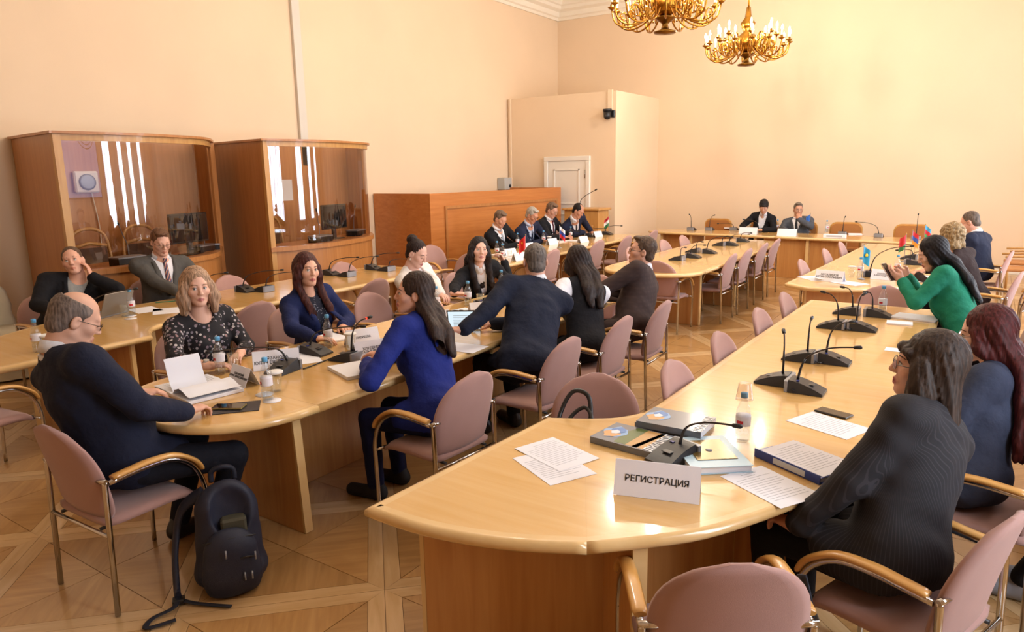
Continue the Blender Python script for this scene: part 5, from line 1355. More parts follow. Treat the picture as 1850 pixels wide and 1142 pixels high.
        collar_band('collar', shirt, so, nr + 0.012, nr + 0.007, 0.03, 0.038, 0.005, 40)
        vo, VF = garment('vest', jacket, 0.017, 0.0, True, ('v', vdepth, vwidth), wr_amp=0.001)
        if sleeves: 
            F = Field(pmin, pmax, hcl)
            for sd in (1, -1): F.rc(T(sd * (sw * 0.82), 0.0, 0.38), T(sd * (sw + 0.09), 0.0, 0.36), 0.001, 0.001, 0.0)
    if legs:
        lo_m = trousers
        P4 = [np.array(kn[1]), np.array(kn[-1]), np.array(ft[1]), np.array(ft[-1]), np.array((0.2, -0.1, 0.46)), np.array((-0.2, -0.1, 0.46))]
        F = Field(np.minimum.reduce(P4) - 0.1, np.maximum.reduce(P4) + 0.1, 0.013)
        F.ell((0, -0.01, 0.54), (0.165 * w, 0.125, 0.095), None, 0.03)
        for sd in (1, -1):
            F.rc((sd * 0.09 * w, 0.0, 0.535), kn[sd], 0.088 * (0.9 + 0.1 * w), 0.066, 0.03); F.rc(kn[sd], (ft[sd][0], ft[sd][1] - 0.03, 0.10), 0.064, 0.050, 0.012)
        F.D = np.maximum(F.D, 0.442 - 0 * F.D - F.grid()[2] - 10.0 * (F.grid()[1] > 0.22))
        F.noise(0.002, 30, 1.1); V, Q = F.mesh(2); obj('trousers' if lower != 'skirt' else 'skirt', quad_mesh('trousers', V, Q, lo_m), root)
        for sd in (1, -1):
            fx, fy = ft[sd][0], ft[sd][1]; z0 = ft[sd][2]
            F = Field((fx - 0.09, fy - 0.16, z0 - 0.01), (fx + 0.09, fy + 0.26, z0 + 0.16), 0.008)
            F.rc((fx, fy - 0.06, z0 + 0.042), (fx, fy + 0.15, z0 + 0.034), 0.042, 0.038, 0.02, flat=((1, 0, 0), 1.05)); F.ell((fx, fy - 0.035, z0 + 0.075), (0.042, 0.05, 0.06), None, 0.03)
            F.D = np.maximum(F.D, (z0 + 0.004 - F.grid()[2]) + 0 * F.D); V, Q = F.mesh(1); obj('shoe', quad_mesh('shoe', V, Q, shoes), root)
    if extra: extra(root, T, front, HM, arms, locals())
    return root
# ------------------------------------------------------------------ things on the tables
def mic_base():
    D = {}
    # wedge with curved top, local: front +Y, neck leaves near the back
    n = 10; vs = []; 
    for s in (-1, 1):
        for k in range(n + 1):
            y = -0.085 + 0.17 * k / n; h = 0.052 * (1 - (k / n) ** 1.6) + 0.012
            vs += [(s * (0.062 - 0.006 * h / 0.05), y, h), (s * 0.066, y, 0.001)]
    N = 2 * (n + 1); fs = []
    for k in range(n):
        a = 2 * k; fs += [(a, a + 1, a + 3, a + 2), (N + a, N + a + 2, N + a + 3, N + a + 1), (a, a + 2, N + a + 2, N + a), (a + 1, N + a + 1, N + a + 3, a + 3)]
    fs += [(0, N, N + 1, 1), (N - 2, N - 1, 2 * N - 1, 2 * N - 2)]
    D['base'] = new_mesh('base', vs, fs, M_DARKG)
    D['back_bezel'] = MB().prism([(-0.066, -0.0855), (0.066, -0.0855), (0.068, -0.10), (0.05, -0.106), (-0.05, -0.106), (-0.068, -0.10)], 0.002, 0.058).mesh('back_bezel', M_SILV)
    D['button'] = MB().box((-0.022, 0.0, 0.042), (0.022, 0.035, 0.0445), 0.001, Matrix.Translation((0, 0, 0)) ).mesh('button', M_BLACKP)
    D['display'] = MB().box((0.022, -0.048, 0.0595), (0.042, -0.034, 0.0612)).mesh('display', mat('mic_display', '#3a3f8c', 0.2))
    return D
MICB = mic_base()
M_NECK = mat('gooseneck_metal', '#3a302a', 0.4, 0.5); M_LED = emit_mat('red_ring', (1, 0.06, 0.03, 1), 2.0)
def mic(label, base, tip, face=None, led=False, group='desk conference microphones', cable=False, z=ZT):
    """face: degrees ccw from +Y of the direction of the speaker-side of the base"""
    t = thing('microphone', label, 'microphone', (base[0], base[1], z + 0.001), R_(face or 0), group)
    for k, me in MICB.items(): obj(k, me, t)
    r = Matrix.Rotation(R_(-(face or 0)), 3, 'Z'); tp = r @ (Vector(tip) - Vector((base[0], base[1], z + 0.001)))
    b = Vector((0, -0.05, 0.055)); d = tp - b
    mid1 = b + Vector((d.x * 0.12, d.y * 0.12, d.z * 0.45 + 0.03)); mid2 = b + Vector((d.x * 0.5, d.y * 0.5, d.z * 0.82 + 0.02))
    p = curve_pts([b, mid1, mid2, tp], 5)
    MB().tube(p[:6], [0.0075, 0.007, 0.0065, 0.006, 0.0055, 0.005], 7).build('neck_sleeve', M_BLACKP, t)
    MB().tube(p[5:], 0.0042, 7).build('gooseneck', M_NECK, t)
    u = (p[-1] - p[-2]).normalized(); MB().tube([tp - u * 0.012, tp - u * 0.006, tp + u * 0.02, tp + u * 0.028], [0.006, 0.0095, 0.0105, 0.006], 8).build('microphone_head', M_BLACKP, t)
    if led: MB().tube([tp - u * 0.02, tp - u * 0.013], 0.008, 8).build('light_ring', M_LED, t)
    return t
# microphone table in front of the pinstripe woman: two rows back to back
mic('microphone nearest the phone, angled neck, on the registration table', (-0.697, 3.761), (-0.493, 3.833, 0.957), -90)
mic('upright microphone nearest the water bottle on the registration table', (-0.887, 3.831), (-0.858, 3.887, 0.985), 90)
mic('microphone of the second pair with neck leaning away, window side', (-0.678, 4.427), (-0.613, 4.475, 0.957), -90)
mic('microphone of the second pair with curved upright neck, inner side', (-0.878, 4.397), (-0.828, 4.447, 0.960), 90)
mic('microphone of the third pair with tall neck, window side', (-0.664, 5.453), (-0.687, 5.483, 0.963), -90)
mic('microphone of the third pair leaning inward, inner side', (-0.880, 5.435), (-0.942, 5.457, 0.962), 90)
mic('microphone of the farthest pair beside a bottle, window side', (-0.635, 6.033), (-0.735, 6.042, 0.892), -90)
mic('microphone of the farthest pair with slanted neck, inner side', (-0.874, 6.024), (-0.904, 6.044, 0.918), 90)
mic('microphone standing behind the registration sign', (-0.963, 2.549), (-0.745, 2.651, 0.867), 160)
# middle table
mic('black microphone with glowing red ring before the speaking woman', (-3.283, 2.982), (-3.202, 3.123, 0.964), 100, True)
mic('silver-backed microphone behind the one with red ring', (-3.553, 2.984), (-3.363, 3.216, 0.871), -80)
mic('microphone with long level neck beside the central water bottle', (-3.400, 2.590), (-3.624, 2.283, 0.871), -170)
mic('microphone with bent neck before the woman resting her cheek', (-3.523, 4.841), (-3.444, 4.896, 0.757), -100)
mic('microphone lying low beside the tablet', (-3.372, 4.056), (-3.271, 4.151, 0.824), 90)
# booth-side table, pairs of necks
mic('silver-backed microphone on the booth-side table behind the blonde woman', (-6.175, 4.352), (-5.974, 4.641, 0.908), -90)
mic('dark microphone on the booth-side table behind the blonde woman', (-6.051, 4.458), (-5.856, 4.725, 0.887), 90)
mic('silver-backed microphone on the booth-side table beside the auburn-haired woman', (-6.306, 5.608), (-6.113, 5.833, 0.904), -90)
mic('dark microphone on the booth-side table beside the auburn-haired woman', (-6.089, 5.621), (-5.849, 5.885, 0.925), 90)
mic('silver-backed microphone at the far end of the booth-side table', (-6.207, 6.195), (-6.005, 6.405, 0.903), -90)
mic('dark microphone at the far end of the booth-side table', (-6.005, 6.187), (-5.816, 6.373, 0.841), 90)
mic('microphone partly hidden behind the blonde woman by the grey-suited man', (-6.036, 3.788), (-5.940, 3.978, 0.964), -90)
mic('microphone between the laptop and bottle before the booth-side men', (-5.783, 2.633), (-5.647, 2.957, 0.981), -90)
# the empty middle table
E_ = [((1232, 472), (1245, 445), 90), ((1252, 466), (1278, 447), -90), ((1247, 456), (1268, 437), 90), ((1282, 460), (1313, 427), -90), ((1296, 444), (1320, 424), 90), ((1322, 443), (1353, 421), -90), ((1343, 437), (1354, 423), 90)]
mic('microphone nearest the brown-suited man on the empty middle table', (-3.296, 8.698), (-3.207, 8.743, 0.874), 90)
mic('second microphone from the near end of the empty middle table, inner row', (-3.177, 9.023), (-3.067, 9.073, 0.878), -90)
mic('third microphone from the near end of the empty middle table, far row', (-3.418, 9.630), (-3.305, 9.678, 0.858), 90)
mic('fourth microphone along the empty middle table with long bent neck', (-3.156, 9.604), (-2.961, 9.681, 0.947), -90)
mic('fifth microphone along the empty middle table, far row', (-3.377, 10.651), (-3.200, 10.712, 0.846), 90)
mic('sixth microphone along the empty middle table', (-3.193, 10.737), (-2.981, 10.806, 0.887), -90)
mic('seventh microphone at the far end of the empty middle table', (-3.214, 11.389), (-3.118, 11.423, 0.851), -90)
# head table
mic('upright microphone at the left end of the head table', (-4.717, 13.218), (-4.770, 13.214, 1.004), 0)
mic('second microphone from the left end of the head table', (-4.405, 13.348), (-4.352, 13.380, 0.992), 0)
mic('low microphone beside papers at the head table', (-3.993, 13.521), (-4.278, 13.435, 0.834), 0)
mic('microphone right of the empty tan chair, neck slanting left, head table', (-1.485, 13.109), (-1.831, 13.073, 0.950), 0)
mic('upright microphone before the wide empty tan chair, head table', (-2.065, 13.313), (-2.055, 13.330, 1.012), 0)
mic('upright microphone at the right end of the head table', (-0.933, 12.928), (-0.937, 12.947, 1.094), 0)
mic('microphone between the two head table sitters', (-3.480, 13.330), (-3.744, 13.267, 0.930), 0)
# far right table
mic('microphone with long neck before the phone-holding woman, by the blue flag', (-0.945, 8.269), (-0.638, 8.319, 1.042), -90)
mic('microphone on the far right table behind the small flags', (-0.796, 10.070), (-0.915, 10.065, 0.816), 90)
mic('microphone on the far right table before the curly-haired woman', (-0.679, 9.525), (-0.480, 9.546, 0.868), -90)
# men's table
mic('microphone before the leftmost of the four men', (-5.821, 8.469), (-5.866, 8.456, 0.919), -90)
mic('microphone before the second of the four men', (-6.188, 9.725), (-6.307, 9.666, 0.963), -90)
mic('microphone before the third of the four men, by the tricolour flag', (-6.020, 10.426), (-5.761, 10.576, 0.857), -90)
mic('microphone before the rightmost of the four men', (-5.828, 11.191), (-5.615, 11.305, 0.855), -90)
mic('microphone with level neck at the lectern end of the men\'s table', (-5.758, 11.709), (-5.547, 11.817, 0.869), -90)

# --- bottles, glasses
def bottle_meshes():
    D = {}
    prof = [(0.0, 0.003), (0.024, 0.0), (0.031, 0.008), (0.031, 0.05), (0.0285, 0.06), (0.031, 0.07), (0.0315, 0.115), (0.029, 0.14), (0.020, 0.165), (0.0125, 0.182), (0.0125, 0.198)]
    D['shell'] = MB().lathe(prof, 18).mesh('shell', M_PET)
    D['water'] = MB().lathe([(0.0, 0.006), (0.028, 0.009), (0.029, 0.05), (0.0265, 0.06), (0.029, 0.07), (0.0292, 0.112), (0.0, 0.1125)], 14).mesh('water', M_WATER)
    D['cap'] = MB().lathe([(0.0148, 0.194), (0.0152, 0.212), (0.0138, 0.2155), (0.0, 0.216)], 14).mesh('cap', M_CAPB)
    D['label_band'] = MB().lathe([(0.0316, 0.118), (0.0318, 0.112), (0.0318, 0.078), (0.0316, 0.074)], 20).mesh('label_band', M_LABEL)
    m = MB()
    for a0 in (-70, 110):
        vs = []; fs = []
        for k in range(7):
            a = R_(a0 + 50 * (k / 6 - 0.5)); vs += [(0.0321 * math.cos(a), 0.0321 * math.sin(a), 0.084), (0.0321 * math.cos(a), 0.0321 * math.sin(a), 0.098)]
        for k in range(6): fs.append((2 * k, 2 * k + 2, 2 * k + 3, 2 * k + 1))
        m.add(vs, fs, True)
    D['label_print'] = m.mesh('label_print', M_RED)
    return D
BOT = bottle_meshes()
def bottle(p, label, h=1.0, rz=None, z=ZT):
    t = thing('water_bottle', label, 'bottle', (p[0], p[1], z + 0.001), rz if rz is not None else random.uniform(0, 6), 'plastic water bottles'); t.scale = (1, 1, h)
    for k, me in BOT.items(): obj(k, me, t)
bottle((-0.783, 2.904, 0.710), 'water bottle under an upturned cup beside the blue-grey books', 1.0, R_(-30))
bottle((-3.030, 2.205, 0.710), 'water bottle beside the phone on the rounded table end', 1.05, R_(-40))
bottle((-3.679, 2.370, 0.710), 'water bottle directly before the blonde woman', 1.05, R_(-30))
bottle((-3.622, 3.149, 0.710), 'water bottle before the auburn-haired woman', 1.05, R_(-30))
bottle((-3.795, 4.491, 0.710), 'water bottle before the woman in ivory jacket', 1.0, R_(-30))
bottle((-3.730, 4.845, 0.710), 'water bottle before the woman in black jacket with brooch', 1.0, R_(-30))
bottle((-3.872, 5.564, 0.710), 'water bottle partly hidden behind the navy-suited man', 1.0)
bottle((-5.258, 2.054, 0.710), 'leftmost water bottle on the booth-side table, beside a covered glass', 1.05, R_(-30))
bottle((-5.371, 2.204, 0.710), 'second water bottle on the booth-side table, behind the bald man', 1.05)
bottle((-5.969, 3.079, 0.710), 'water bottle before the grey-suited man', 1.05)
bottle((-5.606, 7.965, 0.710), 'water bottle before the leftmost of the four men, farther one', 1.0)
bottle((-5.322, 7.688, 0.710), 'water bottle at the corner of the men\'s table, nearest the camera', 1.0)
bottle((-6.081, 9.202, 0.710), 'water bottle half hidden by the red flag', 1.0)
bottle((-5.935, 9.744, 0.710), 'water bottle before the third of the four men', 1.0)
bottle((-5.955, 10.675, 0.710), 'water bottle right of the tricolour flag', 1.0)
bottle((-6.056, 11.454, 0.710), 'water bottle before the rightmost of the four men', 1.0)
bottle((-3.853, 13.579, 0.710), 'water bottle left of the short-haired woman at head table', 1.0)
bottle((-3.224, 13.571, 0.710), 'water bottle between the two head table sitters', 1.0)
bottle((-2.395, 13.662, 0.710), 'water bottle behind the white box at the head table', 1.0)
bottle((-1.067, 8.115, 0.710), 'water bottle beside the blue flag', 1.0)
bottle((-0.762, 8.504, 0.710), 'water bottle behind the phone-holding woman\'s microphone', 1.0)
bottle((-0.628, 6.137, 0.710), 'water bottle in front of the green-jacketed woman\'s hands', 1.05, R_(-40))
GL = {'tumbler': MB().lathe([(0.0, 0.004), (0.026, 0.002), (0.028, 0.006), (0.034, 0.1), (0.0325, 0.1), (0.0265, 0.008), (0.0, 0.008)], 18).mesh('tumbler', M_GLASS)}
LID = MB().lathe([(0.040, 0.100), (0.042, 0.103), (0.041, 0.110), (0.036, 0.1125), (0.0, 0.113)], 20).mesh('paper_lid', mat('paper_lid', '#ece9e6', 0.8))
COAST = MB().lathe([(0.0, 0.0), (0.047, 0.0), (0.047, 0.0015), (0.0, 0.0016)], 20).mesh('paper_coaster', mat('coaster_paper', '#e9e4e6', 0.8))
def tumbler(p, label, lid=True, z=ZT):
    t = thing('drinking_glass', label, 'glass', (p[0], p[1], z + 0.003), 0, 'drinking glasses')
    obj('tumbler', GL['tumbler'], t)
    if lid: obj('paper_lid', LID, t)
def coaster(p, label): 
    o = obj('coaster', COAST, None, (p[0], p[1], ZT + 0.0008)); tag(o, label, 'coaster', 'round paper coasters')
tumbler((-5.235, 2.102, 0.710), 'glass with white paper lid beside the leftmost bottle'); tumbler((-5.337, 2.261, 0.710), 'glass with white paper lid half hidden by the bald man'); tumbler((-5.976, 3.021, 0.710), 'open glass before the grey-suited man', False)
tumbler((-3.696, 2.471, 0.710), 'open glass beside the blonde woman\'s hands', False); tumbler((-3.445, 3.183, 0.710), 'glass with white paper lid before the auburn-haired woman'); tumbler((-3.110, 2.323, 0.710), 'glass with white paper lid behind the central bottle')
tumbler((-3.635, 4.897, 0.710), 'open glass before the cheek-resting woman', False); tumbler((-1.153, 8.160, 0.710), 'glass with white paper lid beside the blue flag'); tumbler((-0.698, 8.491, 0.710), 'open glass before the phone-holding woman', False)
tumbler((-5.374, 7.937, 0.710), 'open glass at the corner of the men\'s table', False); tumbler((-6.054, 11.580, 0.710), 'glass with white paper lid before the rightmost of four men'); tumbler((-5.900, 9.858, 0.710), 'glass with white paper lid before the third of four men'); tumbler((-3.751, 13.621, 0.710), 'glass with white lid left of the short-haired woman'); tumbler((-3.144, 13.605, 0.710), 'glass with white lid between the head table sitters')
coaster((-5.146, 2.051, 0.710), 'white coaster under the leftmost glass'); coaster((-5.838, 2.994, 0.710), 'white coaster near the grey-suited man\'s bottle'); coaster((-2.995, 2.205, 0.710), 'white coaster under the central bottle'); coaster((-3.118, 2.251, 0.710), 'white coaster peeking out behind the central bottle'); coaster((-5.957, 3.058, 0.710), 'white coaster under the grey-suited man\'s glass')
def cup():
    p = (-0.783, 2.904, 0.710); t = thing('paper_cup', 'pale translucent cup turned over the bottle beside the books', 'cup', (p[0], p[1], ZT + 0.188))
    MB().lathe([(0.037, 0.0), (0.0355, 0.002), (0.026, 0.068), (0.024, 0.07), (0.0, 0.07)], 18).build('cup_wall', clear_mat('frosted_cup', (0.86, 0.83, 0.78, 1), (1, 1, 1, 1), 0.3, 1.5, 0.06), t)
cup()

# --- name cards
def tent(p, face, w, h, lines, size, label, z=ZT, m=M_CARD, deep=0.09):
    """folded card; face: degrees ccw from +Y of the printed side's normal"""
    t = thing('name_card', label, 'name card', (p[0], p[1], z + 0.001), R_(face), 'folded white name cards')
    d = deep / 2
    def leaf(s):
        th = 0.0012; n = Vector((0, h, d)).normalized() * th
        vs = [(-w / 2, s * d, 0), (w / 2, s * d, 0), (w / 2, 0, h), (-w / 2, 0, h)]; vs += [(x, y + s * 0.0012, zz) for x, y, zz in vs]
        f = [(0, 1, 2, 3), (4, 7, 6, 5), (0, 4, 5, 1), (1, 5, 6, 2), (2, 6, 7, 3), (3, 7, 4, 0)]
        return MB().add(vs, f).build('card_face', m, t)
    leaf(1); leaf(-1)
    if lines:
        me = text_mesh(lines, size, M_INK, 0.0003, bold=0.0003)
        o = obj('writing', me, t); ang = math.atan2(h, d)
        # stand the text up on the printed leaf (normal +Y, tilted back)
        o.rotation_euler = (ang, 0, PI); o.location = (0, d / 2 + 0.0022, h / 2)
        o.rotation_euler = Euler((PI / 2 - (PI / 2 - ang), 0, PI), 'XYZ')
    return t
tent((-0.893, 2.237, 0.710), 196, 0.30, 0.12, 'РЕГИСТРАЦИЯ', 0.031, 'large white folded sign reading registration on the curved table end')
tent((-3.394, 2.320, 0.710), 172, 0.20, 0.10, 'БОРАВСКИЙ\nБОРИС ВЯЧЕСЛАВОВИЧ', 0.0165, 'white name card beside the bald man\'s open papers')
tent((-3.511, 2.638, 0.710), -124, 0.27, 0.11, 'РЯЗАНОВА\nЮЛИЯ ЕВГЕНЬЕВНА', 0.026, 'white name card behind the central water bottle')
tent((-3.491, 3.334, 0.710), -112, 0.23, 0.11, 'АНДРЕЕВА', 0.02, 'white name card half hidden behind another before the auburn-haired woman')
tent((-3.186, 3.118, 0.710), 110, 0.24, 0.11, 'ХЛУДЕНЕВА\nНАТАЛЬЯ ИГОРЕВНА', 0.022, 'white name card before the speaking woman\'s arm').rotation_euler = (0, 0, R_(-110))
tent((-3.414, 4.596, 0.710), -118, 0.20, 0.10, 'ОВА\nЬЯНОВНА', 0.022, 'white name card before the cheek-resting woman')
tent((-3.474, 4.113, 0.710), -115, 0.20, 0.10, 'АНЦЕРОВ', 0.02, 'white name card leaning behind the tablet')
tent((-1.291, 7.736, 0.710), 170, 0.28, 0.11, 'МУСАЛИМОВ\nИГОРЬ НАИЛЬЕВИЧ', 0.026, 'white name card above loose papers beside the blue flag')
tent((-0.838, 8.105, 0.710), 170, 0.24, 0.10, 'БУЛАВКИНА\nАЛЕКСАНДРОВНА', 0.02, 'white name card behind the phone-holding woman\'s hands')
FA = -145
for (px, lb) in (((-3.531, 12.799, 0.710), 'white name card before the short-haired woman at head table'), ((-2.856, 12.733, 0.710), 'white name card before the man with hand on chin')):
    tent(px, 178, 0.32, 0.12, None, 0.02, lb)
for (px, lb) in (((-5.520, 8.153, 0.710), 'white name card before the leftmost of the four men'), ((-5.715, 8.933, 0.710), 'white name card before the second of the four men'), ((-5.768, 9.724, 0.710), 'white name card before the third of the four men'), ((-5.489, 10.248, 0.710), 'white name card right of the tricolour flag'), ((-5.730, 11.234, 0.710), 'white name card at the lectern end of the men\'s table'), ((-5.123, 7.787, 0.710), 'white name card under the red flag')):
    tent(px, -100, 0.22, 0.10, None, 0.02, lb)
o = thing('cardboard_box', 'flat white printed box at the head table before the empty tan chair', 'box', (-2.080, 12.626, 0.710)); MB().box((-0.17, -0.06, 0.001), (0.17, 0.06, 0.06), 0.004).build('box_body', M_CARD, o); MB().box((-0.12, -0.0612, 0.02), (0.12, -0.0602, 0.045)).build('box_print', M_GREYINK, o)

# --- paper
def sheet(p, rz, label, w=0.21, h=0.297, z=ZT + 0.001, lines=14, curl=0.0, name='paper_sheet', th=0.0006, group='loose printed sheets'):
    t = thing(name, label, 'paper', (p[0], p[1], z), R_(rz), group)
    n = 6; vs = []; fs = []
    for k in range(n + 1):
        y = -h / 2 + h * k / n; zz = th + curl * (k / n) ** 3
        vs += [(-w / 2, y, zz), (w / 2, y, zz), (-w / 2, y, zz - th), (w / 2, y, zz - th)]
    for k in range(n):
        a = 4 * k; fs += [(a, a + 1, a + 5, a + 4), (a + 2, a + 6, a + 7, a + 3), (a, a + 4, a + 6, a + 2), (a + 1, a + 3, a + 7, a + 5)]
    fs += [(0, 2, 3, 1), (4 * n, 4 * n + 1, 4 * n + 3, 4 * n + 2)]
    obj('page', new_mesh('page', vs, fs, M_PAPER), t)
    if lines and curl == 0:
        m = MB(); R = random.Random(len(label))
        for k in range(lines):
            y = h / 2 - 0.035 - k * (h - 0.07) / lines; x1 = w / 2 - 0.02 - (R.random() * 0.08 if R.random() < 0.4 else 0); x0 = -w / 2 + 0.02 + (0.05 if k < 2 else 0)
            m.box((x0, y - 0.0013, th + 0.0001), (x1, y + 0.0013, th + 0.0003))
        m.build('print', M_GREYINK, t)
    return t
sheet((-1.335, 2.256, 0.710), 62, 'printed sheet lying under another on the rounded table end', z=ZT + 0.001)
sheet((-1.388, 2.368, 0.710), 70, 'upper printed sheet on the rounded table end, beside the sign', z=ZT + 0.0025).location.z = ZT + 0.0022
sheet((-0.569, 2.519, 0.710), 60, 'printed sheet nearest the pinstripe woman, right of the sign')
sheet((-0.510, 3.299, 0.710), 68, 'printed sheet beside the dark phone')
sheet((-0.389, 6.099, 0.710), 80, 'stack of white sheets by the green-jacketed woman\'s elbow', z=ZT + 0.001, th=0.012, lines=0)
sheet((-0.473, 5.819, 0.710), 95, 'small notebook lying by the green sleeve', 0.12, 0.17, th=0.01, lines=0)
sheet((-0.364, 4.948, 0.710), 90, 'thin white leaflet between microphones and green sleeve', 0.1, 0.21, lines=0)
sheet((-1.469, 7.859, 0.710), 40, 'lower loose sheet under the folded name card with blue flag'); sheet((-1.300, 7.817, 0.710), 100, 'curled sheet in the pile before the folded name card', curl=0.03, z=ZT + 0.003); sheet((-1.095, 7.675, 0.710), 60, 'loose sheet hanging near the table edge by the blue flag', z=ZT + 0.002)
sheet((-0.553, 8.475, 0.710), 80, 'white sheets before the phone-holding woman', lines=0, th=0.006); sheet((-0.382, 8.136, 0.710), 70, 'white sheet before the curly-haired woman', lines=0)
sheet((-3.280, 2.760, 0.710), 70, 'thick stack of printed pages under the speaking woman\'s hand', th=0.02, lines=0).location = ((-3.027, 2.812, 0.710)[0], (-3.027, 2.812, 0.710)[1], ZT + 0.001)
sheet((-3.548, 2.858, 0.710), 60, 'crumpled sheet behind the silver-backed microphone', curl=0.025); sheet((-3.804, 3.343, 0.710), 80, 'notebook under the auburn-haired woman\'s hand', 0.17, 0.24, th=0.012, lines=0)
sheet((-2.838, 3.606, 0.710), 95, 'white sheet under the navy-suited man\'s forearm', lines=0); sheet((-3.565, 4.620, 0.710), 80, 'white sheet before the cheek-resting woman', lines=0)
sheet((-6.122, 3.275, 0.710), 80, 'white sheet under the grey-suited man\'s glass', lines=0); sheet((-5.902, 3.340, 0.710), 60, 'colour printed brochure before the grey-suited man', lines=6); o = MB().box((-0.09, -0.01, 0.002), (0.09, 0.01, 0.006)).build('brochure', mat('green_cover', '#2f7a5a', 0.5), None, ((-6.331, 3.592, 0.710)[0], (-6.331, 3.592, 0.710)[1], ZT + 0.001), R_(60)); tag(o, 'narrow green booklet before the grey-suited man', 'booklet')
for (q, rz, lb) in (((-5.633, 8.098, 0.710), 70, 'sheets before the leftmost of the four men'), ((-5.728, 10.345, 0.710), 80, 'crumpled white sheet right of the tricolour flag'), ((-4.234, 13.999, 0.710), 20, 'stack of papers at the head table left of the short-haired woman'), ((-1.885, 13.391, 0.710), 10, 'sheet right of the white box at the head table'), ((-5.918, 9.188, 0.710), 80, 'sheets before the second of the four men'), ((-5.933, 10.147, 0.710), 80, 'sheets before the third of the four men')):
    sheet(q, rz, lb, lines=0, th=0.012)
# the bald man's open file
def open_file():
    p = (-3.488, 2.108, 0.710); t = thing('open_file', 'thick open printed file under the bald man\'s hands', 'document', (p[0], p[1], ZT + 0.001), R_(-8))
    MB().box((-0.21, -0.15, 0.0), (0.21, 0.15, 0.018), 0.002).build('page_block', M_PAPER, t)
    def leaf(pts, w0, w1, name):
        vs = []; fs = []
        for (x, z) in pts: vs += [(x, w0, z), (x, w1, z)]
        n = len(pts)
        vs += [(a, b, c - 0.0008) for a, b, c in vs]
        for k in range(n - 1): fs += [(2 * k, 2 * k + 2, 2 * k + 3, 2 * k + 1), (2 * n + 2 * k, 2 * n + 2 * k + 1, 2 * n + 2 * k + 3, 2 * n + 2 * k + 2)]
        obj(name, new_mesh(name, vs, fs, M_PAPER, True), t)
    leaf([(-0.02, 0.019), (-0.05, 0.06), (-0.075, 0.12), (-0.085, 0.16), (-0.10, 0.185)], -0.13, 0.06, 'raised_page')
    leaf([(0.0, 0.019), (0.03, 0.045), (0.08, 0.06), (0.13, 0.052), (0.17, 0.036), (0.205, 0.034)], -0.14, 0.14, 'curled_page')
    leaf([(-0.01, 0.019), (-0.08, 0.024), (-0.16, 0.022), (-0.22, 0.02)], -0.15, 0.15, 'flat_page')
    m = MB()
    for k in range(14): m.box((-0.19, 0.12 - k * 0.018, 0.0255), (-0.06, 0.1225 - k * 0.018, 0.0258))
    m.build('print', M_GREYINK, t)
open_file()
def phone(p, rz, label, w=0.075, l=0.155, case='#8a7a55', z=ZT, tilt=0):
    t = thing('smartphone', label, 'phone', (p[0], p[1], z + 0.0015), R_(rz))
    MB().box((-w / 2, -l / 2, 0), (w / 2, l / 2, 0.008), 0.002).build('phone_body', mat('phone_' + case, case, 0.3, 0.5), t); MB().box((-w / 2 + 0.003, -l / 2 + 0.003, 0.0081), (w / 2 - 0.003, l / 2 - 0.003, 0.0088)).build('screen', mat('black_glass', '#0c0c10', 0.05), t)
    return t
phone((-3.080, 2.010, 0.710), -58, 'smartphone in gold case beside the bald man\'s file', case='#a08a4e', z=ZT + 0.004)
o = MB().box((-0.08, -0.11, 0), (0.08, 0.11, 0.003)).build('notebook', mat('dark_cover', '#2c2a33', 0.5), None, ((-3.054, 2.036, 0.710)[0], (-3.054, 2.036, 0.710)[1], ZT + 0.001), R_(-40)); tag(o, 'thin dark folder under the gold smartphone', 'folder')
phone((-0.519, 3.468, 0.710), 72, 'dark smartphone beside the printed sheet, registration table', case='#3b3530')
hp = phone((-0.623, 6.303, 1.050), 60, 'smartphone held in the green-jacketed woman\'s hands', case='#c9b3a4', z=1.04); hp.rotation_euler = (R_(55), 0, R_(70)); hp.location = (-0.608, 6.097, 1.050)
# tablet with lit screen
t = thing('tablet', 'tablet with bright document on screen before the navy-suited man', 'tablet', ((-3.154, 4.048, 0.710)[0], (-3.154, 4.048, 0.710)[1], ZT + 0.002), R_(-148))
Mx = Matrix.Rotation(R_(-24), 4, 'X')
MB().box((-0.125, -0.004, 0.0), (0.125, 0.004, 0.175), 0.003, Mx).build('case', M_BLACKP, t); MB().box((-0.115, 0.0042, 0.010), (0.115, 0.0048, 0.165), 0, Mx).build('screen', emit_mat('lit_screen', (0.72, 0.85, 0.95, 1), 1.0), t)
m = MB()
for k in range(8): m.box((-0.08, 0.0049, 0.03 + k * 0.014), (0.08, 0.0051, 0.033 + k * 0.014), 0, Mx)
m.build('screen_text', mat('screen_text', '#9fb3c4', 0.6), t); MB().box((-0.08, -0.12, 0.0), (0.08, -0.07, 0.004)).build('stand', M_BLACKP, t)
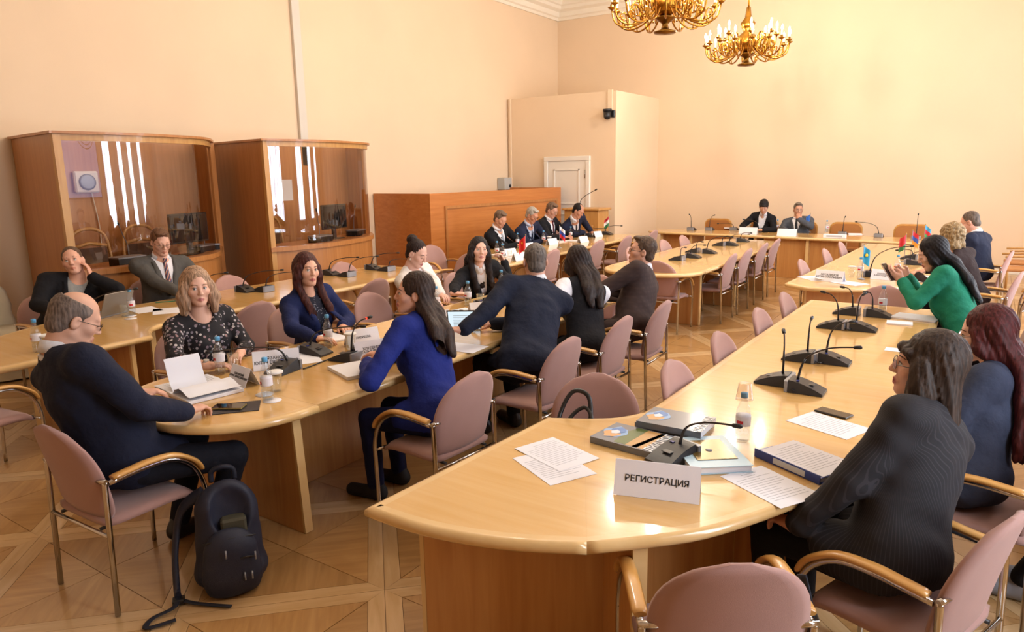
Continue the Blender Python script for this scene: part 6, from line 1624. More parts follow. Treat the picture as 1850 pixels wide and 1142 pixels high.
# laptop by the man with hand on cheek
t = thing('laptop', 'grey laptop lid before the man resting his cheek', 'laptop', ((-6.103, 3.003, 0.710)[0], (-6.103, 3.003, 0.710)[1], ZT + 0.001), R_(-70))
MB().box((-0.16, -0.22, 0), (0.16, 0.0, 0.014), 0.003).build('keyboard_base', M_SILV, t); MB().box((-0.16, -0.004, 0.0), (0.16, 0.004, 0.21), 0.003, Matrix.Translation((0, 0.0, 0.012)) @ Matrix.Rotation(R_(-22), 4, 'X')).build('lid', mat('laptop_lid', '#8f877e', 0.4, 0.4), t)
o = thing('calculator', 'grey gadget on papers before the brown-suited man', 'calculator', (-2.817, 5.823, 0.710), R_(80)); MB().box((-0.05, -0.08, 0.02), (0.05, 0.08, 0.035), 0.004).build('casing', mat('grey_gadget', '#5d5b5a', 0.4), o); MB().box((-0.09, -0.12, 0.001), (0.09, 0.12, 0.0195), 0.002).build('page_block', M_PAPER, o); MB().box((-0.035, 0.03, 0.0352), (0.035, 0.065, 0.036)).build('display', M_BLACKP, o)
# --- books, folders by the sign
def book(p, rz, label, z, style):
    t = thing('book', label, 'book', (p[0], p[1], z), R_(rz), 'grey-blue magazines with bold titles'); w, h, th = 0.215, 0.29, 0.028
    MB().box((-w / 2, -h / 2, 0.002), (w / 2 - 0.003, h / 2, th - 0.002)).build('page_block', M_PAPER, t)
    MB().box((-w / 2, -h / 2, 0), (w / 2, h / 2, 0.002)).box((-w / 2, -h / 2, th - 0.002), (w / 2, h / 2, th)).box((-w / 2 - 0.002, -h / 2, 0), (-w / 2, h / 2, th)).build('cover', mat('book_cover_' + style, '#6f7480', 0.3, coat=0.4), t)
    zc = th + 0.0003
    def patch(name, poly, col): 
        MB().prism(poly, zc, zc + 0.0003).build(name, mat('print_' + col, col, 0.35), t)
    if style == 'photo':
        patch('cover_picture', [(-0.1, -0.02), (0.1, -0.02), (0.1, 0.03), (0.02, 0.05), (-0.1, 0.035)], '#5f6f3a'); patch('cover_picture', [(-0.1, -0.105), (0.1, -0.105), (0.1, -0.021), (-0.1, -0.021)], '#c99b5c'); patch('cover_picture', [(-0.1, -0.05), (0.1, -0.085), (0.1, -0.105), (-0.1, -0.075)], '#4e6fa0')
    for k, (cx, cy, r, col) in enumerate(((0.0, 0.085, 0.05, '#8fb4e0'), (-0.02, 0.09, 0.035, '#e0a66a'), (0.022, 0.082, 0.03, '#5c86c8'), (0.0, 0.085, 0.018, '#dfe6f0'))):
        MB().prism([(cx + r * 1.3 * math.cos(a) * (1 + 0.15 * math.sin(5 * a)), cy + r * math.sin(a) * (1 + 0.15 * math.cos(4 * a))) for a in [2 * PI * i / 22 for i in range(22)]], zc + 0.0004 * (k + 1), zc + 0.0004 * (k + 1) + 0.0002).build('cover_emblem', mat('emblem_' + col, col, 0.4), t)
    o = obj('title', text_mesh('ДИАЛОГ', 0.05, mat('title_white', '#f2f2f4', 0.5), 0.0004, bold=0.001), t); o.location = (0.0, -0.125, zc + 0.0008)
    return t
book((-1.171, 2.643, 0.710), 84, 'grey-blue magazine with landscape photograph, lying in front', ZT + 0.001, 'photo')
book((-1.088, 2.914, 0.710), 88, 'grey magazine with orange emblem, lower one of the pile', ZT + 0.001, 'plain')
book((-1.063, 2.867, 0.740), 91, 'grey magazine with orange emblem, on top of the pile', ZT + 0.0305, 'plain')
t = thing('document_folder', 'pale blue folder topped by a shiny gold-brown booklet behind the sign', 'folder', ((-0.844, 2.650, 0.710)[0], (-0.844, 2.650, 0.710)[1], ZT + 0.001), R_(-52))
M_PB = mat('pale_blue_plastic', '#bcd7e6', 0.35)
MB().box((-0.155, -0.12, 0.0), (0.155, 0.12, 0.003)).box((-0.155, -0.12, 0.027), (0.155, 0.12, 0.03)).box((-0.158, -0.12, 0), (-0.155, 0.12, 0.03)).build('cover', M_PB, t); MB().box((-0.15, -0.115, 0.0035), (0.15, 0.115, 0.0265)).build('page_block', M_PAPER, t)
MB().box((-0.11, -0.075, 0.0305), (0.09, 0.085, 0.033)).build('booklet', mat('bronze_gloss', '#8b7038', 0.2, 0.5), t); o = obj('emblem', MB().lathe([(0.012, 0.0331), (0.014, 0.0336), (0.0, 0.0337)], 16).mesh('emblem', M_SILV), t)
t = thing('ring_binder', 'blue ring binder with printed pages on top, near the pinstripe woman', 'binder', ((-0.500, 2.798, 0.710)[0], (-0.500, 2.798, 0.710)[1], ZT + 0.001), R_(62))
M_BB = mat('royal_blue_plastic', '#27408f', 0.3)
MB().box((-0.12, -0.155, 0.0), (0.12, 0.155, 0.003)).box((-0.122, -0.155, 0.0), (-0.118, 0.155, 0.035)).box((-0.12, -0.155, 0.022), (-0.02, 0.155, 0.0245)).build('cover', M_BB, t); MB().box((-0.115, -0.15, 0.0035), (0.115, 0.15, 0.0215), 0.001).build('page_block', M_PAPER, t); MB().box((-0.1235, -0.09, 0.006), (-0.122, 0.06, 0.029)).build('spine_label', mat('spine_label', '#cfd3da', 0.5), t)
o = sheet((0, 0), 0, 'printed pages lying on the blue binder', z=0); o.location = ((-0.500, 2.798, 0.710)[0], (-0.500, 2.798, 0.710)[1], ZT + 0.0265); o.rotation_euler = (0, 0, R_(64))
# --- flags on desk stands
def flag(p, label, cols, rz=0, h=0.34, vertical=False, z=ZT, droop=0.3):
    t = thing('desk_flag', label, 'flag', (p[0], p[1], z + 0.001), R_(rz), 'small desk flags')
    MB().lathe([(0.035, 0.0), (0.035, 0.006), (0.012, 0.014), (0.004, 0.02)], 14).build('base', M_SILV, t); MB().tube([(0, 0, 0.015), (0, 0, h)], 0.003, 6).build('pole', M_SILV, t); MB().sphere((0, 0, h + 0.004), 0.006, 8, 5).build('finial', mat('gilt', '#c7a64e', 0.3, 0.8), t)
    fw, fh = 0.15, 0.17; ns = len(cols)
    for b, col in enumerate(cols):
        vs = []; fs = []; n = 8
        for k in range(n + 1):
            u = k / n; x = 0.004 + fw * u * 0.55; y = 0.018 * math.sin(u * 7) * (0.4 + u); dz = -droop * fw * u
            for q in (b / ns, (b + 1) / ns):
                if vertical: uu = (b + (0 if q == b / ns else 1)) / ns
                vs.append((x, y, h - 0.008 - fh * q + dz - 0.03 * u))
        vs += [(a, bb + 0.0008, c) for a, bb, c in vs]
        for k in range(n): fs += [(2 * k, 2 * k + 2, 2 * k + 3, 2 * k + 1), (2 * n + 2 + 2 * k, 2 * n + 3 + 2 * k, 2 * n + 5 + 2 * k, 2 * n + 4 + 2 * k)]
        obj('flag_cloth' if ns == 1 else 'flag_stripe', new_mesh('flag_cloth', vs, fs, mat('flag_' + col, col, 0.6), True), t)
    return t
f = flag((-4.979, 7.727, 0.710), 'red desk flag with yellow sun before the four men', ['#d8281f'], R_(0) + 215); MB().sphere((0.035, -0.006, 0.235), (0.022, 0.008, 0.022), 10, 6).build('sun_emblem', mat('flag_yellow', '#f0c62f', 0.5), f)
flag((-5.404, 9.341, 0.710), 'white blue and red desk flag before the third of the four men', ['#e9e9ee', '#2b48a8', '#cf2430'], 35)
flag((-5.740, 11.717, 0.710), 'small red white and green desk flag in front of the lectern', ['#b5252f', '#eeeeee', '#2f7a46'], 200)
f = flag((-1.035, 8.000, 0.710), 'sky blue desk flag with yellow emblem on the far right table', ['#2f9cc4'], 45, 0.36); MB().sphere((0.035, -0.006, 0.25), (0.018, 0.008, 0.018), 10, 6).build('sun_emblem', MATS['flag_yellow'], f)
flag((-2.662, 13.549, 0.710), 'blue desk flag before the man with hand on chin', ['#2a64b4'], 220)
flag((-0.810, 9.753, 0.710), 'red and green desk flag behind the black-haired woman', ['#c0272d', '#c0272d', '#3a7d44'], 215); flag((-0.789, 10.336, 0.710), 'red blue and orange desk flag behind the black-haired woman', ['#c92a35', '#3656a8', '#e59a2f'], 30); flag((-0.723, 11.392, 0.710), 'blue red and green desk flag nearest the back wall', ['#3f9fd0', '#cf2f3f', '#3f9a57'], 25)
# --- cables linking the microphones
def cable(pts, label, r=0.004):
    o = MB().tube(curve_pts(pts, 5), r, 6).build('microphone_cable', M_BLACKP); tag(o, label, 'cable', 'microphone cables')
def on(p, z=0.006): return (p[0], p[1], ZT + z)
cable([on((-0.795, 3.792, 0.710)), on((-0.751, 3.685, 0.710), 0.02), on((-0.749, 3.774, 0.710))], 'short black cable between the nearest microphone pair on the registration table')
cable([on((-0.799, 4.414, 0.710)), on((-0.741, 4.305, 0.710), 0.02), on((-0.732, 4.424, 0.710))], 'short black cable between the second microphone pair')
cable([on((-0.796, 5.440, 0.710)), on((-0.748, 5.343, 0.710), 0.02), on((-0.726, 5.459, 0.710))], 'short black cable between the third microphone pair')
cable([on((-3.330, 2.688, 0.710)), on((-3.339, 2.768, 0.710)), on((-3.366, 2.902, 0.710)), on((-3.362, 2.967, 0.710))], 'black cable running to the microphone with red ring')
# --- backpack on the floor
def backpack():
    p = (-2.755, 1.682, 0.000); t = thing('backpack', 'open navy backpack standing on the parquet by the bald man', 'backpack', (p[0], p[1] + 0.05, 0.0), R_(58))
    m = mat('navy_nylon', '#1b1f33', 0.6, bump=0.3, bscale=500); m2 = mat('navy_nylon_dark', '#131626', 0.7)
    F = Field((-0.25, -0.25, -0.02), (0.25, 0.25, 0.56), 0.009)
    F.rc((0, 0.02, 0.12), (0, 0.03, 0.36), 0.15, 0.135, 0.02, flat=((0, 1, 0), 0.72)); F.ell((0, 0.01, 0.07), (0.16, 0.125, 0.085), None, 0.03)
    F.D = np.maximum(F.D, 0.004 - F.grid()[2] + 0 * F.D); F.ell((0.02, -0.045, 0.41), (0.085, 0.05, 0.16), None, 0.02, '-'); F.noise(0.003, 26, 2.0)
    V, Q = F.mesh(2); obj('main_body', quad_mesh('main_body', V, Q, m), t)
    F = Field((-0.22, -0.26, 0.0), (0.22, 0.05, 0.34), 0.009); F.rc((0, -0.09, 0.09), (0.0, -0.085, 0.20), 0.13, 0.115, 0.02, flat=((0, 1, 0), 0.55)); F.D = np.maximum(F.D, 0.012 - F.grid()[2] + 0 * F.D); F.noise(0.002, 30, 1.0); V, Q = F.mesh(2); obj('front_pocket', quad_mesh('front_pocket', V, Q, m), t)
    MB().tube(curve_pts([(-0.05, 0.10, 0.47), (-0.045, 0.10, 0.52), (0, 0.09, 0.54), (0.045, 0.10, 0.52), (0.05, 0.10, 0.47)], 5), 0.012, 8).build('handle', m2, t)
    for (z, x0, x1, yy) in ((0.285, -0.11, 0.11, -0.125), (0.20, 0.02, 0.10, -0.158)): MB().tube(curve_pts([(x0, yy + 0.03, z - 0.02), ((x0 + x1) / 2, yy, z), (x1, yy + 0.03, z - 0.02)], 5), 0.0035, 6).build('zip', M_BLACKP, t)
    for (x, z) in ((-0.02, 0.25), (0.05, 0.13), (0.08, 0.13), (0.1, 0.22)): MB().tube([(x, -0.165, z), (x, -0.17, z - 0.035)], 0.004, 6).build('zip_pull', M_SILV, t)
    def strap(name, pts, w, th=0.45): MB().tube(curve_pts(pts, 6), w, 8, flat=((1, 0.3, 0), th)).build(name, m, t)
    strap('shoulder_strap', [(-0.09, 0.12, 0.42), (-0.19, 0.14, 0.34), (-0.23, 0.08, 0.18), (-0.235, -0.02, 0.05), (-0.23, -0.07, 0.03)], 0.032)
    MB().tube(curve_pts([(-0.23, -0.07, 0.03), (-0.25, -0.13, 0.02), (-0.33, -0.16, 0.012), (-0.35, -0.22, 0.01), (-0.24, -0.21, 0.01)], 6), 0.013, 6, flat=((0, 0, 1), 0.3)).build('strap_end', m2, t)
    MB().tube(curve_pts([(-0.22, -0.08, 0.02), (-0.15, -0.13, 0.012), (-0.02, -0.21, 0.01)], 6), 0.012, 6, flat=((0, 0, 1), 0.3)).build('strap_end', m2, t)
    MB().box((-0.255, -0.10, 0.006), (-0.205, -0.055, 0.03), 0.004).build('buckle', M_BLACKP, t)
    MB().box((-0.03, -0.06, 0.20), (0.08, 0.04, 0.34), 0.01).build('inner_pouch', mat('olive_pouch', '#4a4636', 0.8), t)
backpack()
# bag straps on chairs
o = thing('shoulder_bag', 'black bag with cord handles hanging on the mauve chair', 'bag', (-1.55, 2.95, 0))
MB().tube(curve_pts([(-0.06, -0.24, 0.55), (-0.085, -0.12, 0.70), (-0.05, -0.06, 0.80), (0.02, -0.04, 0.79), (0.06, -0.08, 0.72), (0.09, -0.16, 0.64)], 6), 0.011, 8).build('strap', SHOE_B if False else M_BLACKP, o); MB().tube(curve_pts([(-0.03, -0.24, 0.56), (-0.035, -0.12, 0.68), (0.02, -0.07, 0.735), (0.08, -0.11, 0.70), (0.1, -0.2, 0.62)], 6), 0.010, 8).build('strap', M_BLACKP, o); MB().box((-0.12, -0.34, 0.43), (0.12, -0.22, 0.62), 0.03).build('bag_body', M_BLACKP, o)
o = thing('bag_strap', 'dark blue bag strap hanging between the foreground chairs', 'strap', (-0.36, 2.04, 0)); MB().tube(curve_pts([(0.0, 0.02, 0.66), (0.035, -0.01, 0.55), (0.05, -0.03, 0.35), (0.04, -0.03, 0.12), (0.03, -0.02, 0.02)], 6), 0.022, 8, flat=((0.6, 0.8, 0), 0.25)).build('strap', mat('dark_navy_webbing', '#15182a', 0.7), o)
# ------------------------------------------------------------------ the sitters
WHITE_SHIRT = cloth_mat('white_shirt', '#e4e2e8'); NAVY = cloth_mat('navy_suit', '#1c2033'); BLACK = cloth_mat('black_cloth', '#15151a'); BLACKT = cloth_mat('black_trousers', '#121217')
SHOE = mat('black_leather', '#121214', 0.35); BOOT = mat('black_suede', '#17161a', 0.7)
ROYAL = cloth_mat('royal_blue', '#1d2a78'); CARDI = cloth_mat('navy_cardigan', '#1a2450'); CREAM = cloth_mat('ivory_cloth', '#e6ddd8'); GREEN = cloth_mat('green_cloth', '#1f7d62')
GREY = cloth_mat('grey_suit', '#55524f'); BROWNS = cloth_mat('brown_check', '#33221f', 'check', '#3d2a26'); PIN = cloth_mat('charcoal_pinstripe', '#1d1b20', 'pinstripe', '#2f2c32'); SLATE = cloth_mat('slate_cloth', '#3a4054')
FLORAL = cloth_mat('floral_print', '#17141a', 'floral', '#c9b4ad'); DOTS = cloth_mat('dotted_print', '#14172a', 'dots', '#c5c8d6'); DBROWN = cloth_mat('dark_brown_knit', '#2b1c1a')
LBLUE = cloth_mat('pale_blue_shirt', '#b9c3da'); DNAVY = cloth_mat('dark_navy_suit', '#20263d'); GREYSH = cloth_mat('grey_shirt', '#9b9a98'); BLKVEST = cloth_mat('black_vest', '#16151a')
TIE_N = cloth_mat('navy_tie', '#1b2036', rough=0.5); TIE_G = cloth_mat('silver_tie', '#9aa0ac', rough=0.5); TIE_R = cloth_mat('maroon_tie', '#4c1520', rough=0.5); TIE_S = cloth_mat('striped_tie', '#2a3350', 'stripe', '#8a2430', rough=0.5); TIE_D = cloth_mat('dark_tie', '#22232b', rough=0.5)
UP = (0, 0, 1)
def deco_brooch(root, T, front, HM, arms, L):
    p = front(L['JF'], -0.115, 0.33, 0.006); MB().sphere(tuple(p), 0.008, 8, 5).sphere(tuple(p + np.array([0.014, 0, 0.014])), 0.007, 8, 5).sphere(tuple(p + np.array([-0.014, 0, 0.014])), 0.007, 8, 5).sphere(tuple(p + np.array([0, 0, -0.016])), 0.006, 8, 5).build('brooch', mat('gold_brooch', '#c9b27c', 0.25, 0.9), root)
def watch_on(sd, col):
    def f(root, T, front, HM, arms, L):
        el, wr, d, n, hd = arms[sd]; u = unit(wr - el); MB().tube([wr - u * 0.03, wr - u * 0.012], 0.031, 14).build('watch_strap', M_SILV, root)
        q = unit(np.array(UP) - u * u[2]); MB().tube([wr - u * 0.021 + q * 0.026, wr - u * 0.021 + q * 0.037], 0.017, 12).build('watch_face', mat('watch_' + col, col, 0.2, 0.4), root)
    return f
person('bald man with glasses in navy suit reading papers at the near table end', (-3.24, 1.57), 0, (-3.400, 1.549, 1.340), (-14, -26, 0), 1.03, 1.16, 0.045, skin='#d6a58d', hair='ring', hair_col='#6d5f57',
       jacket=NAVY, shirt=WHITE_SHIRT, tie=TIE_D, trousers=cloth_mat('navy_trousers', '#15161f'), shoes=SHOE, glasses='#4a3c32', eyes='down',
       rhand=dict(w=(-3.062, 1.778, 0.765), pole=(0.9, -0.5, -0.5), d=(-0.2, 1, 0.0), curl=0.55), lhand=dict(w=(-3.542, 1.807, 0.765), pole=(-0.9, -0.3, -0.5), d=(0.35, 1, 0), curl=0.5), vdepth=0.2,
       knees={1: (0.26, 0.36, 0.50), -1: (-0.12, 0.40, 0.50)}, feet={1: (0.13, 0.34, 0.0), -1: (-0.12, 0.30, 0.0)})
person('blonde woman with pearl earrings in black floral blouse', (-4.17, 2.62), -90, (-4.132, 2.556, 1.285), (-20, -2, 0), 0.96, 1.08, 0.02, True, skin='#e0b09a', lips='#c27f7a', hair='bob', hair_col='#a3836a', brow='#7a5a42',
       top_kind='blouse', jacket=FLORAL, collar=False, neckline=0.012, sleeves=0.62, trousers=BLACKT, shoes=BOOT, eyes='open', gaze=(20, 0), earrings=True,
       rhand=dict(w=(-3.755, 2.349, 0.755), pole=(-0.2, -1, -0.6), d=(0.6, 0.8, 0), curl=0.4, bare=0.6), lhand=dict(w=(-3.842, 2.615, 0.755), pole=(-0.3, 0.9, -0.6), d=(0.7, -0.75, 0), curl=0.4, bare=0.5), extra=watch_on(1, '#d8d4cc'))
person('woman with long auburn hair in navy cardigan over dotted top', (-4.19, 3.54), -90, (-4.157, 3.462, 1.285), (-14, 2, -3), 0.97, 1.0, 0.0, True, skin='#dda98f', lips='#b86a68', hair='straight', hair_col='#43201c', fall='front',
       top_kind='suit', jacket=CARDI, shirt=DOTS, collar=False, trousers=BLACKT, shoes=BOOT, gaze=(22, 2), vdepth=0.02, vwidth=0.085,
       rhand=dict(w=(-3.754, 3.153, 0.755), pole=(-0.2, -1, -0.5), d=(0.9, 0.5, 0), curl=0.3), lhand=dict(w=(-3.891, 3.523, 0.755), pole=(-0.2, 1, -0.5), d=(0.9, -0.4, 0), curl=0.3),
       knees={1: (0.12, 0.42, 0.5), -1: (-0.12, 0.42, 0.5)}, feet={1: (0.14, 0.62, 0.0), -1: (-0.10, 0.52, 0.0)})
person('dark-haired woman with a top bun in ivory jacket, looking down', (-4.18, 4.90), -90, (-4.204, 4.791, 1.255), (10, -26, 0), 0.96, 1.0, 0.0, True, skin='#e0b2a0', lips='#bd7a78', hair='bun', hair_col='#2a1d1a',
       top_kind='suit', jacket=CREAM, shirt=WHITE_SHIRT, collar=False, trousers=BLACKT, shoes=BOOT, eyes='down', vdepth=0.2, vwidth=0.06, earrings=True,
       rhand=dict(w=(-3.765, 4.408, 0.760), pole=(-0.3, -1, -0.5), d=(0.9, 0.4, 0.1), curl=0.5), lhand=dict(w=(-3.796, 4.622, 0.760), pole=(-0.3, 1, -0.5), d=(0.9, -0.4, 0), curl=0.5))
person('dark-haired woman in black jacket with brooch, cheek resting on her hand', (-4.22, 5.68), -92, (-4.008, 5.408, 1.245), (-36, 6, -4), 0.96, 1.0, 0.0, True, skin='#dfb09c', lips='#c07f7c', hair='straight', hair_col='#221a1b', fall='both',
       top_kind='suit', jacket=BLACK, shirt=WHITE_SHIRT, trousers=BLACKT, shoes=BOOT, gaze=(-12, 8), vdepth=0.16, vwidth=0.06, twist=-22,
       rhand=dict(w=(-3.772, 4.636, 0.755), pole=(-0.4, -1, -0.5), d=(0.8, 0.5, 0), curl=0.3), lhand=dict(w=(-4.04, 5.86, 0.965), pole=(0.4, 0.5, -1), d=(-0.25, -0.35, 0.9), n=(-0.5, -0.7, 0.1), curl=0.75), extra=deco_brooch)
person('woman with long brown hair in royal blue jacket speaking into a microphone', (-2.46, 2.88), 98, (-2.745, 3.068, 1.280), (34, 4, 0), 0.97, 1.02, 0.0, True, skin='#dba58e', lips='#bd716c', hair='straight', hair_col='#33241e', fall='back', tucked=True,
       top_kind='suit', jacket=ROYAL, shirt=ROYAL, collar=False, trousers=cloth_mat('navy_blue_trousers', '#161b40'), shoes=BOOT, gaze=(0, 4), vdepth=0.2, vwidth=0.05,
       lhand=dict(w=(-2.954, 2.852, 0.765), el=(-2.665, 2.581, 0.765), d=(-0.6, 0.8, 0), curl=0.4), rhand=dict(w=(-3.027, 3.048, 0.765), pole=(0.2, 1, -0.6), d=(-0.9, -0.3, 0), curl=0.4))
person('man with cropped grey hair in dark navy suit, seen from behind with tablet', (-2.50, 3.86), 64, (-2.740, 4.374, 1.335), (-20, -6, 0), 1.04, 1.08, 0.02, skin='#d3a089', hair='crop', hair_col='#635a54',
       jacket=cloth_mat('midnight_suit', '#191e30'), shirt=WHITE_SHIRT, tie=TIE_N, trousers=BLACKT, shoes=SHOE, eyes=None,
       lhand=dict(w=(-2.833, 3.469, 0.770), pole=(0.1, -1, -0.5), d=(-0.7, -0.6, 0.1), curl=0.4), rhand=dict(w=(-2.949, 4.117, 0.765), pole=(0.3, 0.2, -1), curl=0.3))
person('woman with long dark hair in black vest over white puffed blouse', (-2.44, 4.62), 70, (-2.679, 4.883, 1.265), (-8, -14, 0), 0.97, 1.02, 0.0, True, skin='#dba58e', hair='straight', hair_col='#251815',
       top_kind='vest', jacket=BLKVEST, shirt=WHITE_SHIRT, trousers=BLACKT, shoes=BOOT, eyes=None, vdepth=0.2, vwidth=0.06,
       lhand=dict(w=(-2.845, 4.406, 0.765), pole=(0.1, -1, -0.5), curl=0.4), rhand=dict(w=(-2.829, 4.792, 0.765), pole=(0.6, 0.9, -0.6), curl=0.3))
person('man with glasses in dark brown checked suit looking up', (-2.40, 5.36), 96, (-2.418, 5.637, 1.290), (22, 10, 0), 1.01, 1.08, 0.03, skin='#d49f86', hair='short', hair_col='#4f3d30',
       jacket=BROWNS, shirt=WHITE_SHIRT, tie=TIE_D, trousers=BLACKT, shoes=SHOE, glasses='#2a211d', gaze=(0, 8),
       lhand=dict(w=(-2.86, 5.12, 0.765), pole=(0.3, -0.8, -0.8), curl=0.3), rhand=dict(w=(-2.90, 5.4, 0.765), pole=(0.3, 0.9, -0.6), curl=0.3))
person('man in black jacket resting his cheek on his hand, before the nearer booth', (-6.69, 2.84), -90, (-6.654, 2.958, 1.270), (-34, 8, 10), 1.0, 1.1, 0.03, skin='#dca68e', hair='crop', hair_col='#5b4434',
       jacket=BLACK, shirt=GREYSH, collar=False, trousers=BLACKT, shoes=SHOE, gaze=(-6, 16), twist=-20, vdepth=0.18,
       lhand=dict(w=(-6.50, 3.04, 1.01), pole=(0.5, 0.7, -0.8), d=(-0.2, -0.1, 0.95), n=(-0.6, -0.7, 0.1), curl=0.3), rhand=dict(w=(-6.32, 2.66, 0.765), pole=(-0.3, -1, -0.6), curl=0.3))
person('man with glasses in grey suit and striped tie, looking down', (-6.76, 3.84), -90, (-6.732, 3.848, 1.350), (-12, -17, 0), 1.02, 1.12, 0.04, skin='#dfac96', hair='short', hair_col='#6a4a36',
       jacket=GREY, shirt=WHITE_SHIRT, tie=TIE_S, trousers=BLACKT, shoes=SHOE, glasses='#3a2f2a', eyes='down', twist=-10, vdepth=0.14, vwidth=0.085,
       lhand=dict(w=(-6.36, 3.98, 0.765), pole=(-0.3, 1, -0.5), curl=0.4), rhand=dict(w=(-6.36, 3.76, 0.765), pole=(-0.3, -1, -0.5), curl=0.4))
FM = dict(shirt=WHITE_SHIRT, trousers=BLACKT, shoes=SHOE, eyes='down', fine=1.35, vdepth=0.14, vwidth=0.085)
def hands_x(y, z=0.76, x=-5.98): return dict(rhand=dict(w=(x, y - 0.1, z), pole=(-0.2, -1, -0.6), d=(0.7, 0.7, 0), curl=0.4), lhand=dict(w=(x, y + 0.12, z), pole=(-0.2, 1, -0.6), d=(0.7, -0.7, 0), curl=0.4))
person('leftmost of the four men, grey-haired in black suit with silver tie', (-6.37, 9.08), -90, (-6.149, 8.907, 1.265), (-4, -26, 0), 0.98, 1.06, 0.02, skin='#cf9a80', hair='short', hair_col='#6d5a4c', jacket=BLACK, tie=TIE_G, **FM, **hands_x(9.1))
person('second of the four men, white-haired with glasses and pale blue shirt', (-6.37, 9.82), -90, (-6.033, 9.640, 1.280), (-2, -28, 0), 0.98, 1.06, 0.02, skin='#c98f72', hair='short', hair_col='#a49c92', jacket=DNAVY, tie=TIE_N, glasses='#221f1e', **dict(FM, shirt=LBLUE), **hands_x(9.85))
person('third of the four men, brown-haired with maroon tie', (-6.37, 10.52), -90, (-6.167, 10.478, 1.320), (-2, -24, 0), 1.0, 1.1, 0.03, skin='#cf9a82', hair='short', hair_col='#6b5546', jacket=BLACK, tie=TIE_R, glasses='#8a8078', **FM, **hands_x(10.55))
person('rightmost of the four men, balding dark-haired in navy suit beside the lectern', (-6.37, 11.34), -90, (-5.828, 10.814, 1.290), (2, -30, 0), 0.98, 1.04, 0.0, skin='#c08a70', hair='balding', hair_col='#1f1a19', jacket=DNAVY, tie=TIE_D, **FM, **hands_x(11.38))
person('short-haired woman in black jacket and white shirt at the head table', (-3.56, 13.72), 180, (-3.448, 13.397, 1.270), (10, -24, 0), 0.96, 1.0, 0.0, True, skin='#c99a82', hair='cap', hair_col='#1a1517', top_kind='suit', jacket=BLACK, shirt=WHITE_SHIRT, trousers=BLACKT, shoes=SHOE, eyes='down', fine=1.4, vdepth=0.08, vwidth=0.075,
       rhand=dict(w=(-3.72, 13.22, 0.76), pole=(-1, 0.2, -0.6), curl=0.4), lhand=dict(w=(-3.4, 13.2, 0.76), pole=(1, 0.2, -0.6), curl=0.4))
person('grey-haired man in grey suit at the head table, hand on chin', (-2.86, 13.66), 180, (-2.907, 13.709, 1.222), (22, 0, 0), 0.98, 1.08, 0.03, skin='#c79378', hair='short', hair_col='#6f6358', jacket=cloth_mat('blue_grey_suit', '#4d5058'), shirt=WHITE_SHIRT, tie=TIE_D, trousers=BLACKT, shoes=SHOE, fine=1.4, glasses='#8a8078', vdepth=0.12, vwidth=0.08,
       rhand=dict(w=(-3.0, 13.25, 0.76), pole=(-1, 0.2, -0.6), curl=0.4), lhand=dict(w=(-2.82, 13.40, 0.95), pole=(0.9, -0.2, -0.7), d=(-0.3, 0.25, 0.9), n=(0, 1, 0.1), curl=0.6))
person('woman with long black hair in green jacket holding a phone', (-0.02, 5.98), 92, (-0.375, 6.271, 1.300), (6, -24, 0), 0.98, 1.04, 0.0, True, skin='#dfb09c', lips='#ba6a6a', hair='straight', hair_col='#191519',
       top_kind='suit', jacket=GREEN, shirt=BLACK, collar=False, trousers=BLACKT, shoes=BOOT, eyes='down', vdepth=0.2, vwidth=0.06,
       lhand=dict(w=(-0.510, 6.114, 0.990), pole=(0.25, -0.8, -0.8), d=(-0.75, -0.1, 0.5), n=(0.3, 0.7, 0.3), curl=0.35), rhand=dict(w=(-0.491, 6.355, 0.990), pole=(0.2, 0.9, -0.8), d=(-0.75, -0.2, 0.5), n=(0.1, -0.8, 0.3), curl=0.5))
person('woman with short curly fair hair in dark brown top, seen from behind', (-0.06, 8.32), 62, (-0.320, 8.329, 1.270), (-6, -16, 0), 0.97, 1.08, 0.02, True, skin='#d9a78e', hair='curly', hair_col='#8d7452', top_kind='blouse', jacket=DBROWN, collar=False, neckline=0.02, trousers=BLACKT, shoes=BOOT, eyes=None, fine=1.2,
       lhand=dict(w=(-0.55, 8.25, 0.76), pole=(0.2, -0.8, -0.6), curl=0.4), rhand=dict(w=(-0.5, 8.6, 0.76), pole=(0.5, 0.8, -0.6), curl=0.4))
person('man with cropped grey hair in navy suit bending forward at the far right table', (-0.07, 10.32), 70, (-0.227, 10.391, 1.280), (6, -22, 0), 1.02, 1.1, 0.03, skin='#d39c86', hair='crop', hair_col='#57493f', jacket=NAVY, shirt=WHITE_SHIRT, tie=TIE_D, trousers=BLACKT, shoes=SHOE, eyes=None, fine=1.2, glasses='#2a211d',
       lhand=dict(w=(-0.5, 10.4, 0.76), pole=(0.2, -0.8, -0.6), curl=0.4), rhand=dict(w=(-0.5, 10.75, 0.76), pole=(0.5, 0.8, -0.6), curl=0.4))
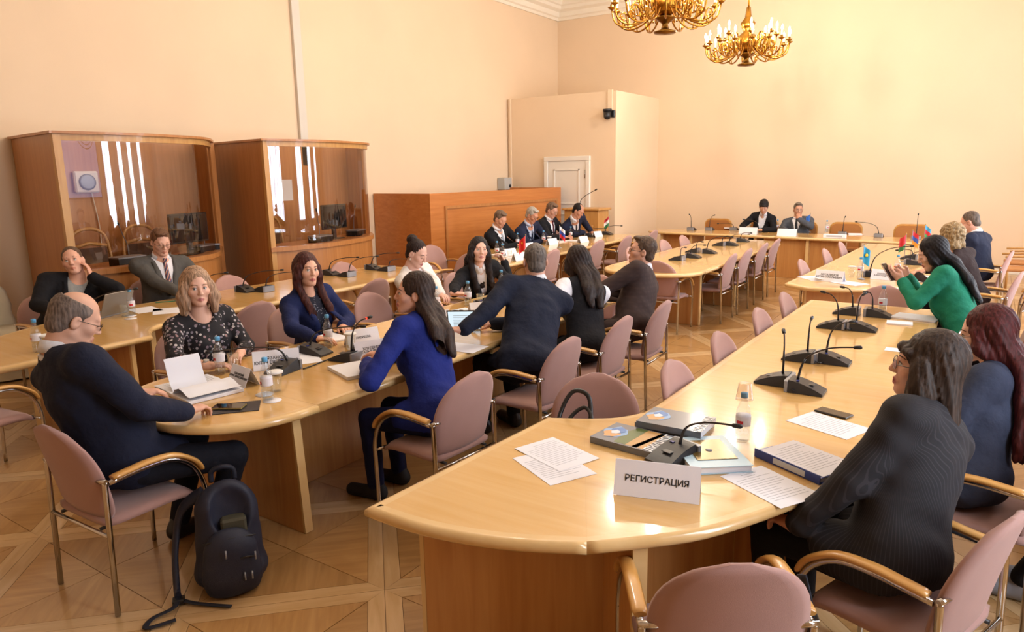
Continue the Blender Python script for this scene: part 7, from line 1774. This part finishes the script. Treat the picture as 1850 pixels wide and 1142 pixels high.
person('woman with very long dark red hair in slate jacket, half hidden by pinstripe woman', (0.03, 3.46), 76, (0.024, 3.624, 1.245), (10, -10, 0), 0.96, 1.0, 0.0, True, skin='#e0b3a0', lips='#bd7a78', hair='long', hair_col='#4a1d1c', top_kind='suit', jacket=SLATE, shirt=WHITE_SHIRT, collar=False, trousers=BLACKT, shoes=BOOT, eyes='open', glasses='#5a4a44',
       lhand=dict(w=(-0.24, 3.45, 0.60), pole=(0.2, -0.9, -0.6), curl=0.4), rhand=dict(w=(-0.24, 3.68, 0.60), pole=(0.4, 0.9, -0.6), curl=0.4))
person('woman with chin-length brown hair and glasses in charcoal pinstripe jacket', (-0.17, 2.55), 70, (-0.116, 2.815, 1.275), (24, 4, 0), 1.0, 1.1, 0.02, True, skin='#d8a48c', lips='#a85f5c', hair='fringe', hair_col='#3a2d26', top_kind='suit', jacket=PIN, shirt=cloth_mat('rose_blouse', '#9a6f78'), collar=False, trousers=BLACKT, shoes=SHOE, glasses='#6a625c', gaze=(0, 2), vdepth=0.24, vwidth=0.06,
       lhand=dict(w=(-0.47, 2.45, 0.60), pole=(0.3, -0.7, -0.6), d=(-0.7, 0.6, -0.1), curl=0.5), rhand=dict(w=(-0.42, 2.75, 0.60), pole=(0.4, 0.8, -0.5), d=(-0.8, -0.5, -0.1), curl=0.5))
person('seated person at the right edge showing only grey sneakers and dark trousers', (0.86, 3.62), 92, (0.80, 3.62, 1.28), (0, -5, 0), 1.0, 1.0, 0.0, hair='short', hair_col='#3a2a20', jacket=BLACK, shirt=WHITE_SHIRT, trousers=BLACKT, shoes=mat('grey_sneaker', '#85858c', 0.7), eyes=None, fine=1.5, feet={1: (0.05, 0.5, 0.0), -1: (-0.1, 0.62, 0.0)})
person('seated person at the right edge showing only a black shoe', (0.86, 4.40), 92, (0.80, 4.40, 1.28), (0, -5, 0), 1.0, 1.0, 0.0, hair='short', hair_col='#3a2a20', jacket=BLACK, shirt=WHITE_SHIRT, trousers=BLACKT, shoes=SHOE, eyes=None, fine=1.5, feet={1: (0.1, 0.52, 0.0), -1: (-0.06, 0.58, 0.0)})
